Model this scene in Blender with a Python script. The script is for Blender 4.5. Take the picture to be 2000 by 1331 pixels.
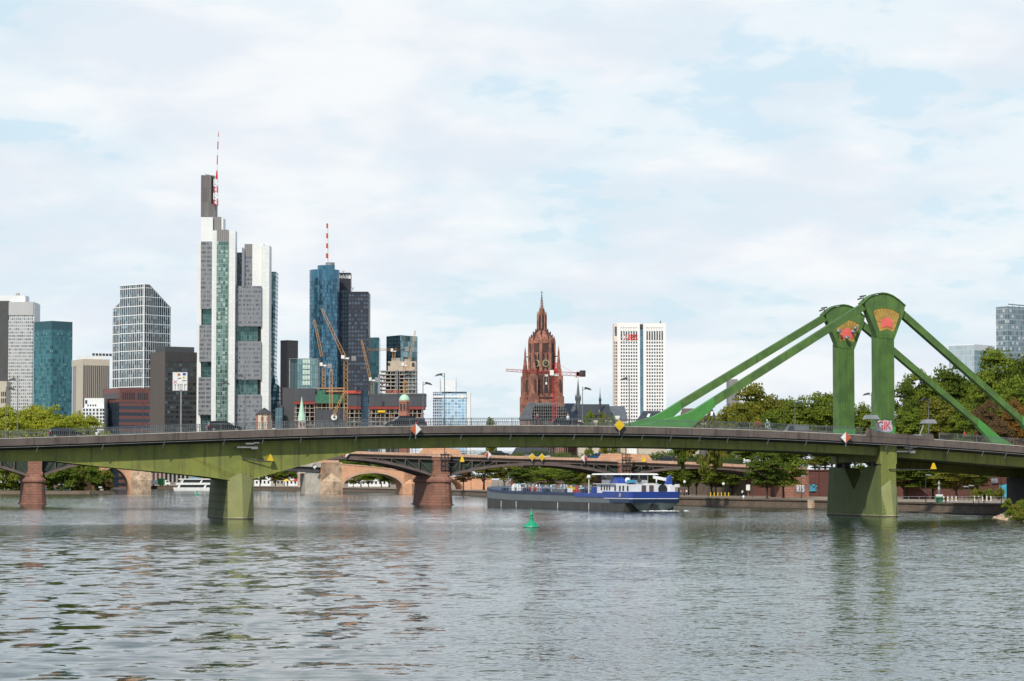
import bpy, bmesh, math, random
import numpy as np
from mathutils import Vector, Matrix
S = bpy.context.scene
for o in list(bpy.data.objects): bpy.data.objects.remove(o)
R = math.radians
# ---------------------------------------------------------------- camera
F = 5000.0; H = 6.3; TH = math.atan(269.5/5000)
cam = bpy.data.cameras.new('camera'); co = bpy.data.objects.new('camera', cam); S.collection.objects.link(co)
cam.sensor_width = 36; cam.lens = 36*F/2000; cam.clip_start = 1; cam.clip_end = 20000
co.location = (0, 0, H); co.rotation_euler = (R(90)+TH, 0, 0); S.camera = co
S.render.resolution_x = 1024; S.render.resolution_y = 681
# ---------------------------------------------------------------- world
SUN_EL = R(44); SUN_BACK_LEFT = R(24)          # sun behind the camera, a little to its left
W = bpy.data.worlds.new('World'); S.world = W; W.use_nodes = True
nt = W.node_tree; nt.nodes.clear()
def NN(nt, t, **k):
    n = nt.nodes.new(t)
    for a, b in k.items(): setattr(n, a, b)
    return n
def mth(nt, op, a, b=None, c=None, clamp=False):
    n = nt.nodes.new('ShaderNodeMath'); n.operation = op; n.use_clamp = clamp
    for i, v in enumerate((a, b, c)):
        if v is None: continue
        if isinstance(v, (int, float)): n.inputs[i].default_value = v
        else: nt.links.new(v, n.inputs[i])
    return n.outputs[0]
def mixc(nt, f, a, b, blend='MIX'):
    n = nt.nodes.new('ShaderNodeMix'); n.data_type = 'RGBA'; n.blend_type = blend
    for i, v in ((0, f), (6, a), (7, b)):
        if isinstance(v, (int, float)): n.inputs[i].default_value = v
        elif isinstance(v, (tuple, list)): n.inputs[i].default_value = tuple(v)+((1,) if len(v) == 3 else ())
        else: nt.links.new(v, n.inputs[i])
    return n.outputs[2]
def ramp(nt, f, stops, interp='EASE'):
    n = nt.nodes.new('ShaderNodeValToRGB'); n.color_ramp.interpolation = interp
    e = n.color_ramp.elements
    while len(e) < len(stops): e.new(0.5)
    for i, (p, c) in enumerate(stops):
        e[i].position = p; e[i].color = (c, c, c, 1) if isinstance(c, (int, float)) else tuple(c)+(1,)
    nt.links.new(f, n.inputs[0]); return n.outputs[0]
sky = NN(nt, 'ShaderNodeTexSky', sky_type='NISHITA'); sky.sun_disc = False
sky.sun_elevation = SUN_EL; sky.sun_rotation = R(180)+SUN_BACK_LEFT
sky.air_density = 1.0; sky.dust_density = 1.5; sky.ozone_density = 1.5
tc = NN(nt, 'ShaderNodeTexCoord'); sp = NN(nt, 'ShaderNodeSeparateXYZ'); nt.links.new(tc.outputs['Generated'], sp.inputs[0])
zz = mth(nt, 'ADD', mth(nt, 'ABSOLUTE', sp.outputs[2]), 0.27)
cx = mth(nt, 'DIVIDE', sp.outputs[0], zz); cy = mth(nt, 'DIVIDE', sp.outputs[1], zz)
cb = NN(nt, 'ShaderNodeCombineXYZ'); nt.links.new(cx, cb.inputs[0]); nt.links.new(cy, cb.inputs[1]); cb.inputs[2].default_value = 3.7
def wnoise(scale, detail, rough, dist=0.0, off=0.0):
    n = NN(nt, 'ShaderNodeTexNoise'); n.inputs['Scale'].default_value = scale; n.inputs['Detail'].default_value = detail
    n.inputs['Roughness'].default_value = rough; n.inputs['Distortion'].default_value = dist
    m = NN(nt, 'ShaderNodeMapping'); m.inputs['Location'].default_value = (off, off*.7, off); nt.links.new(cb.outputs[0], m.inputs[0])
    nt.links.new(m.outputs[0], n.inputs['Vector']); return n.outputs[0]
n1 = wnoise(4.2, 10, .50, .15, 2.6); n2 = wnoise(9.5, 8, .55, .2, 9.1)
dens = mth(nt, 'ADD', mth(nt, 'MULTIPLY', n1, .60), mth(nt, 'MULTIPLY', n2, .40))
cl = ramp(nt, dens, [(.405, .16), (.455, .66), (.57, 1.0)])
hz = mth(nt, 'MULTIPLY', mth(nt, 'SUBTRACT', .085, sp.outputs[2]), 9.0, clamp=True)   # cloud bank thickens to the horizon
cl = mth(nt, 'MAXIMUM', cl, mth(nt, 'MULTIPLY', hz, .8))
hi_ = mth(nt, 'MULTIPLY', mth(nt, 'SUBTRACT', sp.outputs[2], .19), 3.2, clamp=True)
cl = mth(nt, 'MULTIPLY', cl, mth(nt, 'SUBTRACT', 1, mth(nt, 'MULTIPLY', hi_, .75)))
shade = ramp(nt, wnoise(5.5, 8, .5, .2, 4.4), [(.38, 0.0), (.62, 1.0)])
ccol = mixc(nt, shade, (7.95, 8.55, 9.3), (9.3, 9.6, 9.85))
blue = mixc(nt, .80, sky.outputs[0], mixc(nt, hi_, (7.0, 9.0, 10.1), (2.3, 4.1, 6.6)))
col = mixc(nt, cl, blue, ccol)
bg = NN(nt, 'ShaderNodeBackground'); bg.inputs[1].default_value = 0.10; nt.links.new(col, bg.inputs[0])
wo = NN(nt, 'ShaderNodeOutputWorld'); nt.links.new(bg.outputs[0], wo.inputs[0])
# ---------------------------------------------------------------- sun
sl = bpy.data.lights.new('sun', 'SUN'); sl.energy = 4.0; sl.angle = R(1.5); sl.color = (1, .93, .82)
so = bpy.data.objects.new('sun', sl); S.collection.objects.link(so)
sd = Vector((-math.sin(SUN_BACK_LEFT)*math.cos(SUN_EL), -math.cos(SUN_BACK_LEFT)*math.cos(SUN_EL), math.sin(SUN_EL)))
so.rotation_euler = sd.to_track_quat('Z', 'Y').to_euler(); so.location = (0, 0, 300)
S.view_settings.view_transform = 'Standard'; S.view_settings.look = 'None'; S.view_settings.exposure = 0.0; S.view_settings.gamma = 1
# ---------------------------------------------------------------- helpers
rnd = random.Random(7)
def P(px, py, D):
    u = (px-1000)/F; v = (665.5-py)/F; c, s = math.cos(TH), math.sin(TH); k = D/(c-v*s)
    return Vector((u*k, D, H+(s+v*c)*k))
def PX(px, D): return P(px, 935, D).x
def PZ(py, D): return P(1000, py, D).z
C = S.collection
def tag(o, label=None, cat=None, group=None, kind=None):
    if label: o['label'] = label
    if cat: o['category'] = cat
    if group: o['group'] = group
    if kind: o['kind'] = kind
    return o
def thing(name, loc, rz, label, cat, group=None):
    o = bpy.data.objects.new(name, None); C.objects.link(o); o.location = loc; o.rotation_euler = (0, 0, rz); o.empty_display_size = 1
    return tag(o, label, cat, group)
def copytree(o, loc=None, rz=None, label=None, group=None, scale=None, parent=None):
    c = o.copy(); C.objects.link(c); c.parent = parent
    if loc is not None: c.location = loc
    if rz is not None: c.rotation_euler = (0, 0, rz)
    if scale is not None: c.scale = scale if isinstance(scale, tuple) else (scale,)*3
    if label: c['label'] = label
    if group: c['group'] = group
    for ch in list(o.children): copytree(ch, parent=c)
    return c
class MB:
    def __init__(s, xf=None): s.v = []; s.f = []; s.m = []; s.uv = {}; s.xf = xf
    def add(s, vs, fs, m=0, uv=None):
        b = len(s.v)
        s.v += [s.xf(*p) if s.xf else tuple(p) for p in vs]
        for i, f in enumerate(fs):
            if uv: s.uv[len(s.f)] = [uv[j] for j in f]
            s.f.append([b+j for j in f]); s.m.append(m if isinstance(m, int) else m[i])
        return s
    def box(s, x0, x1, y0, y1, z0, z1, m=0, mt=None):
        return s.add([(x0,y0,z0),(x1,y0,z0),(x1,y1,z0),(x0,y1,z0),(x0,y0,z1),(x1,y0,z1),(x1,y1,z1),(x0,y1,z1)],
              [(0,3,2,1),(4,5,6,7),(0,1,5,4),(1,2,6,5),(2,3,7,6),(3,0,4,7)], [m, m if mt is None else mt, m, m, m, m])
    def loft(s, secs, m=0, cap=True, close=True):
        n = len(secs[0]); vs = [p for q in secs for p in q]; fs = []
        for i in range(len(secs)-1):
            for j in range(n if close else n-1):
                k = (j+1) % n; fs.append((i*n+j, i*n+k, (i+1)*n+k, (i+1)*n+j))
        if cap: fs += [tuple(range(n))[::-1], tuple(range((len(secs)-1)*n, len(secs)*n))]
        return s.add(vs, fs, m)
    def prism(s, poly, ax, a, b, m=0):
        def q(p, t): return {'y': (p[0], t, p[1]), 'x': (t, p[0], p[1]), 'z': (p[0], p[1], t)}[ax]
        return s.loft([[q(p, a) for p in poly], [q(p, b) for p in poly]], m)
    def tube(s, p, q, r, n=6, m=0, r2=None):
        p = Vector(p); q = Vector(q); d = (q-p)
        if d.length < 1e-6: return s
        d.normalize(); u = d.orthogonal().normalized(); w = d.cross(u); r2 = r if r2 is None else r2
        ring = lambda c, rr: [tuple(c+u*rr*math.cos(2*math.pi*(i+.5)/n)+w*rr*math.sin(2*math.pi*(i+.5)/n)) for i in range(n)]
        return s.loft([ring(p, r), ring(q, r2)], m)
    def lathe(s, prof, n=16, c=(0, 0), m=0, a0=0.0):
        return s.loft([[(c[0]+r*math.cos(a0+2*math.pi*i/n), c[1]+r*math.sin(a0+2*math.pi*i/n), z) for i in range(n)] for r, z in prof], m)
    def build(s, name, mats, parent=None, loc=None, rz=0, smooth=False, **k):
        me = bpy.data.meshes.new(name); me.from_pydata([tuple(p) for p in s.v], [], s.f)
        mats = mats if isinstance(mats, (list, tuple)) else [mats]
        for m in mats: me.materials.append(m)
        me.polygons.foreach_set('material_index', s.m)
        ul = me.uv_layers.new(name='UVMap')
        for i, p in enumerate(me.polygons):
            if i in s.uv:
                for li, u in zip(p.loop_indices, s.uv[i]): ul.data[li].uv = u
            else:
                n = p.normal
                if abs(n.z) < .75:
                    l = math.hypot(n.x, n.y) or 1; tx, ty = -n.y/l, n.x/l
                    if abs(tx) > abs(ty): sg = math.copysign(1, tx)
                    else: sg = math.copysign(1, ty)
                    tx *= sg; ty *= sg
                    for li in p.loop_indices:
                        q = me.vertices[me.loops[li].vertex_index].co; ul.data[li].uv = (q.x*tx+q.y*ty, q.z)
                else:
                    for li in p.loop_indices:
                        q = me.vertices[me.loops[li].vertex_index].co; ul.data[li].uv = (q.x, q.y)
        if smooth: me.polygons.foreach_set('use_smooth', [True]*len(me.polygons))
        me.update()
        bm = bmesh.new(); bm.from_mesh(me); bmesh.ops.recalc_face_normals(bm, faces=bm.faces); bm.to_mesh(me); bm.free()
        o = bpy.data.objects.new(name, me); C.objects.link(o)
        if parent: o.parent = parent
        if loc is not None: o.location = loc
        if rz: o.rotation_euler = (0, 0, rz)
        return tag(o, **k)
def text_mesh(txt, size, ext=.02):
    cu = bpy.data.curves.new('lettering', 'FONT'); cu.body = txt; cu.size = size; cu.extrude = ext; cu.align_x = 'CENTER'; cu.align_y = 'CENTER'
    t = bpy.data.objects.new('lettering', cu); C.objects.link(t); bpy.context.view_layer.update()
    me = bpy.data.meshes.new_from_object(t.evaluated_get(bpy.context.evaluated_depsgraph_get()))
    bpy.data.objects.remove(t); bpy.data.curves.remove(cu); return me
def lettering(txt, size, m, parent, loc, rot, name='lettering', sx=1.0, ext=.02, **k):
    me = text_mesh(txt, size, ext); me.materials.clear(); me.materials.append(m)
    o = bpy.data.objects.new(name, me); C.objects.link(o); o.parent = parent; o.location = loc; o.rotation_euler = rot; o.scale = (sx, 1, 1)
    return tag(o, **k)
# ---------------------------------------------------------------- materials
def newmat(name):
    m = bpy.data.materials.new(name); m.use_nodes = True; nt = m.node_tree; nt.nodes.clear()
    b = NN(nt, 'ShaderNodeBsdfPrincipled'); o = NN(nt, 'ShaderNodeOutputMaterial'); nt.links.new(b.outputs[0], o.inputs[0])
    return m, nt, b
def tnoise(nt, vec, scale, detail=4, rough=.55, dist=0, sc=None):
    n = NN(nt, 'ShaderNodeTexNoise'); n.inputs['Scale'].default_value = scale; n.inputs['Detail'].default_value = detail
    n.inputs['Roughness'].default_value = rough; n.inputs['Distortion'].default_value = dist
    if sc:
        m = NN(nt, 'ShaderNodeMapping'); m.inputs['Scale'].default_value = sc; nt.links.new(vec, m.inputs[0]); vec = m.outputs[0]
    nt.links.new(vec, n.inputs['Vector']); return n.outputs[0]
def mat(name, c1, c2=None, rough=.6, metal=0, scale=.5, streak=0, dirt=None, bump=0, bscale=4, lo=.35, hi=.65):
    m, nt, b = newmat(name); tc = NN(nt, 'ShaderNodeTexCoord').outputs['Object']
    if c2 is None: c2 = tuple(x*.8 for x in c1)
    c = mixc(nt, ramp(nt, tnoise(nt, tc, scale, 6), [(lo, 0.), (hi, 1.)]), c1, c2)
    if streak:
        c = mixc(nt, mth(nt, 'MULTIPLY', ramp(nt, tnoise(nt, tc, 1.0, 5, .6, 0, (1.6, 1.6, .12)), [(.48, 0.), (.75, 1.)]), streak), c, dirt or tuple(x*.35 for x in c1))
    nt.links.new(c, b.inputs['Base Color']); b.inputs['Roughness'].default_value = rough; b.inputs['Metallic'].default_value = metal
    if bump:
        bn = NN(nt, 'ShaderNodeBump'); bn.inputs['Strength'].default_value = bump; bn.inputs['Distance'].default_value = .05
        nt.links.new(tnoise(nt, tc, bscale, 5), bn.inputs['Height']); nt.links.new(bn.outputs[0], b.inputs['Normal'])
    return m
def masonry(name, c1, c2, mort, bw=1.2, bh=.45, stain=(.05,.04,.035), st=.5, bump=.6):
    m, nt, b = newmat(name); uv = NN(nt, 'ShaderNodeTexCoord').outputs['UV']; oc = NN(nt, 'ShaderNodeTexCoord').outputs['Object']
    k = NN(nt, 'ShaderNodeTexBrick'); k.inputs['Scale'].default_value = 1; k.inputs['Brick Width'].default_value = bw; k.inputs['Row Height'].default_value = bh
    k.inputs['Mortar Size'].default_value = bh*.05; k.inputs['Color1'].default_value = c1+(1,); k.inputs['Color2'].default_value = c2+(1,); k.inputs['Mortar'].default_value = mort+(1,)
    nt.links.new(uv, k.inputs[0])
    c = mixc(nt, mth(nt, 'MULTIPLY', ramp(nt, tnoise(nt, oc, .35, 8, .65), [(.42, 0.), (.68, 1.)]), st), k.outputs[0], stain)
    c = mixc(nt, mth(nt, 'MULTIPLY', tnoise(nt, oc, 2.2, 4), .5), c, tuple(x*1.25 for x in c1))
    nt.links.new(c, b.inputs['Base Color']); b.inputs['Roughness'].default_value = .85
    bn = NN(nt, 'ShaderNodeBump'); bn.inputs['Strength'].default_value = bump; bn.inputs['Distance'].default_value = .08; bn.invert = True
    nt.links.new(k.outputs['Fac'], bn.inputs['Height']); nt.links.new(bn.outputs[0], b.inputs['Normal'])
    return m
def gridmat(name, frame, g1, g2, cw, ch, fw, fh, major=None, majorcol=None, blinds=0.0, blindcol=(.6,.62,.6), rough=.08, tilt=.02, metal=.55, spand=None, off=(0, 0), frough=.5):
    """curtain wall: panes of cw x ch metres, mullions fw and transoms fh (fractions of the cell); panes differ one by one"""
    m, nt, b = newmat(name); uv = NN(nt, 'ShaderNodeTexCoord').outputs['UV']
    s = NN(nt, 'ShaderNodeSeparateXYZ'); nt.links.new(uv, s.inputs[0])
    u = mth(nt, 'DIVIDE', mth(nt, 'ADD', s.outputs[0], off[0]+1000*cw), cw); v = mth(nt, 'DIVIDE', mth(nt, 'ADD', s.outputs[1], off[1]+1000*ch), ch)
    fu, fv = mth(nt, 'FRACT', u), mth(nt, 'FRACT', v)
    mask = mth(nt, 'MAXIMUM', mth(nt, 'LESS_THAN', fu, fw), mth(nt, 'LESS_THAN', fv, fh))
    c = NN(nt, 'ShaderNodeCombineXYZ'); nt.links.new(mth(nt, 'FLOOR', u), c.inputs[0]); nt.links.new(mth(nt, 'FLOOR', v), c.inputs[1])
    wn = NN(nt, 'ShaderNodeTexWhiteNoise', noise_dimensions='3D'); nt.links.new(c.outputs[0], wn.inputs[0])
    glass = mixc(nt, wn.outputs[0], g1, g2)
    if blinds:
        wn2 = NN(nt, 'ShaderNodeTexWhiteNoise', noise_dimensions='4D'); nt.links.new(c.outputs[0], wn2.inputs[0]); wn2.inputs['W'].default_value = 5.3
        bl = mth(nt, 'MULTIPLY', mth(nt, 'LESS_THAN', wn2.outputs[0], blinds), mth(nt, 'GREATER_THAN', fv, .5))
        glass = mixc(nt, mth(nt, 'MULTIPLY', bl, .75), glass, blindcol)
    fr = frame
    if spand: fr = mixc(nt, mth(nt, 'LESS_THAN', fu, fw), spand, frame)
    colr = mixc(nt, mask, glass, fr); gm = mask
    if major:
        mu = mth(nt, 'FRACT', mth(nt, 'DIVIDE', mth(nt, 'ADD', s.outputs[0], 1000*major[0]), major[0])); mv = mth(nt, 'FRACT', mth(nt, 'DIVIDE', mth(nt, 'ADD', s.outputs[1], 1000*major[1]), major[1]))
        mm = mth(nt, 'MAXIMUM', mth(nt, 'LESS_THAN', mu, major[2]), mth(nt, 'LESS_THAN', mv, major[3]))
        colr = mixc(nt, mm, colr, majorcol or frame); gm = mth(nt, 'MAXIMUM', mask, mm)
    nt.links.new(colr, b.inputs['Base Color'])
    inv = mth(nt, 'SUBTRACT', 1, gm)
    nt.links.new(mth(nt, 'MULTIPLY', inv, metal), b.inputs['Metallic'])
    nt.links.new(mth(nt, 'ADD', mth(nt, 'MULTIPLY', gm, frough-rough), rough), b.inputs['Roughness'])
    g = NN(nt, 'ShaderNodeNewGeometry'); vs = NN(nt, 'ShaderNodeVectorMath', operation='SUBTRACT'); nt.links.new(wn.outputs[1], vs.inputs[0]); vs.inputs[1].default_value = (.5,.5,.5)
    sc = NN(nt, 'ShaderNodeVectorMath', operation='SCALE'); nt.links.new(vs.outputs[0], sc.inputs[0]); nt.links.new(mth(nt, 'MULTIPLY', inv, tilt*2), sc.inputs['Scale'])
    ad = NN(nt, 'ShaderNodeVectorMath', operation='ADD'); nt.links.new(g.outputs['Normal'], ad.inputs[0]); nt.links.new(sc.outputs[0], ad.inputs[1])
    nz = NN(nt, 'ShaderNodeVectorMath', operation='NORMALIZE'); nt.links.new(ad.outputs[0], nz.inputs[0]); nt.links.new(nz.outputs[0], b.inputs['Normal'])
    return m
def leafmat(name, c1, c2, c3=None):
    m, nt, b = newmat(name); tc = NN(nt, 'ShaderNodeTexCoord').outputs['Object']
    ri = NN(nt, 'ShaderNodeObjectInfo').outputs['Random']
    g = NN(nt, 'ShaderNodeNewGeometry').outputs['Random Per Island']
    c = mixc(nt, ramp(nt, tnoise(nt, tc, .35, 4), [(.38, 0.), (.62, 1.)]), c1, c2)
    if c3: c = mixc(nt, mth(nt, 'MULTIPLY', mth(nt, 'GREATER_THAN', g, .72), .8), c, c3)
    c = mixc(nt, mth(nt, 'MULTIPLY', g, .45), c, tuple(x*.5 for x in c1))
    c = mixc(nt, mth(nt, 'MULTIPLY', ri, .3), c, c2)
    nt.links.new(c, b.inputs['Base Color']); b.inputs['Roughness'].default_value = .7; b.inputs['Specular IOR Level'].default_value = .15
    tr = NN(nt, 'ShaderNodeBsdfTranslucent'); nt.links.new(c, tr.inputs[0])
    ms = NN(nt, 'ShaderNodeMixShader'); ms.inputs[0].default_value = .38; nt.links.new(b.outputs[0], ms.inputs[1]); nt.links.new(tr.outputs[0], ms.inputs[2])
    nt.links.new(ms.outputs[0], [n for n in nt.nodes if n.type == 'OUTPUT_MATERIAL'][0].inputs[0]); return m
M = {}
M['olive'] = mat('olive_paint', (.215,.235,.045), (.165,.19,.04), .65, 0, .35, .75, (.075,.075,.035), .2, 4, .40, .60)
M['green'] = mat('green_paint', (.088,.178,.036), (.062,.130,.030), .65, 0, .45, .8, (.045,.08,.028), .2, 4, .40, .60)
M['green_new'] = mat('fresh_green_paint', (.07,.27,.05), (.06,.22,.045), .5)
M['fascia'] = mat('weathered_concrete_fascia', (.135,.108,.095), (.095,.077,.070), .85, 0, .35, .8, (.035,.028,.025), .3)
M['concrete'] = mat('pale_concrete', (.42,.39,.34), (.33,.30,.26), .85, 0, .4, .4, None, .3)
M['dkconcrete'] = mat('dark_concrete', (.07,.068,.065), (.05,.05,.05), .9, 0, .4, .3)
M['asphalt'] = mat('asphalt', (.055,.055,.057), (.045,.045,.047), .9, 0, .8, 0, None, .3, 20)
M['rail'] = mat('galvanised_rail', (.17,.19,.20), (.13,.145,.15), .5, .3)
M['steel'] = mat('grey_steel', (.30,.31,.32), (.22,.23,.24), .5, .4)
M['dksteel'] = mat('dark_steel', (.06,.06,.062), (.045,.045,.048), .55, .3)
M['browniron'] = mat('brown_painted_iron', (.12,.085,.075), (.085,.062,.055), .6, 0, .5, .4)
M['greeniron'] = mat('dark_green_iron', (.015,.035,.022), (.012,.026,.018), .7)
M['white'] = mat('white_paint', (.78,.78,.76), (.70,.70,.69), .45, 0, .6, .2, (.4,.4,.38))
M['glass'] = mat('dark_glass', (.02,.025,.03), (.035,.04,.045), .08, .2)
M['black'] = mat('black_rubber', (.015,.015,.015), None, .8)
M['red'] = mat('red_paint', (.55,.035,.02), (.45,.03,.02), .5)
M['orange'] = mat('orange_red_paint', (.55,.10,.03), None, .5)
M['yellow'] = mat('yellow_paint', (.75,.50,.01), None, .5)
M['cornice'] = masonry('sandstone_cornice', (.52,.33,.23), (.44,.27,.19), (.25,.16,.12), 1.6, .8, (.12,.07,.05), .45)
M['redstone'] = masonry('red_sandstone_blocks', (.28,.13,.09), (.20,.095,.065), (.07,.045,.035), 1.3, .62, (.05,.032,.026), .75)
M['orangestone'] = masonry('orange_sandstone_blocks', (.62,.34,.20), (.54,.28,.165), (.36,.2,.13), 1.1, .45, (.30,.16,.10), .45)
M['palestone'] = masonry('pale_stone_blocks', (.56,.42,.29), (.44,.32,.22), (.2,.13,.09), 1.2, .5, (.10,.06,.045), .95)
M['quay'] = masonry('quay_stone_blocks', (.16,.115,.08), (.12,.085,.06), (.05,.04,.03), 1.4, .5, (.045,.035,.025), .7)
M['redbrick'] = masonry('red_brick_wall', (.13,.045,.032), (.085,.036,.026), (.06,.035,.028), .9, .3, (.05,.03,.025), .6)  # brick colour darkened to carry the tree shade on the retaining wall
M['gold'] = mat('golden_tiles', (.54,.33,.08), (.42,.24,.05), .45, .1, 1.0, .45, (.15,.08,.03))
M['pink'] = mat('coral_tiles', (.75,.14,.12), (.66,.12,.10), .5)
M['bark'] = mat('bark', (.07,.05,.035), (.04,.03,.022), .9, 0, 3)
M['slate'] = mat('slate_roof', (.045,.048,.055), (.032,.034,.04), .6, 0, 1)
M['skin'] = mat('skin', (.5,.3,.22), None, .6)
M['tyre'] = M['black']
# ---------------------------------------------------------------- water and land
def water_mat():
    """slopes of three wave trains: long wake swell on the left, short wind ripples elsewhere"""
    m, nt, b = newmat('river_water'); tc = NN(nt, 'ShaderNodeTexCoord').outputs['Object']
    b.inputs['Base Color'].default_value = (.012, .028, .022, 1); b.inputs['Roughness'].default_value = .03; b.inputs['IOR'].default_value = 1.33
    s = NN(nt, 'ShaderNodeSeparateXYZ'); nt.links.new(tc, s.inputs[0])
    patch = ramp(nt, tnoise(nt, tc, .016, 4, .55, .8, (.7, .8, 1)), [(.40, 0.0), (.60, 1.)])
    left = mth(nt, 'MULTIPLY', mth(nt, 'SUBTRACT', mth(nt, 'MULTIPLY', mth(nt, 'SUBTRACT', 260, s.outputs[1]), .03), mth(nt, 'ADD', s.outputs[0], 3.0)), .10, clamp=True)
    near = mth(nt, 'MULTIPLY', mth(nt, 'SUBTRACT', 320, s.outputs[1]), .006, clamp=True)
    left = mth(nt, 'MULTIPLY', left, near)
    def layer(scale, detail, dist, sc, amp, rot=0):
        n = NN(nt, 'ShaderNodeTexNoise'); n.inputs['Scale'].default_value = scale; n.inputs['Detail'].default_value = detail; n.inputs['Roughness'].default_value = .55; n.inputs['Distortion'].default_value = dist
        mp = NN(nt, 'ShaderNodeMapping'); mp.inputs['Scale'].default_value = sc; mp.inputs['Rotation'].default_value = (0, 0, R(rot)); nt.links.new(tc, mp.inputs[0]); nt.links.new(mp.outputs[0], n.inputs['Vector'])
        v = NN(nt, 'ShaderNodeVectorMath', operation='SUBTRACT'); nt.links.new(n.outputs['Color'], v.inputs[0]); v.inputs[1].default_value = (.5, .5, .5)
        q = NN(nt, 'ShaderNodeVectorMath', operation='SCALE'); nt.links.new(v.outputs[0], q.inputs[0])
        if isinstance(amp, (int, float)): q.inputs['Scale'].default_value = amp
        else: nt.links.new(amp, q.inputs['Scale'])
        return q.outputs[0]
    def add(a, c):
        v = NN(nt, 'ShaderNodeVectorMath', operation='ADD'); nt.links.new(a, v.inputs[0])
        if isinstance(c, tuple): v.inputs[1].default_value = c
        else: nt.links.new(c, v.inputs[1])
        return v.outputs[0]
    l1 = layer(.50, 1.8, .7, (1.0, .42, 1), mth(nt, 'ADD', mth(nt, 'MULTIPLY', left, .31), .04), 24)
    l2 = layer(1.3, 2, .4, (.55, 1, 1), mth(nt, 'ADD', mth(nt, 'MULTIPLY', left, .04), .19), -8)
    l3 = layer(4.5, 3, .2, (.7, 1, 1), mth(nt, 'ADD', mth(nt, 'MULTIPLY', mth(nt, 'SUBTRACT', 1, left), mth(nt, 'ADD', mth(nt, 'MULTIPLY', patch, .30), .12)), .03))
    t = add(add(l1, l2), l3)
    ml = NN(nt, 'ShaderNodeVectorMath', operation='MULTIPLY'); nt.links.new(t, ml.inputs[0]); ml.inputs[1].default_value = (1.0, 1, 0)
    t = add(ml.outputs[0], (0, -.027, 1.0))
    nz = NN(nt, 'ShaderNodeVectorMath', operation='NORMALIZE'); nt.links.new(t, nz.inputs[0]); nt.links.new(nz.outputs[0], b.inputs['Normal']); return m
w = MB(); w.add([(-900,-60,0),(900,-60,0),(900,2600,0),(-900,2600,0)], [(0,1,2,3)])
w.build('river_water', water_mat(), kind='structure')
b_ = MB(); b_.add([(-9000,-2000,-4),(9000,-2000,-4),(9000,12000,-4),(-9000,12000,-4)], [(0,1,2,3)])
b_.build('river_bed', mat('mud', (.05,.04,.03)), kind='structure')
M['paving'] = mat('promenade_sand_paving', (.30,.23,.16), (.22,.17,.12), .9, 0, .15, 0, None, .3, 3)
M['grass'] = mat('grass', (.07,.10,.025), (.10,.11,.03), .9, 0, .2)
M['earth'] = mat('earth_bank', (.09,.075,.05), (.06,.05,.035), .95, 0, .4, 0, None, .6, 2)
M['city'] = mat('city_ground', (.16,.15,.14), (.12,.115,.11), .9, 0, .02)
QZ = 1.9
bank = [(150,40),(104,250),(83,340),(77,384),(79,405),(99*.875,441*.95),(84.6,441),(59.8,534),(39.2,594),(-15,927),(-58.5,1125),(-106,1290),(-193,1480),(-360,1850),(-1500,1900)]
def walls(pts, z0, z1, m, batter=0.6):
    b = MB()
    for (x0, y0), (x1, y1) in zip(pts, pts[1:]):
        d = Vector((x1-x0, y1-y0)).normalized(); n = Vector((-d.y, d.x))
        b.add([(x0+n.x*batter, y0+n.y*batter, z0),(x1+n.x*batter, y1+n.y*batter, z0),(x1, y1, z1),(x0, y0, z1)], [(0,1,2,3)], m)
    return b
land = MB(); top = [(x, y, QZ) for x, y in bank] + [(-1500,9000,QZ),(3000,9000,QZ),(3000,40,QZ)]
land.add(top, [tuple(range(len(top)))])
land.build('quay_promenade_ground', M['paving'], kind='structure')
qb = bank[4:]
q = walls(qb, -3, QZ-.25, 0)
for (x0, y0), (x1, y1) in zip(qb, qb[1:]):        # projecting coping and a low waterline ledge
    d = Vector((x1-x0, y1-y0)).normalized(); n = Vector((-d.y, d.x))
    for o0, o1, za, zb, mm in ((-.6, .25, QZ-.25, QZ+.06, 0), (.2, 1.3, -1, .22, 1)):
        q.loft([[(x+n.x*o0, y+n.y*o0, za), (x+n.x*o1, y+n.y*o1, za), (x+n.x*o1, y+n.y*o1, zb), (x+n.x*o0, y+n.y*o0, zb)] for x, y in ((x0, y0), (x1, y1))], mm)
qo = q.build('quay_wall', [M['quay'], M['earth']]); tag(qo, 'long low stained stone quay wall along the far riverside promenade', 'quay wall')
# earth slope at the near right corner
e = MB(); nb = bank[:6]
for (x0, y0), (x1, y1) in zip(nb, nb[1:]):
    d = Vector((x1-x0, y1-y0)).normalized(); n = Vector((-d.y, d.x))
    e.add([(x0+n.x*3.4, y0+n.y*3.4, -1),(x1+n.x*3.4, y1+n.y*3.4, -1),(x1+n.x*1.8, y1+n.y*1.8, .5),(x0+n.x*1.8, y0+n.y*1.8, .5),(x1, y1, QZ+.02),(x0, y0, QZ+.02)], [(0,1,2,3),(3,2,4,5)])
e.build('earth_bank_ground', M['earth'], kind='structure')
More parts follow.
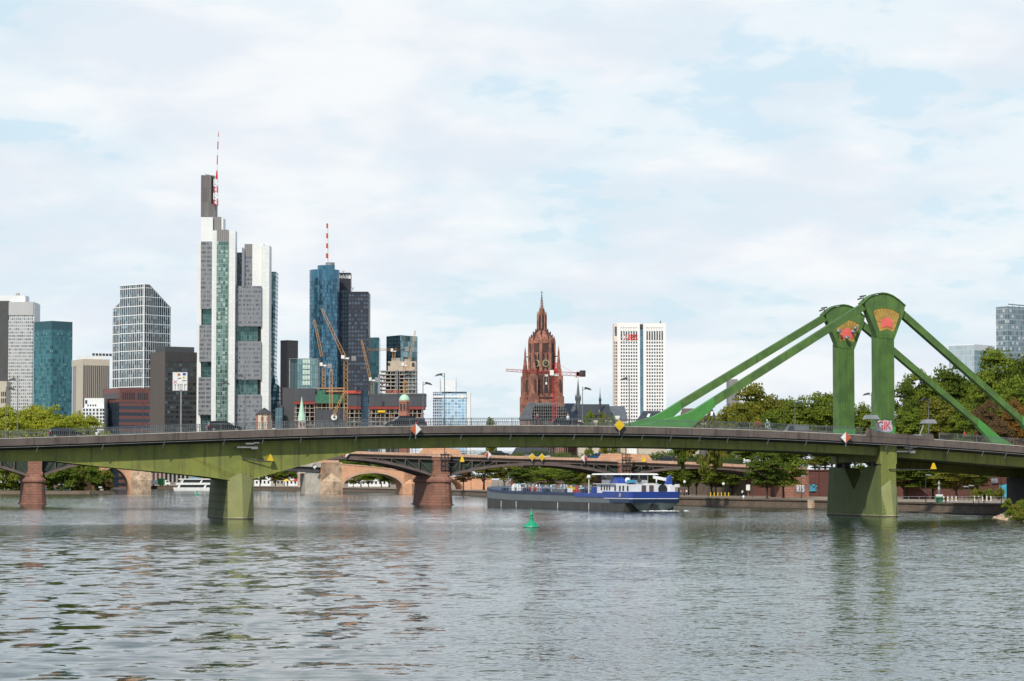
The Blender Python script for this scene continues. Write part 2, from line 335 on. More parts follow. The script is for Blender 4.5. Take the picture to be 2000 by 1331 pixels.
# left bank and its wooded point
lb = [(-70,-60),(-90,100),(-118,350),(-165,650),(-215,900),(-230,1035),(-200,1040),(-172,1045),(-163,1058),(-166,1075),(-185,1100),(-260,1250),(-420,1500),(-2000,1700),(-3000,-60)]
l2 = MB(); l2.add([(x, y, 1.3) for x, y in lb], [tuple(range(len(lb)))[::-1]]); l2.build('left_bank_ground', M['grass'], kind='structure')
l3 = walls([(x, y) for x, y in lb[:-1]][::-1], -2, 1.3, 0, 1.6); l3.build('left_bank_slope', M['quay'], kind='structure')
cg = MB(); cg.add([(60,650,7.5),(118,546,7.5),(400,430,7.5),(4000,430,7.5),(4000,1600,7.5),(300,1600,7.5),(0,1000,7.5)], [tuple(range(7))])
cg.build('upper_street_ground', M['city'], kind='structure')
def retaining(rpts, m, label):
    rw = MB()
    for (x0, y0), (x1, y1) in zip(rpts, rpts[1:]):
        d = Vector((x1-x0, y1-y0)).normalized(); n = Vector((d.y, -d.x)); L = math.hypot(x1-x0, y1-y0); k = max(1, int(L/14))
        if (n.y > 0): n = -n
        rw.loft([[(x, y, 1.5), (x-n.x*.6, y-n.y*.6, 1.5), (x-n.x*.6, y-n.y*.6, 8.2), (x, y, 8.2)] for x, y in ((x0, y0), (x1, y1))])
        rw.loft([[(x+n.x*.25, y+n.y*.25, 8.2), (x-n.x*.9, y-n.y*.9, 8.2), (x-n.x*.9, y-n.y*.9, 8.5), (x+n.x*.25, y+n.y*.25, 8.5)] for x, y in ((x0, y0), (x1, y1))])
        for i in range(k+1):
            c = Vector((x0, y0)).lerp(Vector((x1, y1)), i/k)
            rw.loft([[tuple(c+d*a+n*bb)+(z,) for a, bb in ((-.5, 0), (.5, 0), (.5, .3), (-.5, .3))] for z in (1.5, 7.9)])
    tag(rw.build('retaining_wall', [m]), label, 'wall')
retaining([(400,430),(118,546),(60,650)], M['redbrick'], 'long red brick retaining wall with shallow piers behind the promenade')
retaining([(60,650),(0,1000)], M['quay'], 'dark stone retaining wall behind the trees beyond the barge stern')
# ---------------------------------------------------------------- near bridge
AX = R(13.5); bv = Vector((math.cos(AX), math.sin(AX))); av = Vector((-math.sin(AX), math.cos(AX)))
O1 = Vector((PX(473, 396), 396))
def BS(px, py, t=0.0, O=None):
    O = O or O1
    u = (px-1000)/F; v = (665.5-py)/F; c, s = math.cos(TH), math.sin(TH)
    d = Vector((u, c-v*s)); k = (t+O.dot(av))/d.dot(av); p = d*k
    return (p-O).dot(bv), H+k*(s+v*c)
WB = 25.5
ks = [(-250,861.5),(0,857),(200,852),(400,845.5),(600,838.5),(780,833.4),(950,832),(1160,833.2),(1350,838),(1550,845.3),(1700,851.5),(1850,861),(2000,873),(2150,887)]
kk = np.array([BS(*p) for p in ks]); kp = np.polyfit(kk[:,0]/100, kk[:,1], 5)
def zk(s): return float(np.polyval(kp, s/100))
gp = [(-250,905),(0,901),(100,899.4),(200,911),(300,920),(400,930),(448,937),(497,934),(580,911),(640,895.6),(710,877.5),(780,874.4),(950,872),(1160,871.3),(1350,874),(1550,880.5),(1710,889),(1760,893),(2000,912),(2150,925)]
gg = [BS(x, y, 2.2) for x, y in gp]
def zg(s): return float(np.interp(s, [g[0] for g in gg], [g[1] for g in gg]))
S0, S1 = -66.0, 158.0
SS = sorted(set(list(np.linspace(S0, S1, 75))+[g[0] for g in gg]))
SS = [s for s in SS if S0 <= s <= S1]
BR = thing('girder_bridge', (O1.x, O1.y, 0), AX, 'long green steel girder road bridge with two tall braced pylons crossing the river in front', 'bridge')
def strip(name, m, f, ss=SS, **k):
    b = MB(); b.loft([[(s,)+p for p in f(s)] for s in ss]); return b.build(name, m, BR, **k)
strip('deck_slab', M['dkconcrete'], lambda s: [(.45, zk(s)-1.0), (2.4, zk(s)-1.75), (WB-2.4, zk(s)-1.75), (WB-.45, zk(s)-1.0), (WB-.45, zk(s)-.12), (.45, zk(s)-.12)])
strip('roadway', M['asphalt'], lambda s: [(5.4, zk(s)-.116), (WB-5.4, zk(s)-.116), (WB-5.4, zk(s)-.02), (5.4, zk(s)-.02)])
for t0, t1 in ((.45, 5.4), (WB-5.4, WB-.45)): strip('pavement', M['concrete'], lambda s, t0=t0, t1=t1: [(t0, zk(s)-.116), (t1, zk(s)-.116), (t1, zk(s)+.08), (t0, zk(s)+.08)])
for t in (4.2, WB/2, ):
    pass
lm = MB()
for s in np.arange(-60, 150, 9):
    for t in (9.0, WB/2-.1, WB-9.0): lm.add([(s,t-.07,zk(s)-.012),(s+5,t-.07,zk(s+5)-.012),(s+5,t+.07,zk(s+5)-.012),(s,t+.07,zk(s)-.012)], [(0,1,2,3)])
lm.build('lane_marking', M['white'], BR, kind='stuff')
fas = MB()
ss2 = list(np.arange(S0, S1, 5.6))+[S1]
for t0, t1 in ((-.05, .42),):
    for a, b in zip(ss2, ss2[1:]):
        sec = [a+.012, (a+b)/2, b-.012]
        fas.loft([[(s,t0,zk(s)-1.06),(s,t1,zk(s)-1.06),(s,t1,zk(s)),(s,t0,zk(s))] for s in sec])
fas.build('edge_beam', M['fascia'], BR)
strip('edge_beam', M['fascia'], lambda s: [(WB-.42, zk(s)-1.06), (WB+.05, zk(s)-1.06), (WB+.05, zk(s)), (WB-.42, zk(s))])
strip('kerb', M['concrete'], lambda s: [(-.09, zk(s)+.003), (.6, zk(s)+.003), (.6, zk(s)+.14), (-.09, zk(s)+.14)])
strip('near_girder', M['olive'], lambda s: [(2.2, zg(s)), (2.9, zg(s)), (2.9, zk(s)-1.7), (2.2, zk(s)-1.7)])
strip('far_girder', M['olive'], lambda s: [(WB-2.9, zg(s)-(1.3 if s > 112 else 0)), (WB-2.2, zg(s)-(1.3 if s > 112 else 0)), (WB-2.2, zk(s)-1.7), (WB-2.9, zk(s)-1.7)])
strip('soffit', M['olive'], lambda s: [(2.9, zg(s)+.12), (WB-2.9, zg(s)+.12), (WB-2.9, zg(s)+.5), (2.9, zg(s)+.5)], [s for s in SS])
for s in np.arange(-62, 150, 5.6):
    if 95 < s < 112: continue
    if zk(s)-zg(s) < 4.4: fl = MB(); fl.box(s-.06, s+.06, 2.12, 2.2, zg(s)+.06, zk(s)-1.75); fl.build('girder_stiffener', M['olive'], BR)
fl = MB(); fl.loft([[(s,1.95,zg(s)-.10),(s,2.95,zg(s)-.10),(s,2.95,zg(s)+.0),(s,1.95,zg(s)+.0)] for s in SS]); fl.build('bottom_flange', M['olive'], BR)
# folded haunch plates over the left pier
fold = MB()
A = BS(318,868,2.2); B = BS(446,934,2.2); Cc = BS(499,931,2.2); D_ = BS(606,864,2.2); E = BS(472,905,2.2)
fold.add([(A[0],2.196,A[1]),(B[0],2.196,B[1]),(Cc[0],2.196,Cc[1]),(D_[0],2.196,D_[1]),(E[0],2.06,zk(E[0])-1.9),(E[0],2.0,B[1]+.1)], [(0,1,5,4),(4,5,2,3),(0,4,3),(1,2,5)])
fold.build('haunch_fold_plate', M['olive'], BR)
# cable pipe with hangers
pp = MB(); ps = np.linspace(S0, S1, 60)
for a, b in zip(ps, ps[1:]): pp.tube((a, .12, zk(a)-1.30), (b, .12, zk(b)-1.30), .05, 5)
pp.build('cable_pipe', M['steel'], BR)
for px in (75,203,322,440,516,590,698,803,903,1000,1063,1124,1178,1217,1257,1313,1369,1424,1503,1577,1655,1734,1781,1855,1922,1967):
    s, z = BS(px, 860); h = MB(); h.tube((s, .1, zk(s)-1.1), (s-.22, .5, zk(s)-2.15), .09, 5); h.build('pipe_hanger', M['rail'], BR)
# piers
def ribmat(name, c1, c2, pitch, slope, c0):
    m, nt, b = newmat(name); tc = NN(nt, 'ShaderNodeTexCoord').outputs['Object']; s = NN(nt, 'ShaderNodeSeparateXYZ'); nt.links.new(tc, s.inputs[0])
    v = mth(nt, 'ADD', s.outputs[2], mth(nt, 'MULTIPLY', mth(nt, 'ABSOLUTE', mth(nt, 'SUBTRACT', s.outputs[c0[0]], c0[1])), slope))
    f = mth(nt, 'LESS_THAN', mth(nt, 'FRACT', mth(nt, 'ADD', mth(nt, 'DIVIDE', v, pitch), 20)), .3)
    c = mixc(nt, ramp(nt, tnoise(nt, tc, .4, 6), [(.35, 0.), (.7, 1.)]), c1, c2)
    c = mixc(nt, mth(nt, 'MULTIPLY', f, .55), c, tuple(x*.45 for x in c1))
    wl = ramp(nt, mth(nt, 'MULTIPLY', mth(nt, 'ADD', s.outputs[2], mth(nt, 'MULTIPLY', tnoise(nt, tc, 1.5), .5)), 1.0), [(.42, 1.), (.62, 0.)])
    c = mixc(nt, mth(nt, 'MULTIPLY', wl, .8), c, (.50,.45,.30)); 
    wl2 = ramp(nt, s.outputs[2], [(.12, 1.), (.22, 0.)]); c = mixc(nt, wl2, c, (.05,.04,.025))
    nt.links.new(c, b.inputs['Base Color']); b.inputs['Roughness'].default_value = .75
    bn = NN(nt, 'ShaderNodeBump'); bn.invert = True; bn.inputs['Distance'].default_value = .12; nt.links.new(f, bn.inputs['Height']); nt.links.new(bn.outputs[0], b.inputs['Normal']); return m
p1 = MB()
zt = zg(0)-.02; nb_ = 2.05
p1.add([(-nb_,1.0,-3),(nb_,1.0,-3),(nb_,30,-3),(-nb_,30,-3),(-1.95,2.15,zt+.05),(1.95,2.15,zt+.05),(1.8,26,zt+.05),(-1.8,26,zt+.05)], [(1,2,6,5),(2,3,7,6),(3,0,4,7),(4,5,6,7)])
p1.build('pier_wall', ribmat('pier_green_shaded_side', (.14,.17,.05), (.11,.14,.045), 1.2, 0, (0, 0)), BR)  # same green as the nose, darkened for the shade under the deck
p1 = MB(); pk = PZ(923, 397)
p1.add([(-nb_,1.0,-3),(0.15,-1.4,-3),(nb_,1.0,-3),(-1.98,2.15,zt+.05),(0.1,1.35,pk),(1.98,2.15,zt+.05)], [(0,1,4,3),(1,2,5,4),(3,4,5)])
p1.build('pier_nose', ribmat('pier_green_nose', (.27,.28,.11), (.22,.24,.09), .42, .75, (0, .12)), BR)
sR = BS(1735, 950, 1.2)[0]
pw = MB(); hw = 1.32
side = [(-.9,-3),(1.15,PZ(905,423)),(25.6,8.3),(27.4,-3)]
prof = [(-.35,-3),(.1,0),(1.0,PZ(951,422)),(1.2,8.55),(8.8,8.1),(13.4,4.4),(17.8,8.0),(25.2,8.3),(26.5,0),(27,-3)]
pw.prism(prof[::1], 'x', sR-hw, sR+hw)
pw.build('pier_wall', ribmat('pier_green_shaded_wall', (.15,.19,.06), (.12,.16,.05), .55, .55, (1, 13.4)), BR)  # long side in a darker copy of the nose green, its shade painted in
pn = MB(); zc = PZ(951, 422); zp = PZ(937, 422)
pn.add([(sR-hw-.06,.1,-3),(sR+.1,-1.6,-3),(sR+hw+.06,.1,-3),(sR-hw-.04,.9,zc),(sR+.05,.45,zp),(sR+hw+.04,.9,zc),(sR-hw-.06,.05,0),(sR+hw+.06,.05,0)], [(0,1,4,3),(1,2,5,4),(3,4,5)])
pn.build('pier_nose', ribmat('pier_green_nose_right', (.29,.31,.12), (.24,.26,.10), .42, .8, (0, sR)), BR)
pc = MB(); pc.box(sR-hw+.02, sR+hw-.02, 1.0, 2.4, zc-.5, 8.7); pc.build('pier_column', M['olive'], BR)
pc = MB(); pc.box(sR-1.45, sR+1.45, 1.0, 3.4, zg(sR)-1.35, zk(sR)-1.3); pc.box(sR-1.45, sR+1.45, WB-4.2, WB-1.6, zg(sR)-1.3, zk(sR)-1.75); pc.box(sR-1.2, sR+1.2, 3.4, WB-4.2, zg(sR)-1.0, zg(sR)+.3); pc.build('pier_head', M['olive'], BR)
for t in (1.6, 6.5, 20, 23.5): pc = MB(); pc.box(sR-.5, sR+.5, t, t+.9, 8.0, zg(sR)-.9); pc.build('bearing_block', M['dksteel'], BR)
ab = MB(); ab.box(147.5, 175, -.4, WB+.4, -1, zk(152)-1.8); ab.build('abutment', M['dkconcrete'], BR)
ab = MB(); ab.box(137.5, 147.4, 10, WB-3, -1, zg(140)-1.2); ab.build('approach_pier', M['dkconcrete'], BR)
ab = MB(); ab.box(-95, -60, -.4, WB+.4, -1, zk(-62)-1.8); ab.build('abutment', M['dkconcrete'], BR)
# railings
def railing(t, name='railing', s0=S0, s1=S1, sp=.30, skip=None, hgt=1.15):
    s = s0; L = 3.3
    while s < s1-.1:
        e = min(s+L, s1); mid = (s+e)/2; f = sp if mid < 62 else .15; rr = .022 if mid < 62 else .014
        if skip and skip[0] < mid < skip[1]: s = e; continue
        b = MB(); 
        b.box(s-.05, s+.05, t-.05, t+.05, zk(s)+.1, zk(s)+hgt+.12)
        for zo, r in ((hgt+.1, .045), (.30, .03), (hgt-.08, .025)): b.tube((s, t, zk(s)+zo), (e, t, zk(e)+zo), r, 4)
        n = int((e-s)/f)
        for i in range(1, n):
            q = s+i*f; b.box(q-rr, q+rr, t-rr, t+rr, zk(q)+.3, zk(q)+hgt)
        b.build(name, M['rail'], BR)
        s = e
railing(.25, skip=(BS(1694,840)[0], BS(1818,847)[0]))
railing(WB-.25, sp=.4)
# pylons with ribbed shafts and sun panels
def pylon(t0, dz):
    q = lambda px, py: BS(px, py, 2.3)
    def qz(px, py): a = q(px, py); return (a[0], a[1]+dz)
    b = MB(); l = q(1714, 700)[0]; r = q(1746.5, 700)[0]; z0 = zk(l)-.1; zt = qz(1713, 652)[1]
    b.box(l, r, t0, t0+2.7, z0, zt)
    sh = b.build('pylon', M['green'], BR, label='tall green ribbed steel pylon rising from the deck')
    b = MB(); n = 7
    for i in range(n):
        x = l+.18+(r-l-.36)*i/(n-1); b.box(x-.07, x+.07, t0-.12, t0, z0+.1, zt-.05)
    b.build('pylon_rib', M['green'], sh)
    # fan shaped head
    out = [qz(*p) for p in ((1713.5,659),(1691.5,604),(1688,591),(1696,583.5),(1705,578.5),(1714,575.8),(1723,574.6),(1733,576),(1743,580),(1755,588),(1767,599),(1765,612),(1746.5,663))]
    b = MB(); b.prism(out, 'y', t0-.12, t0+1.75); b.build('pylon_head', M['green'], sh)
    cap = [qz(*p) for p in ((1684,594),(1688,590),(1696,582.5),(1705,577.5),(1714,574.8),(1723,573.6),(1733,575),(1743,579),(1755,587),(1768,598.5))]
    b = MB(); b.loft([[(x, t0-.3, z), (x, t0+1.95, z), (x, t0+1.95, z+.18), (x, t0-.3, z+.18)] for x, z in cap]); b.build('head_cap_plate', M['green'], sh)
    # sun panel
    b = MB(); arc = [qz(*p) for p in ((1704,607.5),(1710,604.6),(1717,603),(1724,602.2),(1731,602.5),(1738,604),(1745,606.8),(1751,610),(1757,614.5))]
    bl, br = qz(1717,648), qz(1745,649.5); cxz = qz(1731.5, 643)
    seq = [bl, qz(1710.5,628)]+arc+[qz(1751,631), br, cxz]
    b.loft([[(x, t0-.16, z) for x, z in seq], [(x, t0-.13, z) for x, z in seq]])
    b.build('sun_panel', M['gold'], sh)
    b = MB(); c0 = qz(1731, 632)
    for p in [qz(1710.5,628)]+arc+[qz(1751,631)]:
        b.tube((c0[0], t0-.17, c0[1]), (p[0], t0-.17, p[1]), .03, 4)
    for p, q2 in zip([bl]+arc, arc+[br]): b.tube((p[0], t0-.17, p[1]), (q2[0], t0-.17, q2[1]), .045, 4)
    b.build('sun_panel_spoke', M['green'], sh)
    b = MB(); rr = (qz(1742.5,632)[0]-c0[0])
    pts = [(c0[0]+rr*math.cos(a)*1.0, c0[1]+rr*.95*math.sin(a)) for a in np.linspace(-.1, math.pi+.1, 13)]
    pts += [bl and qz(1721.5,641.5), qz(1731.5,637.5), qz(1741.5,642)]
    b.loft([[(x, t0-.24, z) for x, z in pts], [(x, t0-.21, z) for x, z in pts]]); b.build('sun_disc', M['pink'], sh)
    b = MB(); a = qz(1687, 588); b.tube((a[0],t0+.3,a[1]),(a[0],t0+.3,a[1]+.7),.08); b.tube((a[0]-.6,t0+.3,a[1]+.7),(a[0]+.5,t0+.3,a[1]+.9),.12); b.tube((a[0]-.5,t0+1.5,a[1]+.3),(a[0]+.3,t0+1.5,a[1]+.6),.12); b.build('beacon_lamp', M['dksteel'], sh)
    # braces
    bt0, bt1 = t0+.2, t0+1.55
    def brace(pts, name, m, dzs, w=(bt0, bt1)):
        P_ = [(q(*p)[0], q(*p)[1]+d*dz) for p, d in zip(pts, dzs)]
        b = MB(); b.prism(P_, 'y', w[0], w[1], 0)
        return b.build(name, m, BR)
    brace([(1704,581.5),(1704,597.5),(1396,794),(1394,777.5)], 'brace', M['green'], [1,1,0,0])
    brace([(1395,776.8),(1360,799),(1341,808.5),(1298,820.5),(1236,834),(1236,842),(1344,842),(1397.5,794.5)], 'brace_foot', M['green_new'], [0]*8, (bt0-.06, bt1+.06))
    brace([(1752,593),(1752,609.5),(2000,829),(2042,866),(2062,866),(2000,815)], 'brace', M['green'], [1,1,0,0,0,0])
    br_ = MB(); P_ = [q(*p) for p in ((1998,812),(1998,829),(2035,871),(2075,880),(2110,884),(2110,876),(2076,870),(2045,852))]
    br_.prism(P_, 'y', bt0-.06, bt1+.06); br_.build('brace_foot', M['green_new'], BR)
    return sh
sh1 = pylon(2.3, 0); sh2 = pylon(20.5, -.75)
# three round floodlights hang before the far pylon's sun
for px, py in ((1636,648),(1664,649),(1652,661),(1669,642)):
    s, z = BS(px, py, 20.2); b = MB(); b.lathe([(.1,-.35),(.30,-.28),(.36,.25),(.08,.38)], 12)
    o = b.build('floodlight', M['rail'], sh2, loc=(s, 19.6, z)); o.rotation_euler = (R(65), 0, 0)
for sh_i, t_i in ((sh1, 2.3), (sh2, 20.5)):
    b = MB(); l_, r_ = BS(1714,700,2.3)[0], BS(1746.5,700,2.3)[0]; zb_ = zk(l_); b.box(l_-.02, r_+.02, t_i-.215, t_i+2.72, zb_-.05, zb_+1.7); b.build('repainted_foot', M['green_new'], sh_i)
# graffiti on the near pylon
gx = BS(1715, 830, 2.2)[0]; gz = BS(1715, 843, 2.2)[1]
b = MB(); b.loft([[(gx+x, t, gz+z) for x, z in ((-.5,.1),(-.6,1.0),(-.1,1.6),(.4,1.5),(1.0,1.9),(2.2,1.7),(2.45,.9),(2.4,0),(1.2,-.1))] for t in (2.03, 2.06)]); b.build('graffiti_ground', mat('graffiti_pale_blue', (.35,.5,.6), (.5,.3,.45)), sh1)
lettering('GIK', 2.25, M['white'], sh1, (gx+1.0, 2.00, gz+.9), (R(90), 0, 0), 'graffiti', .8)
lettering('GIK', 1.95, M['red'], sh1, (gx+1.0, 1.95, gz+.92), (R(90), 0, 0), 'graffiti', .78)
# raised parapet with two hooded lamps
sa, sb = BS(1690,851)[0], BS(1822,852)[0]
def pp_(px, py): return BS(px, py)
pts = [(sa, zk(sa)-.05), pp_(1697,837.5), pp_(1706,838), pp_(1712,844), pp_(1800,851.5), pp_(1812,846.5), pp_(1822,848.5), (sb+.2, zk(sb)-.05)]
b = MB(); b.prism(pts, 'y', -.10, .9); b.build('raised_parapet', M['fascia'], BR)
for i, (px, py, fx, fy) in enumerate(((1702,815,1723,844),(1814,823.5,1796,848))):
    s, z = BS(px, py, 1.0); fs, fz = BS(fx, fy, 1.0); b = MB()
    b.loft([[(s-1.15,0.1,z-.35),(s+1.15,0.1,z-.35),(s+1.15,2.2,z-.35),(s-1.15,2.2,z-.35)],[(s-.8,.4,z+.32),(s+.8,.4,z+.32),(s+.8,1.9,z+.32),(s-.8,1.9,z+.32)]])
    h = b.build('lamp_hood', M['steel'], BR); b = MB(); b.tube((s+(.8 if i == 0 else -.8), 1, z-.3), (fs, 1, fz-.3), .12); b.tube((fs-1.2,.9,fz-.35),(fs+1.2,.9,fz-.35),.28,8); b.build('hood_strut', M['steel'], h)
# arms under the deck: radar bracket and buoy-triangle arms
def tri_arm(px0, py0, px1, py1, t, parent, O=None, k=1.0):
    s0, z0 = BS(px0, py0, t, O); s1, z1 = BS(px1, py1, t-.2, O); b = MB(); b.tube((s0, t, z0), (s1, t-.6, z1), .09*k, 6)
    o = b.build('sign_arm', M['dksteel'], parent)
    b = MB(); b.prism([(s1-.5*k, z1+.12), (s1+.5*k, z1+.12), (s1+.12*k, z1+1.12*k), (s1-.12*k, z1+1.12*k)], 'y', t-.85, t-.55); b.build('triangle_marker', M['yellow'], o)
tri_arm(473,896,527,902,1.9,BR)
tri_arm(1736,917,1821,918,.8,BR)
for px, py in ((462,874),(1748,882)):
    s, z = BS(px, py, 1.6); b = MB(); b.tube((s-.2,2.1,z),(s+.2,1.0,z),.1); b.box(s,s+2.6,.8,1.1,z-.12,z+.12); b.box(s+2.2,s+3.2,.6,1.4,z-.3,z+.1); b.box(s+1.3,s+2.6,.5,1.2,z+.45,z+.65); b.box(s+2.5,s+3.4,.5,1.2,z+.6,z+.8); b.tube((s+2,.9,z),(s+2,.9,z+.5),.05); b.tube((s+2.9,.9,z),(s+2.9,.9,z+.65),.05)
    b.build('radar_bracket', M['steel'], BR)
# ---------------------------------------------------------------- arch bridge behind (iron arches on red sandstone piers)
O2 = Vector((PX(862, 607), 607)); b2 = (Vector((PX(862, 607), 607))-Vector((PX(68, 621), 621))).normalized()
AB = thing('arch_bridge', (O2.x, O2.y, 0), 0, 'iron arch bridge with open spandrels on red sandstone piers, second bridge back', 'bridge')
def X2(s, t, z): return (b2.x*s+av.x*t, b2.y*s+av.y*t, z)
def S2(px, t=0):    # s on the near face for a photo column
    k = (px-1000)/F*math.cos(TH); ox, oy = O2.x+av.x*t, O2.y+av.y*t
    return (k*oy-ox)/(b2.x-k*b2.y)
def Z2(px, py, t=0): s = S2(px, t); return PZ(py, O2.y+b2.y*s+av.y*t)
W2 = 18.0
cp = [(-300,884),(-60,881),(300,880),(660,880.5),(760,884),(860,886.5),(950,889.5),(1160,895.5),(1330,902),(1500,910),(1700,917)]
cs = [(S2(p, -.3), Z2(p, y+6, -.3)) for p, y in cp]
def zc2(s): return float(np.interp(s, [c[0] for c in cs], [c[1] for c in cs]))   # underside of cornice
B0, B1 = -165.0, 86.0
bs = list(np.linspace(B0, B1, 60))
def strip2(name, m, f, ss=bs, **k):
    b = MB(X2); b.loft([[(s,)+p for p in f(s)] for s in ss]); return b.build(name, m, AB, **k)
strip2('cornice', M['cornice'], lambda s: [(-.55, zc2(s)+.12), (-.05, zc2(s)-.12), (.5, zc2(s)-.12), (.5, zc2(s)+.75), (-.55, zc2(s)+.75)])
strip2('cornice', M['cornice'], lambda s: [(W2-.5, zc2(s)-.1), (W2+.5, zc2(s)-.1), (W2+.5, zc2(s)+.75), (W2-.5, zc2(s)+.75)])
strip2('deck_slab', M['dksteel'], lambda s: [(.5, zc2(s)-.5), (W2-.5, zc2(s)-.5), (W2-.5, zc2(s)+.4), (.5, zc2(s)+.4)])
strip2('roadway', M['asphalt'], lambda s: [(.5, zc2(s)+.405), (W2-.5, zc2(s)+.405), (W2-.5, zc2(s)+.5), (.5, zc2(s)+.5)])
strip2('top_chord', M['browniron'], lambda s: [(.1, zc2(s)-.75), (.45, zc2(s)-.75), (.45, zc2(s)-.13), (.1, zc2(s)-.13)])
piers = [-150.5, S2(68, -1), (S2(68, -1)+S2(862, -1))/2, S2(862, -1), S2(1222, -1), 84.5]
hwid = [2.95, 2.95, 2.95, 2.95, 2.2, 2.0]
def stadium(s, hw, t0, t1, z, n=7):
    pts = [(s+hw*math.cos(math.pi+math.pi*i/n), t0+hw*.8*math.sin(math.pi+math.pi*i/n), z) for i in range(n+1)]
    pts += [(s+hw*math.cos(math.pi*i/n), t1+hw*.8*math.sin(math.pi*i/n), z) for i in range(n+1)]
    return pts
for i, (s, hw) in enumerate(zip(piers[:5], hwid)):
    b = MB(X2); k = 1.0
    pr = [(hw*1.12, -3), (hw*1.12, .25), (hw*1.0, .3), (hw*.98, 1.0), (hw*.94, 2.2), (hw*.91, 3.2), (hw*.88, 4.2), (hw*.86, 5.3), (hw*1.0, 5.45), (hw*1.0, 5.95), (hw*.9, 6.3), (hw*.72, 6.9), (hw*.68, 7.3)]
    b.loft([stadium(s, a, .2, W2+.5, z) for a, z in pr])
    for z in (1.0, 1.65, 2.3, 2.95, 3.6, 4.25, 4.9):    # rusticated course joints proud of the rounded nose
        a = hw*(1.0-.03*z)+.13; b.loft([stadium(s, a, .2, .9, z-.50), stadium(s, a-.02, .2, .9, z-.10)])
    pr_ = b.build('pier', M['redstone'], AB)
    b = MB(X2); b.box(s-hw*.6, s+hw*.6, -1.0, W2+1, 7.0, zc2(s)-.12); b.box(s-hw*.68, s+hw*.68, -1.1, .2, 7.0, 7.9); b.box(s-hw*.7, s+hw*.7, -1.15, .1, zc2(s)-.9, zc2(s)-.1)
    b.build('pier_shaft', M['redstone'], AB)
    b = MB(X2); b.box(s-hw*.75, s+hw*.75, -1.3, .5, zc2(s)-.1, zc2(s)+.85); b.build('pier_cap', M['cornice'], AB)
    if i >= 2:
        b = MB(X2); z = zc2(s)+.75
        L = 4.3 if i != 4 else 5.6
        b.loft([[(s-L-.9, t, z-.05), (s+L+.9, t, z-.35), (s+L, t, z+1.0), (s+1.4, t, z+1.35), (s-1.4, t, z+1.4), (s-L, t, z+1.25)] for t in (-.5, -.1)])
        b.build('stone_parapet', M['orangestone'], AB)
spr = [5.9, 7.0, 7.0, 7.0, 7.0, PZ(941, 598)]
for i in range(5):
    s0 = piers[i]+hwid[i]*.62; s1 = piers[i+1]-hwid[i+1]*.62; n = 26
    z0 = 7.1 if i else 6.4; z1 = 7.1 if i < 4 else PZ(942, 598); zcr = min(zc2((s0+s1)/2)-1.0, zc2(s1)+1.5 if i == 4 else 99)
    if i == 4: zcr = PZ(913.5, 600)
    def za(u): return (z0*(1-u)+z1*u)+(zcr-(z0+z1)/2)*(1-(2*u-1)**2)
    us = [k/n for k in range(n+1)]
    for t in (.0, 5.6, 11.2, W2-.7):
        b = MB(X2); b.loft([[(s0+(s1-s0)*u, t, za(u)-.35), (s0+(s1-s0)*u, t+.6, za(u)-.35), (s0+(s1-s0)*u, t+.6, za(u)+.28), (s0+(s1-s0)*u, t, za(u)+.28)] for u in us]); b.build('arch_rib', M['browniron'], AB)
    b = MB(X2); b.loft([[(s0+(s1-s0)*u, .62, za(u)-.1), (s0+(s1-s0)*u, W2-.72, za(u)-.1), (s0+(s1-s0)*u, W2-.72, za(u)), (s0+(s1-s0)*u, .62, za(u))] for u in us]); b.build('arch_soffit', M['greeniron'], AB)
    b = MB(X2)
    for u0, u1 in zip(us, us[1:]):
        a, c = s0+(s1-s0)*u0, s0+(s1-s0)*u1; b.add([(a,.9,za(u0)),(c,.9,za(u1)),(c,.9,max(za(u1),zc2(c)-.5)),(a,.9,max(za(u0),zc2(a)-.5))], [(0,1,2,3)])
    b.build('spandrel_plate', M['greeniron'], AB)
    b = MB(X2); k = 14; up = True
    b.loft([[(s0+(s1-s0)*u, .15, zc2(s0+(s1-s0)*u)-.76), (s0+(s1-s0)*u, .3, zc2(s0+(s1-s0)*u)-.76), (s0+(s1-s0)*u, .3, zc2(s0+(s1-s0)*u)-.6), (s0+(s1-s0)*u, .15, zc2(s0+(s1-s0)*u)-.6)] for u in us])
    for j in range(1, k):
        u = j/k; s = s0+(s1-s0)*u; zt_ = zc2(s)-.7; zb = za(u)+.2
        if zt_-zb > .25: b.box(s-.1, s+.1, .1, .35, zb, zt_)
        for du in ((1/k,) if u < .5 else (-1/k,)):
            u2 = u-du; sB = s0+(s1-s0)*u2
            if zt_-zb > .5: b.tube((sB, .22, zc2(sB)-.75), (s, .22, zb), .085, 4) if False else b.tube((s, .22, zt_), (sB, .22, za(u2)+.2), .085, 4)
    b.build('spandrel_truss', M['browniron'], AB)
s = B0
while s < B1:
    e = min(s+3.2, B1)
    if not any(abs((s+e)/2-p) < 6.2 for p in piers[2:5]):
        for t in (-.3, W2+.3):
            b = MB(X2); b.box(s-.04, s+.04, t-.04, t+.04, zc2(s)+.7, zc2(s)+1.85)
            for zo in (1.8, 1.35, .95): b.tube((s, t, zc2(s)+zo), (e, t, zc2(e)+zo), .028, 4)
            for q in np.arange(s+.3, e, .3): b.box(q-.015, q+.015, t-.015, t+.015, zc2(q)+.9, zc2(q)+1.8)
            b.build('railing', M['greeniron'], AB)
    s = e
b = MB(X2); b.box(80.5, 86.2, -.8, 9, -1, zc2(84)-.3); b.build('abutment', M['redstone'], AB)
b = MB(X2); b.box(B0-60, B0, -.8, W2+1, -1, 12.4); b.build('abutment', M['redstone'], AB)
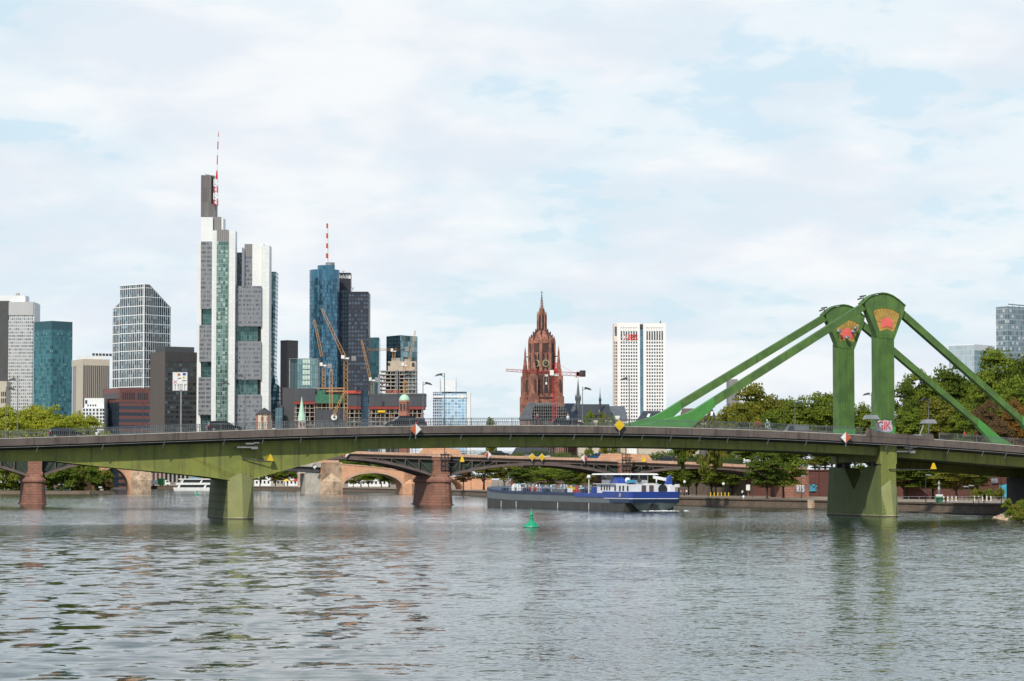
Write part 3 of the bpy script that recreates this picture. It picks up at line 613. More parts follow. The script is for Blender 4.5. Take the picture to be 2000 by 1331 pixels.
for px in (868, 1222):        # iron bracket frames with a triangle marker arm
    s = S2(px, -1.4); z = Z2(px, 900, -1.4); b = MB(X2)
    for zo in (1.5, .2, -1.0, -2.0): b.box(s-1.0, s+1.2, -1.55, -1.35, z+zo-.1, z+zo+.1)
    for so_ in (-.8, 0, .8): b.box(s+so_-.07, s+so_+.07, -1.6, -1.4, z-2.4, z+3.0 if so_ == 0 else z+1.6)
    b.tube((s, -1.5, z-.4), (s+4.4, -1.7, z-.45), .09, 4); b.tube((s, -1.5, z-1.5), (s+2, -1.6, z-1.55), .06, 4)
    o = b.build('bracket_frame', M['dksteel'], AB)
    b = MB(X2); z -= .3; b.loft([[(s+3.6, t, z), (s+4.7, t, z), (s+4.3, t, z+1.3), (s+4.0, t, z+1.3)] for t in (-1.85, -1.75)]); b.build('triangle_marker', M['yellow'], o)
# ---------------------------------------------------------------- old stone bridge farther back
O3 = Vector((PX(630, 1045), 1045)); b3 = (O3-Vector((PX(275, 1070), 1070))).normalized()
SB = thing('stone_bridge', (O3.x, O3.y, 0), 0, 'old orange sandstone arch bridge with pale cutwaters and a flat middle span, farthest back', 'bridge')
def X3(s, t, z): return (b3.x*s+av.x*t, b3.y*s+av.y*t, z)
def S3(px, t=0):
    k = (px-1000)/F*math.cos(TH); ox, oy = O3.x+av.x*t, O3.y+av.y*t; return (k*oy-ox)/(b3.x-k*b3.y)
def Z3(px, py, t=0): s = S3(px, t); return PZ(py, O3.y+b3.y*s+av.y*t)
W3 = 14.0
tp = [(S3(p), Z3(p, y)) for p, y in ((150,914),(295,908),(560,900),(626,899),(664,907),(720,912),(780,919),(888,933),(960,936))]
def zt3(s): return float(np.interp(s, [c[0] for c in tp], [c[1] for c in tp]))
def arch_wall(s0, s1, a0, a1, zs, zc, name='arch_span', n=20):
    """masonry wall s0..s1 with one arch opening a0..a1 (springing zs, crown zc), front and back faces, barrel"""
    b = MB(X3)
    def zi(s):
        u = (s-a0)/(a1-a0); return zs+(zc-zs)*math.sqrt(max(0, 1-(2*u-1)**2))
    xs = [a0+(a1-a0)*(1-math.cos(math.pi*i/n))/2 for i in range(n+1)]
    for t in (0, W3):
        for c, d in zip(xs, xs[1:]): b.add([(c,t,zi(c)),(d,t,zi(d)),(d,t,zt3(d)),(c,t,zt3(c))], [(0,1,2,3)])
    for c, d in ((s0, a0), (a1, s1)):
        if d-c > .05: b.loft([[(q,0,-2),(q,W3,-2),(q,W3,zt3(q)),(q,0,zt3(q))] for q in (c, d)])
    for c, d in zip(xs, xs[1:]):
        b.add([(c,0,zi(c)),(d,0,zi(d)),(d,W3,zi(d)),(c,W3,zi(c)),(c,0,zt3(c)),(d,0,zt3(d)),(d,W3,zt3(d)),(c,W3,zt3(c))], [(0,1,2,3),(4,5,6,7)])
    o = b.build(name, M['orangestone'], SB)
    b = MB(X3)
    for c, d in zip(xs, xs[1:]):
        k = .9; m0 = (a0+a1)/2
        b.add([(c,-.12,zi(c)),(d,-.12,zi(d)),(m0+(d-m0)*1.07,-.12,zs+(zi(d)-zs)*1.07+.5),(m0+(c-m0)*1.07,-.12,zs+(zi(c)-zs)*1.07+.5)], [(0,1,2,3)])
    b.build('arch_ring', M['cornice'], o)
arch_wall(S3(150), S3(256), S3(186), S3(254), -.3, Z3(225, 921)+1.2)
arch_wall(S3(627), S3(790), S3(669), S3(787), 2.4, Z3(716, 924.5))
arch_wall(S3(790), S3(960), S3(815), S3(905), 1.6, Z3(860, 931.5))
strip3 = MB(X3); sx = [q[0] for q in tp]
for q in (-.25,): strip3.loft([[(s, q, zt3(s)-.1), (s, q+.6, zt3(s)-.1), (s, q+.6, zt3(s)+.35), (s, q, zt3(s)+.35)] for s in sx if s > 0])
strip3.build('parapet_coping', M['cornice'], SB)
def cutwater(pl, pr, ztop, m, gable, name='pier'):
    a, c = S3(pl), S3(pr); b = MB(X3); mid = (a+c)/2
    b.add([(a,0,-2),(mid,-3.6,-2),(c,0,-2),(a,0,ztop),(mid,-3.2,ztop),(c,0,ztop),(mid,0,gable)], [(0,1,4,3),(1,2,5,4),(3,4,6),(4,5,6)])
    b.box(a, c, 0, W3, -2, zt3(mid)); b.add([(a,W3,-2),(mid,W3+3.6,-2),(c,W3,-2),(a,W3,ztop),(mid,W3+3.2,ztop),(c,W3,ztop)], [(0,1,4,3),(1,2,5,4),(3,4,5)])
    return b.build(name, m, SB)
cutwater(256, 295, Z3(270, 938), M['palestone'], Z3(270, 924))
cutwater(627.5, 668, Z3(648, 941), M['palestone'], Z3(648, 924.5))
cutwater(789, 814, Z3(800, 945), M['orangestone'], Z3(800, 936))
b = MB(X3); b.box(S3(596), S3(627), .8, W3-.8, -2, Z3(600, 925)); b.build('concrete_pier', M['concrete'], SB)
b = MB(X3); b.loft([[(s, -.3, z-1.9), (s, W3+.3, z-1.9), (s, W3+.3, z-.1), (s, -.3, z-.1)] for s, z in ((S3(293), 13.0), (S3(560), Z3(560, 906)+1.0), (S3(627), Z3(627, 904)))]); b.build('concrete_span_edge', M['concrete'], SB)
b = MB(X3); b.loft([[(s, 1.0, z-d), (s, W3-1, z-d), (s, W3-1, z-1.95), (s, 1.0, z-1.95)] for s, z, d in ((S3(293), 13.0, 4.5), (S3(440), 13.6, 3.6), (S3(560), Z3(560, 906)+1.0, 4.0), (S3(625), Z3(627, 904), 4.1))]); b.build('steel_girder', M['dksteel'], SB)
b = MB(X3); b.box(S3(604), S3(662), .2, .8, zt3(S3(640))-.5, zt3(S3(640))+1.6); b.build('stone_parapet', M['cornice'], SB)
# ---------------------------------------------------------------- navigation signs
def diamond(name, px, py, D, r, cl, cr, frame, label, group, t=.12):
    o = thing(name, tuple(P(px, py, D)), AX, label, 'sign', group)
    b = MB(); b.prism([(0,-r*1.1),(r*1.1,0),(0,r*1.1),(-r*1.1,0)], 'y', 0, t); b.build('sign_frame', frame, o)
    g = .03*r
    b = MB(); b.prism([(0,-r),(0,r),(-r,0)], 'y', -.04, -.003); b.build('left_half', cl, o)
    b = MB(); b.prism([(0.002,-r),(r,0),(0.002,r)], 'y', -.04, -.003); b.build('right_half', cr, o)
    b = MB(); b.tube((0, t*.6, -r*1.7), (0, t*.6, r*1.3), .05*r+.03, 5); b.tube((0, t, 0), (0, 1.0, -.1), .06, 5); b.build('sign_post', M['steel'], o)
    if r > .9:
        b = MB(); b.loft([[(0, y, r*1.32), (r*1.1, y, r*.16), (r*1.1, y, r*.02), (0, y, r*1.14), (-r*1.1, y, r*.02), (-r*1.1, y, r*.16)] for y in (-.35, .3)]); b.build('sign_hood', M['rail'], o)
    return o
def DB(px): s = BS(px, 840, -.6)[0]; return O1.y+bv.y*s+av.y*(-.6)
for px, py, a, c, lb_ in ((812,839,'orange','white','large diamond sign with red left half on the edge of the green bridge'),
                      (1210,831,'yellow','yellow','large yellow diamond sign on the edge of the green bridge left of the braces'),
                      (1652,855,'white','orange','large diamond sign with red right half on the green bridge near the pylons')):
    diamond('navigation_sign', px, py, DB(px), .87, M[a], M[c], M['steel'], lb_, 'diamond signs on the bridges')
def D2(px): return O2.y+b2.y*S2(px, -.9)+av.y*(-.9)
for px, py, a, c, lb_ in ((675,887.5,'red','white','diamond sign on the arch bridge half hidden behind the green girder'),(953.5,889,'red','white','small diamond sign with red left half on the arch bridge cornice'),
                      (1039.5,893,'yellow','yellow','left one of the two small yellow diamonds on the arch bridge'),(1058.5,893.5,'yellow','yellow','right one of the two small yellow diamonds on the arch bridge'),
                      (1141.5,895.5,'white','red','small diamond sign with red right half on the arch bridge above the barge')):
    diamond('navigation_sign', px, py, D2(px), .80, M[a], M[c], M['white'], lb_, 'diamond signs on the bridges')
diamond('navigation_sign', 614.5, 911.5, 1042, .95, M['white'], M['white'], M['white'], 'small plain white diamond sign on the stone bridge by the concrete pier', 'diamond signs on the bridges')
# ---------------------------------------------------------------- street lamps
def lamp(px, ytop, t, left, label, hidden=False):
    s, z = BS(px, 845, t); ztop = BS(px, ytop, t)[1]; z0 = zk(s)+.08; w = O1+bv*s+av*t
    o = thing('street_lamp', (w.x, w.y, z0), AX, label, 'street lamp', 'street lamps on the green bridge'); h = ztop-z0; k = -1 if left else 1
    b = MB(); b.tube((0,0,0),(0,0,1.4),.13,8,r2=.12); b.tube((0,0,1.4),(0,0,h),.09,8,r2=.055); b.build('lamp_pole', M['rail'], o)
    b = MB(); b.tube((0,0,h-.55),(k*1.0,0,h-.25),.045,5); b.tube((0,0,h-.1),(k*.55,0,h-.12),.03,5); b.build('lamp_arm', M['dksteel'], o)
    b = MB(); b.loft([[(k*.35,-.3,h-.3),(k*1.55,-.35,h-.52),(k*1.55,.35,h-.52),(k*.35,.3,h-.3)],[(k*.5,-.2,h-.02),(k*1.2,-.22,h-.2),(k*1.2,.22,h-.2),(k*.5,.2,h-.02)]]); b.build('lamp_head', M['dksteel'], o)
    b = MB(); b.loft([[(k*.45,-.25,h-.34),(k*1.45,-.29,h-.56),(k*1.45,.29,h-.56),(k*.45,.25,h-.34)],[(k*.45,-.25,h-.325),(k*1.45,-.29,h-.525),(k*1.45,.29,h-.525),(k*.45,.25,h-.325)]]); b.build('lamp_glass', M['white'], o)
for px, y, t, l, lb_ in ((34,738,.9,1,'near street lamp with left head beside the willows'),(478,731,.9,1,'near street lamp with left head before the tall white skyscraper'),
    (868,729,.9,1,'near street lamp with left head before the pale blue office block'),(1229.5,737,.9,1,'near street lamp with left head before the white twin slab tower'),
    (11,756,WB-.9,0,'far street lamp with right head at the left edge of the bridge'),(430,745,WB-.9,0,'far street lamp with right head in front of the glass stair shaft'),
    (826,746,WB-.9,0,'far street lamp with right head beside the dome'),(1138,756,WB-.9,0,'far street lamp with right head by the slate church roofs'),
    (1553,785,WB-.9,0,'far street lamp in front of the trees left of the pylons'),(1702.5,767,WB-.9,1,'far street lamp peeking out between the two pylons'),(1814,777,WB-.9,1,'street lamp in front of the trees right of the pylons')):
    lamp(px, y, t, l, lb_)
# lane sign on its post
s, z = BS(353, 845, 19.5); w = O1+bv*s+av*19.5
o = thing('lane_sign', (w.x, w.y, zk(s)+.1), AX-R(6), 'big white lane direction board with arrows on a tall grey post', 'road sign')
zt1 = BS(353, 727, 19.5)[1]-zk(s)-.1; zb1 = BS(353, 764, 19.5)[1]-zk(s)-.1
b = MB(); b.box(-.13,.13,-.13,.13,0,zb1+.2); b.build('sign_post', M['steel'], o)
b = MB(); b.box(-1.4,1.05,-.1,0,zb1,zt1); b.build('sign_border', M['steel'], o)
b = MB(); b.box(-1.32,.97,-.13,-.105,zb1+.07,zt1-.07); b.build('sign_face', M['white'], o)
M['blue'] = mat('blue_paint', (.02,.10,.42), None, .45)
hh = zt1-zb1
for x0, x1, y0, y1, m in ((-.55,-.15,.80,.92,'orange'),(.25,.75,.82,.95,'blue'),(.25,.60,.66,.76,'yellow'),(-.5,0,.64,.68,'dksteel'),(.2,.85,.52,.56,'dksteel'),(.7,.9,.30,.38,'yellow')):
    b = MB(); b.box(x0,x1,-.15,-.132,zb1+hh*y0,zb1+hh*y1); b.build('sign_panel', M[m], o)
for x in (-.95,-.45,-.15,.15,.6):
    b = MB(); b.box(x-.035,x+.035,-.15,-.132,zb1+.15,zb1+hh*.3); b.prism([(x-.12,zb1+hh*.3),(x+.12,zb1+hh*.3),(x,zb1+hh*.38)], 'y', -.15, -.132); b.build('lane_arrow', M['dksteel'], o)
b = MB(); b.prism([(-1.25,zb1+hh*.55),(-1.15,zb1+hh*.55),(-.65,zb1+hh*.4),(-.75,zb1+hh*.4)], 'y', -.15, -.132); b.prism([(-.75,zb1+hh*.55),(-.65,zb1+hh*.55),(-1.15,zb1+hh*.4),(-1.25,zb1+hh*.4)], 'y', -.17, -.152); b.build('red_cross', M['red'], o)
# ---------------------------------------------------------------- barge
BA = R(90+19.2)   # heading of the hull, local x runs from the stern (near) to the bow (far)
BO = Vector((PX(1230, 493), 493)); rot = R(19.2)
bg_ = thing('barge', (BO.x, BO.y, 0), rot, 'long grey and blue tank barge with white wheelhouse and a deck full of pipes', 'barge')
bl_, bw = 90.0, 10.3      # local x across (0..bw, right), local y along (0 stern .. bl_ far end)
M['hullgrey'] = mat('hull_grey', (.14,.165,.175), (.12,.14,.15), .5, 0, .15, .35, (.05,.05,.05))
M['hullblack'] = mat('hull_black', (.040,.041,.041), (.06,.058,.055), .6, 0, .3, .7, (.10,.09,.075))
M['hullblue'] = mat('hull_deep_blue', (.022,.065,.34), (.03,.06,.26), .4, 0, .5, .4, (.05,.06,.12))
M['navy'] = mat('navy_paint', (.018,.035,.085), (.02,.04,.095), .45)
M['sterngrey'] = mat('stern_grey_green', (.17,.21,.21), (.14,.175,.175), .5, 0, .3, .5, (.06,.06,.05))
def hull(z0, z1, m, name, y0=0, y1=bl_, o=.0, par=bg_):
    b = MB(); n = 8
    def sec(y):
        t = max(0, (y-(bl_-9))/9); c = bw/2; k = math.sqrt(max(.25, 1-t**5)) if t > 0 else 1
        return c-(c+o)*k, c+(c+o)*k
    ys = [y0]+[y for y in (12, 30, 50, 70, bl_-9, bl_-6, bl_-4, bl_-2, bl_-.6) if y0 < y < y1]+[y1]
    b.loft([[(sec(y)[0], y, z0(y)), (sec(y)[1], y, z0(y)), (sec(y)[1], y, z1(y)), (sec(y)[0], y, z1(y))] for y in ys])
    return b.build(name, m, par)
sh_ = lambda y: max(0, (y-70)/20)**2*.9
hull(lambda y: -1, lambda y: 1.45+.25*y/bl_+sh_(y)*.6, M['hullblack'], 'hull_bottom', 3.5)
hull(lambda y: 1.452+.25*y/bl_+sh_(y)*.6, lambda y: 2.75+.35*y/bl_+sh_(y), M['hullgrey'], 'hull_side', 9.0, o=.03)
hull(lambda y: 2.752+.35*y/bl_+sh_(y), lambda y: 3.3+.35*y/bl_+sh_(y), M['navy'], 'gunwale', 9.0, o=.10)
# stern: flared plates narrowing to the water
c = bw/2
b = MB(); b.add([(c-2.0,1.2,-.6),(c+2.0,1.2,-.6),(bw-.2,-.2,1.65),(.2,-.2,1.65),(c,.9,-.6),(c,-.3,1.65)], [(0,4,5,3),(4,1,2,5)]); b.build('hull_stern', M['sterngrey'], bg_)
for x0, x1, xe in ((c-2.0, .2, 0), (c+2.0, bw-.2, bw)):
    b = MB(); b.add([(x0,1.21,-.6),(x1,-.19,1.65),(xe,2.5,1.65),(xe,3.6,-.9),(xe,3.6,1.65)], [(0,1,2),(0,2,3),(2,4,3)])
    b.build('hull_stern_quarter', M['hullblack'], bg_)
b = MB(); b.loft([[(-.1,10.5,1.6),(-.1,.3,1.6),(.5,-.25,1.6),(bw-.5,-.25,1.6),(bw+.1,.3,1.6),(bw+.1,10.5,1.6)],[(-.12,10.5,2.35),(-.12,.2,2.35),(.45,-.45,2.35),(bw-.45,-.45,2.35),(bw+.12,.2,2.35),(bw+.12,10.5,2.35)]]); b.build('stern_band', M['navy'], bg_)
b = MB(); b.loft([[(-.14,13.5,2.36),(-.14,.2,2.36),(.43,-.47,2.36),(bw-.43,-.47,2.36),(bw+.14,.2,2.36),(bw+.14,13.5,2.36)],[(-.14,13.5,2.48),(-.14,.2,2.48),(.43,-.47,2.48),(bw-.43,-.47,2.48),(bw+.14,.2,2.48),(bw+.14,13.5,2.48)]]); b.build('white_line', M['white'], bg_)
b = MB(); b.loft([[(-.13,15,2.482),(-.13,.2,2.482),(.44,-.46,2.482),(bw-.44,-.46,2.482),(bw+.13,.2,2.482),(bw+.13,15,2.482)],[(-.2,14,3.75),(-.2,.1,3.75),(.4,-.6,3.75),(bw-.4,-.6,3.75),(bw+.2,.1,3.75),(bw+.2,14,3.75)]]); b.build('blue_bulwark', M['hullblue'], bg_)
b = MB(); b.box(-.13,bw+.13,13.9,30,2.6,3.45); b.build('blue_bulwark', M['hullblue'], bg_)
b = MB(); b.add([(c-.75,-.2,1.5),(c+.75,-.2,1.5),(c+1.15,.55,.1),(c-1.15,.55,.1),(c-.75,.3,1.5),(c+.75,.3,1.5),(c+1.15,1.1,.1),(c-1.15,1.1,.1)], [(0,1,2,3),(4,5,6,7),(0,1,5,4),(1,2,6,5),(2,3,7,6),(3,0,4,7)]); b.tube((c-.9,-.1,.9),(c+.9,.1,.4),.13,6); b.tube((c+.9,-.1,.9),(c-.9,.1,.4),.13,6); b.tube((c,.3,0),(c,-.5,1.5),.16,6); b.build('anchor', M['dksteel'], bg_)
# letters on the bulwark
lettering('D', .95, M['white'], bg_, (-.22, 4.6, 3.05), (R(90), 0, R(-90)), 'hull_letter', 1.3)
# draught marks
for y in (88.0-12, 66, 22, 40): b = MB(); b.box(-.07,-.03,y-.12,y+.12,.1,1.4); b.build('draught_mark', M['white'], bg_)
# superstructure
CW = M['white']
b = MB(); b.box(.9,bw-.9,1.4,20,3.0,5.15); sup = b.build('cabin', CW, bg_)
b = MB(); b.box(.5,bw-.5,9.5,21,5.17,5.3); b.build('cabin_roof', CW, sup)
for y in (2.9, 5.2, 7.0, 9.5): b = MB(); b.box(.84,.92,y,y+.75,3.9,4.9); b.build('window', M['glass'], sup)
for y in (12.6, 14, 15.4, 17): b = MB(); b.box(.84,.92,y,y+.6,4.0,4.95); b.build('window', M['glass'], sup)
for x in (3.0, 4.6): b = MB(); b.box(x,x+.9,1.33,1.42,3.6,5.0); b.build('door', M['browniron'], sup)
b = MB(); b.lathe([(.95,0),(.95,.1)], 14); o = b.build('arched_window', M['glass'], sup, loc=(7.4,1.42,4.25)); o.rotation_euler = (R(90),0,0)
b = MB(); b.box(bw-1.5,bw-.3,1.2,5,3.2,5.0); b.build('cabin_wing', CW, bg_)
# wheelhouse with overhanging flat roof
b = MB(); b.box(1.4,bw-1.4,12.5,18.5,5.3,6.0); wh = b.build('wheelhouse', CW, bg_)
b = MB(); b.box(1.5,bw-1.5,12.6,18.4,6.0,7.0); b.build('window_band', M['glass'], wh)
for x in (1.45,3.2,5.1,7.0,bw-1.45):
    for y in (12.55, 18.45): b = MB(); b.box(x-.06,x+.06,y-.06,y+.06,5.9,7.02); b.build('window_post', CW, wh)
b = MB(); b.loft([[(-.3,11,7.02),(bw+.3,11,7.02),(bw+.3,20,7.02),(-.3,20,7.02)],[(0,11.3,7.3),(bw,11.3,7.3),(bw,19.7,7.3),(0,19.7,7.3)]]); b.build('roof', CW, wh)
b = MB(); b.lathe([(0,-.55),(.4,-.42),(.6,0),(.4,.5),(0,.62)], 10, (3.4, 9.6)); o = b.build('white_dome', CW, bg_, loc=(0,0,5.9), smooth=True)
b = MB(); b.lathe([(0,-.4),(.35,-.3),(.45,0),(.3,.35),(0,.45)], 10); b.build('radar_dome', CW, bg_, loc=(-.2,21.5,6.6), smooth=True)
b = MB(); b.tube((-.2,21.5,3.3),(-.2,21.5,6.2),.1); b.build('dome_post', CW, bg_)
# blue covered car and small boats on the cabin roof, davit
b = MB(); b.loft([[(1.2,9.5,5.3),(3.2,9.5,5.3),(3.0,9.6,6.1),(1.4,9.6,6.1)],[(1.1,11.5,5.3),(3.3,11.5,5.3),(3.1,11.5,6.6),(1.3,11.5,6.6)],[(1.2,13.8,5.3),(3.2,13.8,5.3),(3.0,13.7,6.0),(1.4,13.7,6.0)]]); b.build('tarpaulin_cover', M['hullblue'], bg_)
M['cyan'] = mat('cyan_paint', (.05,.28,.42), None, .5)
b = MB(); b.loft([[(3.2,8.0,5.5),(4.6,8.0,5.5),(4.6,8.0,6.0),(3.2,8.0,6.0)],[(2.9,11,5.2),(4.9,11,5.2),(5.1,11,6.0),(2.7,11,6.0)],[(3.6,14.5,5.7),(4.2,14.5,5.7),(4.2,14.5,6.1),(3.6,14.5,6.1)]]); b.build('dinghy', M['cyan'], bg_)
b = MB(); b.tube((7.4,4.5,5.2),(7.4,4.5,6.2),.12); b.loft([[(6.3,3.4,6.3),(6.3,3.6,6.3),(6.3,3.6,6.9),(6.3,3.4,6.9)],[(9.4,3.0,5.7),(9.4,3.2,5.7),(9.4,3.2,6.3),(9.4,3.0,6.3)]]); b.build('davit', CW, bg_)
b = MB(); b.loft([[(8.7,2.4,5.2),(9.9,2.4,5.2),(9.9,3.6,5.2),(8.7,3.6,5.2)],[(8.9,2.5,6.4),(9.7,2.5,6.9),(9.7,3.5,6.9),(8.9,3.5,6.4)]]); b.build('funnel', M['hullblue'], bg_)
for x, y in ((4.8,10),(5.6,9),(6.2,10.5),(5.2,8)): b = MB(); b.lathe([(.5,0),(.5,.08)], 10); o = b.build('bicycle_wheel', M['dksteel'], bg_, loc=(x,y,5.9)); o.rotation_euler = (R(90),0,0)
# deck gear: catwalks, stanchions, pipes, drums, hatches
pr2 = random.Random(3)
for t in (-.05, bw*.5-1.0, bw*.5+1.0, bw-.3):
    b = MB(); z0 = lambda y: 3.3+.35*y/bl_+sh_(y)
    for y in np.arange(20, bl_-4, 1.6): b.tube((t+.2,y,z0(y)),(t+.2,y,z0(y)+1.15),.035,4)
    for zo in (.6, 1.12):
        for y in np.arange(20, bl_-6, 7): b.tube((t+.2,y,z0(y)+zo),(t+.2,y+7,z0(y+7)+zo),.028,4)
    b.build('deck_railing', M['steel'], bg_)
for x in (3.6, 4.3, 5.0, 6.4): b = MB(); b.tube((x,19,3.95),(x,bl_-9,4.25),.16,8); b.build('deck_pipe', M['steel'] if x < 5 else M['white'], bg_)
M['teal'] = mat('teal_paint', (.12,.30,.30), None, .5)
cols = ['white','steel','steel','teal','white','steel','white','cyan','hullblue','rail','steel','yellow','white','rail','red']
for i in range(96):
    y = pr2.uniform(20, 82); x = pr2.uniform(.8, bw-1.2); z = 3.35+.35*y/bl_+sh_(y); m = M[pr2.choice(cols)]; b = MB(); k = pr2.random()
    if k < .35: b.lathe([(.28,0),(.28,pr2.uniform(.5,1.2)),(.12,1.3)], 8); nm = 'valve_drum'
    elif k < .7: w_, l_ = pr2.uniform(.3,.7), pr2.uniform(.4,1.1); b.box(-w_,w_,-l_,l_,0,pr2.uniform(.4,1.1)); b.box(-w_*.3,w_*.3,-l_*.3,l_*.3,.3,1.35); nm = 'deck_locker'
    else: b.tube((0,0,0),(0,0,1.5),.08); b.tube((0,0,1.45),(pr2.uniform(-.7,.7),1.0,1.3),.07); b.tube((0,0,.9),(.5,0,.9),.1); nm = 'vent_pipe'
    b.build(nm, m, bg_, loc=(x, y, z))
for y in (25, 34, 47, 60, 74): b = MB(); b.box(-.1,1.0,y,y+1.6,3.3,4.25); b.build('bollard_house', M['navy'], bg_)
b = MB(); b.box(-.12,-.05,31.2,34,3.5,4.3); b.build('name_board', M['white'], bg_)
b = MB(); b.tube((.4,20.2,3.3),(.4,20.2,4.6),.55,10,r2=.6); b.build('blue_drum', M['hullblue'], bg_)
b = MB(); b.tube((c,bl_-4,4),(c,bl_-4,6.9),.07); b.tube((c-1,bl_-4,6.3),(c+1,bl_-4,6.3),.04); b.build('bow_mast', M['steel'], bg_)
b = MB(); b.tube((bw-.3,.4,3.7),(bw-.3,.4,5.0),.05); b.box(bw-.8,bw+.2,.3,.45,4.6,5.2); b.build('stern_board', CW, bg_)
# foam at the stern
fm, fnt, fb = newmat('foam'); fb.inputs['Base Color'].default_value = (.7,.74,.75,1); fb.inputs['Roughness'].default_value = .8
b = MB()
for i in range(70):
    u = pr2.random(); x = c+pr2.gauss(0, 1.6)+pr2.uniform(0, 5)*u; y = 1.0-u*2.2; r = pr2.uniform(.08,.35); b.add([(x-r*2,y,.02),(x,y-r,.03),(x+r*2,y,.02),(x,y+r,.03+r*.5)], [(0,1,2,3)])
b.build('foam', fm, bg_, kind='stuff')
# ---------------------------------------------------------------- buoys
def buoy(px, py, k, label):
    D = 31500/(py-935); p = P(px, py, D); o = thing('buoy', (p.x, p.y, 0), .3, label, 'buoy', 'green channel buoys')
    m = M.setdefault('buoygreen', mat('buoy_green', (.015,.33,.16), (.012,.26,.13), .4, 0, 1.5, .2))
    b = MB(); b.lathe([(1.42,-.5),(1.5,.1),(1.38,.32),(1.15,.42),(.62,.98),(.42,1.15),(.34,1.6)], 24); b.build('float_body', m, o, smooth=False).scale = (k,)*3
    b = MB(); b.lathe([(.4,1.55),(.4,1.72),(.28,1.75),(.26,2.1),(.34,2.15),(.34,2.25),(.2,2.6),(.02,3.35)], 18); b.build('topmark', m, o).scale = (k,)*3
    b = MB(); b.lathe([(1.44,-.02),(1.53,.0),(1.53,.09),(1.44,.11)], 24); b.build('waterline_ring', M['hullblack'], o).scale = (k,)*3
buoy(1038, 1030.5, .74, 'large green conical buoy floating in the open water in front of the barge')
buoy(385, 967.5, .62, 'tiny green buoy far upstream near the white excursion boat')
# ---------------------------------------------------------------- excursion boat
pb = P(341, 958, 1345)
eb = thing('excursion_boat', (pb.x, pb.y, 0), R(-4), 'white double decked excursion boat moored behind the left pier', 'boat')
b = MB(); b.loft([[(0,0,-.5),(30,0,-.5),(30,6,-.5),(0,6,-.5)],[(-.8,-.2,1.6),(32,-.2,1.6),(32,6.2,1.6),(-.8,6.2,1.6)]]); b.build('hull', M['white'], eb)
b = MB(); b.box(2.6,30,.3,5.7,1.6,3.0); b.build('lower_window_band', M['glass'], eb)
b = MB(); b.box(.6,31,0,6,3.0,4.1); b.build('upper_deck', M['white'], eb)
b = MB(); b.box(4,30,.5,5.5,4.1,5.7); b.build('upper_window_band', M['glass'], eb)
for x in (3.2,13.2,22): b = MB(); b.prism([(x,4.1),(x+.9,4.1),(x+1.7,5.7),(x+1.0,5.7)], 'y', .3, 5.7); b.build('window_pillar', M['white'], eb)
for x in (2.2,16,26): b = MB(); b.prism([(x-.8,1.6),(x+.3,1.6),(x+1.0,3),(x+.1,3)], 'y', .2, 5.8); b.build('window_pillar', M['white'], eb)
b = MB(); b.box(2,31,.1,5.9,5.7,6.2); b.build('roof', M['white'], eb)
b = MB(); b.loft([[(7.5,1,6.2),(12,1,6.2),(12,5,6.2),(7.5,5,6.2)],[(8,1.5,6.8),(11.5,1.5,6.8),(11.5,4.5,6.8),(8,4.5,6.8)]]); b.build('blue_canopy', M['cyan'], eb)
# ---------------------------------------------------------------- city buildings
def pb(par, name, px0, px1, y0, y1, D, dep, m, **k):
    """upright block seen from px0..px1, top y0 to bottom y1 (None = street), front at D, dep metres deep"""
    x0, x1 = PX(px0, D), PX(px1, D); z1 = PZ(y0, D); z0 = 1.0 if y1 is None else PZ(y1, D)
    b = MB(); o = par.location; b.box(x0-o.x, x1-o.x, D-o.y, D-o.y+dep, z0-o.z, z1-o.z); return b.build(name, m, par, **k)
def bld(name, px, D, label, cat='building', group=None, z=1.0): return thing(name, (PX(px, D), D, z), 0, label, cat, group)
def corner(name, pxL, pxC, pxR, D, phi, label, cat='skyscraper', group='skyscrapers of the skyline'):
    ph = R(phi); c = math.cos(TH)/F; xc = PX(pxC, D); kL, kR = (pxL-1000)*c, (pxR-1000)*c
    wl = (xc-kL*D)/(math.cos(ph)+kL*math.sin(ph)); wr = (kR*D-xc)/(math.sin(ph)-kR*math.cos(ph))
    return thing(name, (xc, D, 0), R(90)-ph, label, cat, group), wl, wr
def lb(par, name, x0, x1, y0, y1, z0, z1, m, **k): b = MB(); b.box(x0, x1, y0, y1, z0, z1); return b.build(name, m, par, **k)
def windows(par, spots, sx, sy, sz, m, name='window', cap=100):
    first = None
    for i, (x, y, z) in enumerate(spots[:cap]):
        if first is None:
            b = MB(); b.box(-sx/2, sx/2, -sy/2, sy/2, -sz/2, sz/2); first = o = b.build(name, m, par)
        else: o = first.copy(); C.objects.link(o)
        o.location = (x, y, z)
    if len(spots) > cap:
        b = MB()
        for x, y, z in spots[cap:]: b.box(x-sx/2, x+sx/2, y-sy/2, y+sy/2, z-sz/2, z+sz/2)
        b.build(name, m, par, kind='stuff')
G = 'skyscrapers of the skyline'
M['louvre'] = gridmat('louvre_panels', (.30,.29,.28), (.16,.15,.15), (.20,.19,.18), 1.6, 400, .25, 0, metal=0, rough=.5)
M['roofgrey'] = mat('flat_roof_grey', (.22,.22,.22))
M['towerwhite'] = mat('white_tower_panels', (.74,.75,.74), (.68,.70,.70), .45, 0, .05, .12, (.5,.5,.5))
M['panelwhite'] = gridmat('white_panel_grid', (.50,.52,.52), (.72,.74,.73), (.66,.69,.68), 3.0, 3.9, .05, .04, metal=0, rough=.45, tilt=0)
M['wglass'] = gridmat('window_glass_blue', (.02,.03,.04), (.05,.08,.11), (.12,.17,.21), 1.6, 3.5, .03, .03, blinds=.2)
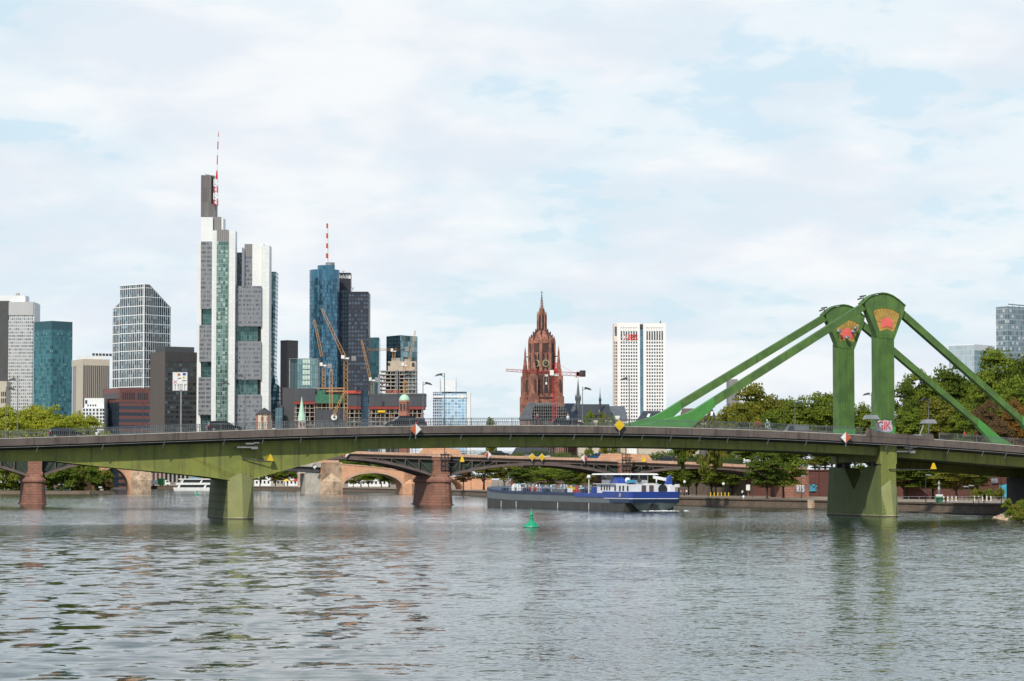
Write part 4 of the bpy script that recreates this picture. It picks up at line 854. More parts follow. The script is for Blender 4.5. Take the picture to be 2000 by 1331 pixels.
# 1 grey tower at the left edge
t1 = bld('grey_office_tower', 30, 2220, 'pale grey slab skyscraper with a dark end wall at the left edge', 'skyscraper', G)
f = gridmat('grey_tower_windows', (.50,.51,.51), (.10,.12,.14), (.34,.36,.37), 1.75, 2.95, .28, .42, metal=.3, blinds=.25, blindcol=(.5,.5,.48))
M['glassdark'] = gridmat('dark_stone_wall', (.07,.075,.075), (.055,.058,.06), (.065,.068,.07), 3, 3.3, .03, .05, metal=0, rough=.5)
pb(t1, 'light_facade', 13.5, 61.5, 625, None, 2220, 30, f)
pb(t1, 'attic', 13.5, 61.5, 590, 616, 2220, 30, gridmat('grey_attic', (.40,.41,.41), (.47,.48,.48), (.44,.45,.45), 3.4, 60, .06, 0, metal=0, rough=.5))
pb(t1, 'attic_window_band', 14.5, 61, 616, 625, 2220.6, 29, f)
pb(t1, 'corner_strip', 61.5, 63.5, 592, None, 2221, 28, M['panelwhite'])
pb(t1, 'dark_end_wall', -45, 13.5, 588, None, 2221, 28, M['glassdark'])
pb(t1, 'penthouse', -20, 46, 577.5, 590, 2226, 18, M['towerwhite'])
pb(t1, 'chimney', 27, 33, 573, 578, 2230, 4, M['concrete'])
# 2 teal glass tower
g = gridmat('teal_glass', (.07,.17,.19), (.014,.075,.095), (.06,.21,.24), 1.9, 3.6, .10, .13, metal=.45, blinds=.06, blindcol=(.15,.30,.30), tilt=.03)
t, wl, wr = corner('teal_glass_tower', 63.5, 98, 139, 2094, 42, 'teal glass skyscraper between the grey slab tower and the beige block')
z = PZ(627, 2094); lb(t, 'glass_facade', 0, wr, 0, wl, 1, z-7, g); lb(t, 'glass_crown', .05, wr-.05, .05, wl-.05, z-6.99, z, gridmat('teal_crown', (.04,.11,.13), (.03,.10,.12), (.03,.09,.11), 1.9, 12, .1, 0, metal=.4))
# 3 beige block
t, wl, wr = corner('beige_office_block', 138, 160, 212, 1900, 65, 'beige office block with dark vertical window strips beside the teal tower', 'building', None)
z = PZ(714, 1900); f = gridmat('beige_strips', (.42,.37,.30), (.07,.065,.065), (.11,.10,.095), 1.45, 300, .30, 0, metal=.2, rough=.2)
lb(t, 'striped_facade', .3, wr, 0, wl*.95, 1, z, f); bg = mat('beige_stone', (.52,.46,.37), (.46,.41,.33))
lb(t, 'corner_pier', -.3, .29, -.3, wl*.55, 1, z+3.5, bg); lb(t, 'attic', -.1, wr+.1, -.1, wl, z+.01, z+4.8, bg); lb(t, 'penthouse', 3, wr-2, 3, wl-3, z+4.81, z+7.5, M['towerwhite'])
b = MB(); zz_ = z+7.5
for i in range(6): b.lathe([(1.0, zz_), (1.0, zz_+1.8)], 8, (wr*.45+i*2.6, 4))
b.build('roof_vent', M['dksteel'], t)
# 4 small white stepped building
t4 = bld('white_stepped_building', 181, 1500, 'small white stepped building with square windows above the willow crowns', 'building')
pb(t4, 'wall', 160, 202, 797, None, 1500, 22, M['towerwhite']); pb(t4, 'wall', 163.5, 202, 778, 797.2, 1503, 18, M['towerwhite'])
sp_ = [(PX(x, 1500)-t4.location.x, -.02, PZ(y, 1500)-1) for y in (801, 808, 815, 822, 829) for x in (163, 169, 175, 182, 189, 196, 201)]
windows(t4, sp_, 1.0, .2, 1.3, M['glass']); windows(t4, [(PX(x, 1500)-t4.location.x, 2.98, PZ(y, 1500)-1) for x, y in ((169,792),(174,792),(179,792),(184,792))], .8, .2, 1.1, M['glass'], 'attic_window')
pb(t4, 'tall_window', 165, 169, 782, 789, 1502.9, 1, M['glass'])
# 5 glass tower with white lattice and sloped shoulders
D5 = 2145; t, wl, wr = corner('latticed_glass_tower', 231, 279.5, 331, D5, 40, 'dark glass skyscraper with white gridded frame and a sloping right shoulder')
g5 = gridmat('lattice_glass', (.80,.82,.83), (.012,.022,.035), (.05,.10,.13), 2.35, 3.75, .19, .03, major=(400, 7.55, 0, .075), majorcol=(.85,.86,.86), metal=.35, blinds=.22, blindcol=(.22,.34,.38), tilt=.04, spand=(.10,.14,.16))
zt_ = PZ(556, D5); zr = PZ(600, D5)*(D5+wr*math.cos(R(40)))/D5-1
b = MB(); xs = wr*.17
b.add([(0,0,1),(wr,0,1),(wr,0,zr),(xs,0,zt_),(0,0,zt_),(0,wl,1),(wr,wl,1),(wr,wl,zr),(xs,wl,zt_),(0,wl,zt_)], [(0,1,2,3,4),(5,9,8,7,6),(0,4,9,5),(1,6,7,2),(3,2,7,8),(4,3,8,9)]); b.build('glass_facade', g5, t)
b = MB(); b.box(-.4,.0,-.4,.9,1,zt_+.3); b.build('white_corner_post', M['towerwhite'], t)
b = MB(); r_ = .55; b.tube((0,0,zt_+.2),(0,wl,zt_+.2),r_,4); b.tube((0,0,zt_+.2),(xs,0,zt_+.2),r_,4); b.tube((xs,0,zt_+.2),(wr,0,zr+.2),r_,4); b.build('roof_edge', M['towerwhite'], t)
lb(t, 'roof_plant_box', wr*.3, wr*.62, wl*.35, wl*.8, zt_-12, zt_-1.5, M['glassdark'])
k5 = (208.5-1000)*math.cos(TH)/F; ys_ = wl; xo = 4.0
x_ = -math.cos(R(40)); wlow = wl+ (PX(231, D5+wl*math.sin(R(40)))-PX(208.5, D5+wl*math.sin(R(40))))/math.cos(R(40))/1.05
b = MB(); zl = PZ(602, D5+wl*.6); zl2 = PZ(586, D5+wl*.6)
b.add([(3,wl+.01,1),(wr*.8,wl+.01,1),(wr*.8,wl+.01,zl2),(3,wl+.01,zl2),(3,wlow,1),(wr*.8,wlow,1),(wr*.8,wlow,zl),(3,wlow,zl)], [(0,3,7,4),(4,7,6,5),(3,2,6,7),(1,5,6,2)]); b.build('low_shoulder_wing', g5, t)
# 6 red brown office
D6 = 1500; t, wl, wr = corner('red_brown_office_building', 201, 232, 291, D6, 62, 'red brown stone office building with ribbon windows below the latticed tower', 'building', None)
z = PZ(757.5, D6); z2 = PZ(786, D6); rb_ = mat('red_brown_granite', (.17,.065,.055), (.14,.055,.048), .5)
f6 = gridmat('ribbon_windows', (.155,.06,.052), (.02,.03,.045), (.05,.07,.10), 60, 3.75, 0, .48, metal=.3); f6b = gridmat('ribbon_glass_corner', (.02,.035,.05), (.02,.04,.06), (.05,.08,.11), 1.8, 3.75, .1, .2)
lb(t, 'ribbon_facade', 0, wr, 0, wl, 1, z2, f6); lb(t, 'glass_corner_bay', -.3, -.005, .6, wl, 1, z2-.3, f6b); lb(t, 'attic', -.1, wr+.1, -.1, wl, z2+.01, z, rb_)
windows(t, [(x, -.12, (z+z2)/2-.6) for x in np.arange(2.2, wr*.52, 1.35)], .85, .15, 4.0, M['glass'], 'attic_window')
windows(t, [(x, -.12, (z+z2)/2-.6) for x in np.arange(wr*.62, wr-1.2, 1.35)], .85, .15, 4.0, M['glass'], 'attic_window')
windows(t, [(-.12, y, (z+z2)/2-.6) for y in np.arange(1.5, wl-.8, 1.3)], .15, .8, 4.0, M['glass'], 'attic_window')
lb(t, 'plain_corner', wr*.78, wr*.8, -.25, 0, 1, z, rb_)
# 7 dark brown tower
D7 = 2000; t, wl, wr = corner('dark_brown_tower', 291.5, 320, 383, D7, 58, 'dark brown office tower with black attic behind the lane direction board')
z = PZ(687, D7); f7a = gridmat('brown_fins', (.105,.085,.075), (.07,.058,.052), (.09,.075,.065), 1.2, 300, .4, 0, metal=0, rough=.5); f7b = gridmat('dark_floor_bands', (.045,.04,.04), (.02,.027,.032), (.06,.08,.085), 2.4, 3.7, .14, .45, metal=.4, blinds=.15, blindcol=(.12,.17,.18))
lb(t, 'fin_facade', 0, .8, 0, wl, 1, z, f7a); lb(t, 'banded_facade', .81, wr, 0, wl, 1, z-8, f7b); lb(t, 'fin_attic', .81, wr, -.2, wl, z-7.9, z, gridmat('dark_fins', (.05,.045,.045), (.03,.028,.028), (.035,.03,.03), 1.2, 300, .4, 0, metal=0)); lb(t, 'black_penthouse', 1.5, wr-1, wl*.1, wl*.75, z+.01, z+4.2, M['glassdark'])
# 8 tallest tower: white columns, grey office wings, green glass shaft, slab and mast
t8 = bld('white_bank_skyscraper', 452, 2150, 'tallest skyscraper, white columns with grey office wings, dark slab top and red white mast', 'skyscraper', G); D8 = 2150
fo = gridmat('grey_office_bands', (.20,.21,.23), (.05,.06,.07), (.20,.22,.24), 1.25, 3.72, .22, .52, major=(7.8, 400, .07, 0), majorcol=(.24,.25,.27), metal=.2, blinds=.15, blindcol=(.30,.31,.32))
fs = gridmat('green_shaft_glass', (.24,.32,.30), (.04,.10,.09), (.19,.30,.26), 2.0, 3.72, .10, .12, metal=.25, blinds=.2, blindcol=(.45,.55,.5))
fg = gridmat('sky_garden_glass', (.10,.17,.17), (.03,.08,.08), (.10,.20,.19), 2.2, 3.7, .10, .08, metal=.45)
pw_ = M['panelwhite']
pb(t8, 'white_column', 382.5, 391, 474, None, D8+14, 16, M['towerwhite'])
for a, b_2 in ((472,604),(635,707),(737,811)): pb(t8, 'office_wing', 389.5-(a-472)*.012, 411.5, a, b_2, D8+8, 40, fo)
for a, b_2 in ((604,635),(707,737),(811,None)): pb(t8, 'sky_garden', 394, 411.5, a, b_2, D8+12, 30, fg)
pb(t8, 'white_column', 411.5, 420.5, 450.5, None, D8, 12, pw_); pb(t8, 'glass_shaft', 420.5, 442.5, 471, None, D8-1.5, 12, fs); pb(t8, 'louvre_top', 420.5, 442.5, 449, 471, D8-1.3, 11, M['louvre'])
pb(t8, 'white_column', 442.5, 457, 451, None, D8, 14, pw_)
for a, b_2 in ((559,638),(667,742),(771,None)): pb(t8, 'office_wing', 457, 508.5, a, b_2, D8+5, 40, fo)
for a, b_2 in ((638,667),(742,771)): pb(t8, 'sky_garden', 457, 502, a, b_2, D8+9, 30, fg)
pb(t8, 'white_column', 508.5, 524, 479.5, None, D8+7, 20, pw_); pb(t8, 'white_column', 502, 508.5, 600, None, D8+20, 10, M['towerwhite'])
pb(t8, 'white_column', 490.5, 512, 476, 559, D8+16, 22, M['towerwhite']); pb(t8, 'louvre_top', 475, 490.5, 477, 500, D8+16, 20, M['louvre']); pb(t8, 'office_wing', 475, 490.5, 500, 559, D8+16, 20, fo)
pb(t8, 'white_column', 470, 475, 484, 559, D8+15, 20, M['towerwhite']); pb(t8, 'office_wing', 457, 470, 493.5, 559, D8+22, 30, fo)
pb(t8, 'core_tower', 389.5, 412.5, 424.5, 474, D8+10, 22, M['towerwhite']); pb(t8, 'core_tower', 428, 433, 426, 452, D8+13, 18, M['towerwhite']); pb(t8, 'louvre_top', 412.5, 428, 424, 452, D8+12, 18, M['louvre'])
sl_ = gridmat('dark_slab_louvre', (.09,.088,.09), (.10,.095,.095), (.16,.15,.145), 1.9, 12, .12, .02, metal=0, rough=.5)
pb(t8, 'dark_slab', 388.8, 409, 342.5, 424.3, D8+18, 12, sl_); pb(t8, 'dark_slab', 409, 418.5, 399, 424.3, D8+18, 12, sl_); pb(t8, 'dark_slab', 409, 414, 343, 398.8, D8+22, 7, M['glassdark'])
b = MB(); o_ = t8.location
for dx, dz in ((-9,3.5),(-6,2)): b.tube((PX(398+dx*.2, D8)-o_.x, 22, PZ(342, D8)-1), (PX(398+dx*.2, D8)-o_.x-2, 20, PZ(342, D8)-1+dz), .3, 5)
b.tube((PX(395, D8)-o_.x, 20, PZ(336, D8)-1), (PX(412, D8)-o_.x, 20, PZ(340.5, D8)-1), .35, 5); b.build('window_cleaning_crane', M['steel'], t8)
def lattice(b, p, q, w, n, r=.12, w2=None, axis=None):
    p, q = Vector(p), Vector(q); d = (q-p).normalized(); u = Vector((0, 1, 0)) if abs(d.y) < .9 else Vector((1, 0, 0)); v = d.cross(u).normalized(); u = v.cross(d); w2 = w if w2 is None else w2
    cs_ = lambda t, i: p.lerp(q, t)+u*((1 if i in (0, 3) else -1)*(w+(w2-w)*t)/2)+v*((1 if i in (0, 1) else -1)*(w+(w2-w)*t)/2)
    for i in range(4): b.tube(cs_(0, i), cs_(1, i), r, 3)
    for k in range(n):
        for i in range(4): a, c_ = (i, (i+1) % 4) if k % 2 else ((i+1) % 4, i); b.tube(cs_(k/n, a), cs_((k+1)/n, c_), r*.8, 3)
mp = [(398,386,'red',3.6,3.4),(386,373,'white',3.4,3.2),(373,360,'red',3.2,3.1),(360,346,'white',3.1,3.0)]
for a, b_2, m, w0, w1 in mp: b = MB(); lattice(b, (PX(413.5, D8)-o_.x, 16, PZ(a, D8)-1), (PX(413.5, D8)-o_.x, 16, PZ(b_2, D8)-1), w0, 2, .32, w1); b.build('mast_segment', M[m], t8)
mx = [(346,329,'red',2.2,1.0),(329,317,'white',1.1,.8),(317,299,'red',.9,.75),(299,287,'white',.7,.6),(287,272,'red',.9,.9),(272,262,'white',.5,.35),(262,252,'red',.8,.2)]
for i, (a, b_2, m, w0, w1) in enumerate(mx):
    b = MB(); xx = PX(415.2+i*.45, D8)-o_.x; x2_ = PX(415.2+(i+1)*.45, D8)-o_.x; b.tube((xx, 16, PZ(a, D8)-1), (x2_, 16, PZ(b_2, D8)-1), w0*.5, 6, r2=w1*.5); b.build('mast_segment', M[m], t8)
# 9 dark blue tower behind it, flared foot
t9 = bld('dark_blue_glass_tower', 530, 2280, 'slim dark blue glass tower half hidden behind the tallest skyscraper, flared at its foot', 'skyscraper', G)
g9 = gridmat('dark_blue_panes', (.012,.03,.045), (.03,.10,.13), (.14,.27,.30), 4.2, 3.7, .16, .22, metal=.5, blinds=.2, blindcol=(.3,.42,.42)); o_ = t9.location
b = MB(); a = lambda x, y, d: (PX(x, 2280)-o_.x, d, PZ(y, 2280)-1)
b.add([a(519,531,0),a(536.8,531,0),a(534.5,730,0),a(538,750,-3),a(546,755,-6),a(548,835,-6),a(519,835,-6),a(519,531,25),a(536.8,531,25),a(534.5,730,25),a(538,750,25),a(546,755,25),a(548,835,25),a(519,835,25)],
      [(0,1,2,3,4,5,6),(7,13,12,11,10,9,8),(1,8,9,2),(2,9,10,3),(3,10,11,4),(4,11,12,5),(0,7,8,1)]); b.build('glass_facade', g9, t9)
lettering('S', 4.2, M['white'], t9, (PX(543.5,2280)-o_.x, -6.4, PZ(789,2280)-1), (R(90),0,0), 'sign_letter')
# 10 dark slab, 11 pale paned block, 12 dark base blocks
t, wl, wr = corner('dark_grey_slab_tower', 546.5, 560, 581, 2200, 45, 'plain dark grey slab tower left of the round blue glass tower'); z = PZ(667, 2200)
lb(t, 'stone_facade', 0, wr, 0, wl, 1, z, gridmat('dark_granite', (.05,.048,.052), (.065,.06,.066), (.072,.068,.075), 2.4, 3.6, .06, .08, metal=0, rough=.4)); lb(t, 'roof_slab', -.1, wr+.1, -.1, wl+.1, z+.005, z+1, M['dkconcrete'])
t11 = bld('paned_glass_block', 592, 2000, 'low glass office block with pale square panes in front of the dark slab tower', 'building')
pb(t11, 'glass_facade', 580, 620, 701.5, None, 2000, 20, gridmat('pale_panes', (.08,.13,.14), (.12,.22,.24), (.22,.34,.35), 1.7, 5.5, .18, .1, metal=.4))
pb(t11, 'glass_facade', 566, 579.9, 701.5, None, 2003, 20, gridmat('dark_panes', (.10,.15,.16), (.03,.07,.08), (.07,.12,.13), 2.2, 200, .1, 0, metal=.4)); pb(t11, 'white_corner', 563.6, 565.9, 701, 759, 2002, 20, M['steel'])
windows(t11, [(PX(x, 2000)-t11.location.x, -.2, PZ(y, 2000)-1) for y in (706.5,717,727.5,738,748.5) for x in (592.5,597.5,602.5)], 1.7, .3, 3.2, mat('bright_blind', (.55,.68,.60)), 'pale_pane'); pb(t11, 'roof_edge', 563.5, 620.5, 700.6, 701.5, 2000.2, 20, M['steel'])
t12 = bld('dark_metal_block', 564, 1880, 'dark metal clad block at the left end of the building site', 'building')
pb(t12, 'metal_wall', 551, 574, 757.5, None, 1880, 26, gridmat('metal_seams', (.045,.045,.05), (.065,.065,.072), (.06,.06,.066), 3, 300, .05, 0, metal=0, rough=.5)); pb(t12, 'metal_wall', 545, 551, 792, None, 1878, 20, M['glassdark'])
pb(t12, 'low_glass_front', 537, 551, 797, None, 1870, 5, gridmat('low_glass', (.16,.22,.25), (.06,.12,.15), (.10,.18,.21), 2, 10, .2, .05))
# 13 round blue tower
D13 = 2310; t13 = bld('round_blue_glass_tower', 630.2, D13, 'round blue glass skyscraper with a red and white banded mast', 'skyscraper', G)
Rr = (PX(660, D13)-PX(600.5, D13))/2; g13 = gridmat('round_blue_glass', (.02,.05,.08), (.02,.07,.11), (.10,.24,.34), 1.5, 3.6, .07, .10, metal=.6, blinds=.03, blindcol=(.2,.38,.45), tilt=.035, rough=.05)
def cyl(par, name, R0, z0, z1, m, n=64, cx=0, cy=0, cap=True):
    b = MB(); vs = []; uv = []; fs = []
    for i in range(n+1):
        a = 2*math.pi*i/n
        for z in (z0, z1): vs.append((cx+R0*math.cos(a), cy+R0*math.sin(a), z)); uv.append((a*R0, z))
    for i in range(n): fs.append((2*i, 2*i+2, 2*i+3, 2*i+1))
    b.add(vs, fs, 0, uv)
    if cap: b.add([(cx+R0*math.cos(2*math.pi*i/n), cy+R0*math.sin(2*math.pi*i/n), z1) for i in range(n)], [tuple(range(n))])
    return b.build(name, m, par, smooth=False)
zt_ = PZ(526, D13)-1; cyl(t13, 'glass_cylinder', Rr, 0, zt_-8, g13, cy=Rr); cyl(t13, 'crown_ring', Rr, zt_-8, zt_, gridmat('crown_glass', (.06,.12,.17), (.04,.14,.22), (.07,.20,.30), 1.5, 9, .12, .03, metal=.5), cy=Rr)
cyl(t13, 'roof_drum', Rr*.58, zt_, zt_+4.2, gridmat('drum_glass', (.06,.14,.2), (.05,.15,.22), (.08,.22,.3), 2.2, 9, .1, .1), cx=1.5, cy=Rr); cyl(t13, 'roof_disc', Rr*.30, zt_+4.2, zt_+7.0, M['steel'], cx=5, cy=Rr)
zs_ = np.linspace(512.5, 434, 9)
for i in range(8): b = MB(); r_ = 1.2 if i else 1.2; b.tube((PX(635,D13)-PX(630.2,D13), Rr, PZ(zs_[i], D13)-1), (PX(635,D13)-PX(630.2,D13), Rr, PZ(zs_[i+1], D13)-1), r_*(1-.04*i), 8); b.build('mast_band', M['white' if i % 2 == 0 else 'orange'], t13)
# 14 dark square tower beside it, lettered top
D14 = 2335; t14 = bld('dark_lettered_tower', 690, D14, 'dark navy gridded skyscraper with white lettering on its raised block, joined to the round tower', 'skyscraper', G)
g14 = gridmat('navy_grid', (.022,.024,.036), (.03,.04,.06), (.10,.14,.19), 2.7, 3.7, .30, .40, metal=.4, rough=.1); o_ = t14.location
nv = mat('navy_metal', (.018,.02,.032), (.022,.025,.038), .4)
pb(t14, 'raised_block', 659, 683.5, 533, 570, D14+8, 14, nv); pb(t14, 'left_wing', 657, 679.5, 567, None, D14+3, 30, gridmat('navy_plain', (.015,.025,.04), (.03,.06,.09), (.04,.08,.11), 2.2, 3.7, .2, .2, metal=.4)); pb(t14, 'gridded_facade', 679.5, 717.5, 575, None, D14, 32, g14); pb(t14, 'parapet', 679.2, 717.8, 570, 575, D14-.3, 32.5, nv); pb(t14, 'right_edge', 717.55, 718.8, 571, None, D14+.6, 30, nv)
lettering('Helaba', 5.0, M['white'], t14, (PX(668.5,D14)-o_.x, 7.6, PZ(539.5,D14)-1), (R(90),0,0), 'sign_lettering', .86, .12)
b = MB(); x = PX(680.6,D14)-o_.x; z = PZ(539.5,D14)-1; b.box(x-1.6,x-1.3,7.5,7.7,z-2,z+2.2); b.prism([(x-.8,z-1.8),(x+1.1,z-1.8),(x+.9,z-.2),(x+.4,z+2),(x-.3,z+.8)], 'y', 7.4, 7.7); b.build('sign_mark', M['white'], t14)
b = MB()
for px, h in ((667,2.5),(686,2.5)): xx = PX(px,D14)-o_.x; zz_ = PZ(533 if px < 683 else 566,D14)-1; b = MB(); b.tube((xx,12,zz_),(xx,12,zz_+h),.3,5); b.tube((xx-1.5,12,zz_+h),(xx+2,12,zz_+h*.9),.2,5); b.build('roof_gear', M['steel'], t14)
# 15, 16 slim teal tower and mirror twin
t15 = bld('slim_teal_tower', 729, 2500, 'slim dark teal tower behind the yellow cranes', 'skyscraper', G); gt_ = gridmat('dark_teal', (.03,.07,.09), (.04,.13,.16), (.10,.24,.28), 2.4, 3.7, .12, .1, metal=.5)
pb(t15, 'glass_facade', 717, 739.8, 659.5, None, 2500, 25, gt_)
t16 = bld('mirror_glass_tower', 783, 2420, 'faceted mirror glass tower behind the concrete building shell', 'skyscraper', G); o_ = t16.location
b = MB(); a = lambda x, y, d: (PX(x, 2420)-o_.x, d, PZ(y, 2420)-1)
b.add([a(753.5,657,4),a(781,655,0),a(781,835,0),a(753.5,835,4),a(753.5,657,30),a(753.5,835,30)], [(0,1,2,3),(0,3,5,4)]); b.build('dark_facet', gridmat('navy_facet', (.015,.03,.045), (.015,.04,.06), (.03,.08,.11), 3, 3.7, .1, .12, metal=.6), t16)
b = MB(); b.add([a(781,655,0),a(813.5,656.5,9),a(813.5,835,9),a(781,835,0),a(813.5,656.5,30),a(813.5,835,30),a(753.5,657,30)], [(0,1,2,3),(1,4,5,2),(0,6,4,1)]); b.build('mirror_facet', gridmat('mirror_facet_glass', (.05,.10,.12), (.06,.13,.15), (.30,.42,.44), 2.4, 5, .06, .06, metal=.8, rough=.04, tilt=.09), t16)
# 17 concrete shell with open floors
D17 = 1900; t17 = bld('concrete_building_shell', 780, D17, 'raw concrete high rise shell with open floors under construction', 'building site'); cw_ = mat('raw_concrete', (.40,.37,.33), (.30,.28,.25), .9, 0, .3, .3)
pb(t17, 'core', 757, 812, 706, 724, D17+3, 18, mat('beige_formwork', (.48,.40,.31), (.42,.35,.27))); pb(t17, 'core_top', 764, 781, 699.5, 706, D17+5, 10, cw_); pb(t17, 'core_top', 789, 801, 702, 706, D17+5, 10, cw_); pb(t17, 'core', 752, 790, 724, None, D17+6, 12, M['dkconcrete'])
for i, y in enumerate(np.arange(724, 772, 7.3)): pb(t17, 'floor_slab', 742-i*.8, 812.5, y, y+1.9, D17, 24, cw_)
for x in (744,752,762,771,779,788,797,804,811): pb(t17, 'column', x, x+1.3, 724, None, D17+.4, .8, cw_)
for i in range(34):
    x = pr2.uniform(744, 808); y = 724+7.3*pr2.randint(0, 6); pb(t17, 'infill_panel', x, x+pr2.uniform(1.2,3.4), y+pr2.uniform(2.2,4), y+7.2, D17+pr2.uniform(.6,5), .5, M[pr2.choice(['white','steel','steel','orangestone','towerwhite','roofgrey'])])
pb(t17, 'hoist_tower', 737.5, 742, 732, None, D17-2, 3, M['steel']); pb(t17, 'hoist_tower', 774, 776.5, 722, None, D17-2, 2, M['steel']); pb(t17, 'stair_pod', 757, 761, 709, 714, D17+2.5, 2, M['dksteel']); pb(t17, 'stair_pod', 804, 809, 709, 716, D17+2.6, 2, M['dksteel'])
# 18 building site podiums
D18 = 1800; t18 = bld('building_site_podium', 645, D18, 'left building site podium of open floors with green netting and dark screens', 'building site')
dp = gridmat('climbing_screen', (.03,.033,.04), (.045,.05,.06), (.06,.066,.078), 5.5, 9, .03, .03, metal=0, rough=.6); rn = mat('red_safety_net', (.22,.03,.035), (.28,.05,.04), .8, 0, 1.2); gn = mat('green_scaffold_net', (.03,.13,.08), (.06,.17,.11), .9, 0, .5)
wood = mat('formwork_timber', (.30,.16,.08), (.42,.25,.12), .8, 0, 1)
def floors(par, x0, x1, y0, y1, D, step=8.2, seed=1, dark=.3):
    r = random.Random(seed)
    pb(par, 'inner_core', x0+2, x1-2, y0+2, y1, D+8, 14, M['dkconcrete'])
    y = y0
    while y < y1:
        pb(par, 'floor_slab', x0, x1, y, y+1.1, D, 22, cw_)
        x = x0+1
        while x < x1-2:
            if r.random() < .7: pb(par, 'formwork_panel', x, x+r.uniform(.6,2.6), y+1.1, y+step, D+r.uniform(.5,4), .3, r.choice([wood, wood, rb_, cw_, M['dkconcrete'], M['glassdark']]))
            x += r.uniform(1.6, 3.6)
        y += step
    for x in np.arange(x0+3, x1, 9): pb(par, 'column', x, x+1.2, y0, y1, D+.3, .8, cw_)
pb(t18, 'dark_screen', 573.5, 615, 759, 784, D18-1, 22, dp); pb(t18, 'safety_net', 573.5, 615, 784.02, 789.5, D18-.8, 20, rn); floors(t18, 574, 615, 789, 835, D18, seed=2)
pb(t18, 'scaffold_net', 615, 669, 771, 788, D18-2, 20, gn); pb(t18, 'scaffold_net', 620, 635, 763, 771, D18-2, 18, gn); pb(t18, 'timber_deck', 620, 673, 757.5, 760, D18-3, 14, wood); pb(t18, 'timber_deck', 636, 672, 763, 766, D18-2, 12, wood); pb(t18, 'core', 636, 668, 764, 771, D18+2, 12, cw_); floors(t18, 615, 679, 788, 800, D18, seed=4)
pb(t18, 'dark_screen', 615, 679, 800, 835, D18+.5, 10, dp); pb(t18, 'red_formwork', 672, 704, 763, 769, D18-2, 5, mat('red_formwork_paint', (.45,.08,.05), (.35,.06,.04)))
pb(t18, 'dark_screen', 679, 705, 769, 793.5, D18-1, 20, dp); pb(t18, 'safety_net', 679, 705, 793.52, 799, D18-.8, 18, rn); floors(t18, 679, 705, 799, 835, D18, seed=5); pb(t18, 'glass_strip', 705, 719, 762, None, D18+2, 14, gridmat('strip_glass', (.015,.03,.05), (.03,.07,.10), (.05,.10,.15), 2.5, 3.7, .1, .1))
o_ = t18.location; b = MB(); b.lathe([(2.1,0),(2.1,.4)], 24); d_ = b.build('number_disc', M['white'], t18, loc=(PX(652.5,D18)-o_.x, -2.2, PZ(815.5,D18)-1)); d_.rotation_euler = (R(90),0,0)
lettering('4', 4.4, M['glassdark'], t18, (PX(652.8,D18)-o_.x, -2.8, PZ(815.5,D18)-1), (R(90),0,0), 'number', 1, .1)
t19 = bld('building_site_podium', 776, D18, 'right building site podium with long dark screens behind the copper dome', 'building site')
pb(t19, 'dark_screen', 720.5, 830.5, 770, 794, D18-1, 24, dp); pb(t19, 'dark_screen', 800, 831, 769, 772, D18-1.2, 24.4, dp); pb(t19, 'safety_net', 720.5, 829, 794.02, 799.5, D18-.8, 22, rn); floors(t19, 721, 827, 799, 835, D18, seed=7); pb(t19, 'screen_gap', 746, 750, 784, 793, D18-1.3, .3, M['glass']); pb(t19, 'scaffold_walkway', 737, 752, 802, 806, D18-1, 2, M['yellow'])
for x in (755, 760, 767, 772, 778): pb(t19, 'rebar_cage', x, x+3.6, 762, 768, D18+4, 3, mat('rust', (.35,.09,.06)))
# 20 far pale blue office
D20 = 3100; t20 = bld('pale_blue_office_block', 880, D20, 'pale blue and white gridded office block standing alone between site and cathedral'); 
pb(t20, 'blue_facade', 863, 911, 769, None, D20, 40, gridmat('pale_blue_panes', (.62,.70,.76), (.20,.42,.62), (.40,.58,.72), 4.2, 3.6, .12, .18, metal=.3, blinds=.2, blindcol=(.6,.7,.78))); pb(t20, 'dark_facade', 845.5, 862.9, 766, None, D20+1, 40, gridmat('dark_blue_grid', (.62,.68,.74), (.03,.06,.12), (.10,.20,.32), 2.2, 3.6, .24, .2, metal=.3)); pb(t20, 'white_side', 911.1, 918.5, 766.5, None, D20+1, 40, M['towerwhite']); pb(t20, 'white_band', 846, 911, 773, 777, D20-.8, 2, M['towerwhite']); pb(t20, 'attic_glass', 863, 911, 765.5, 769, D20, 38, M['wglass'])
pb(t20, 'roof_plant_box', 860, 890, 744, 765.4, D20+12, 16, mat('pale_plant_panels', (.80,.82,.84)))
for x in (859, 890.5): pb(t20, 'roof_antenna', x, x+.6, 738, 765, D20+10, .5, M['steel'])
b = MB(); b.lathe([(2.4,0),(2.4,.3)], 16); d_ = b.build('round_sign', M['white'], t20, loc=(PX(903,D20)-t20.location.x, -1, PZ(774.5,D20)-1)); d_.rotation_euler = (R(90),0,0)
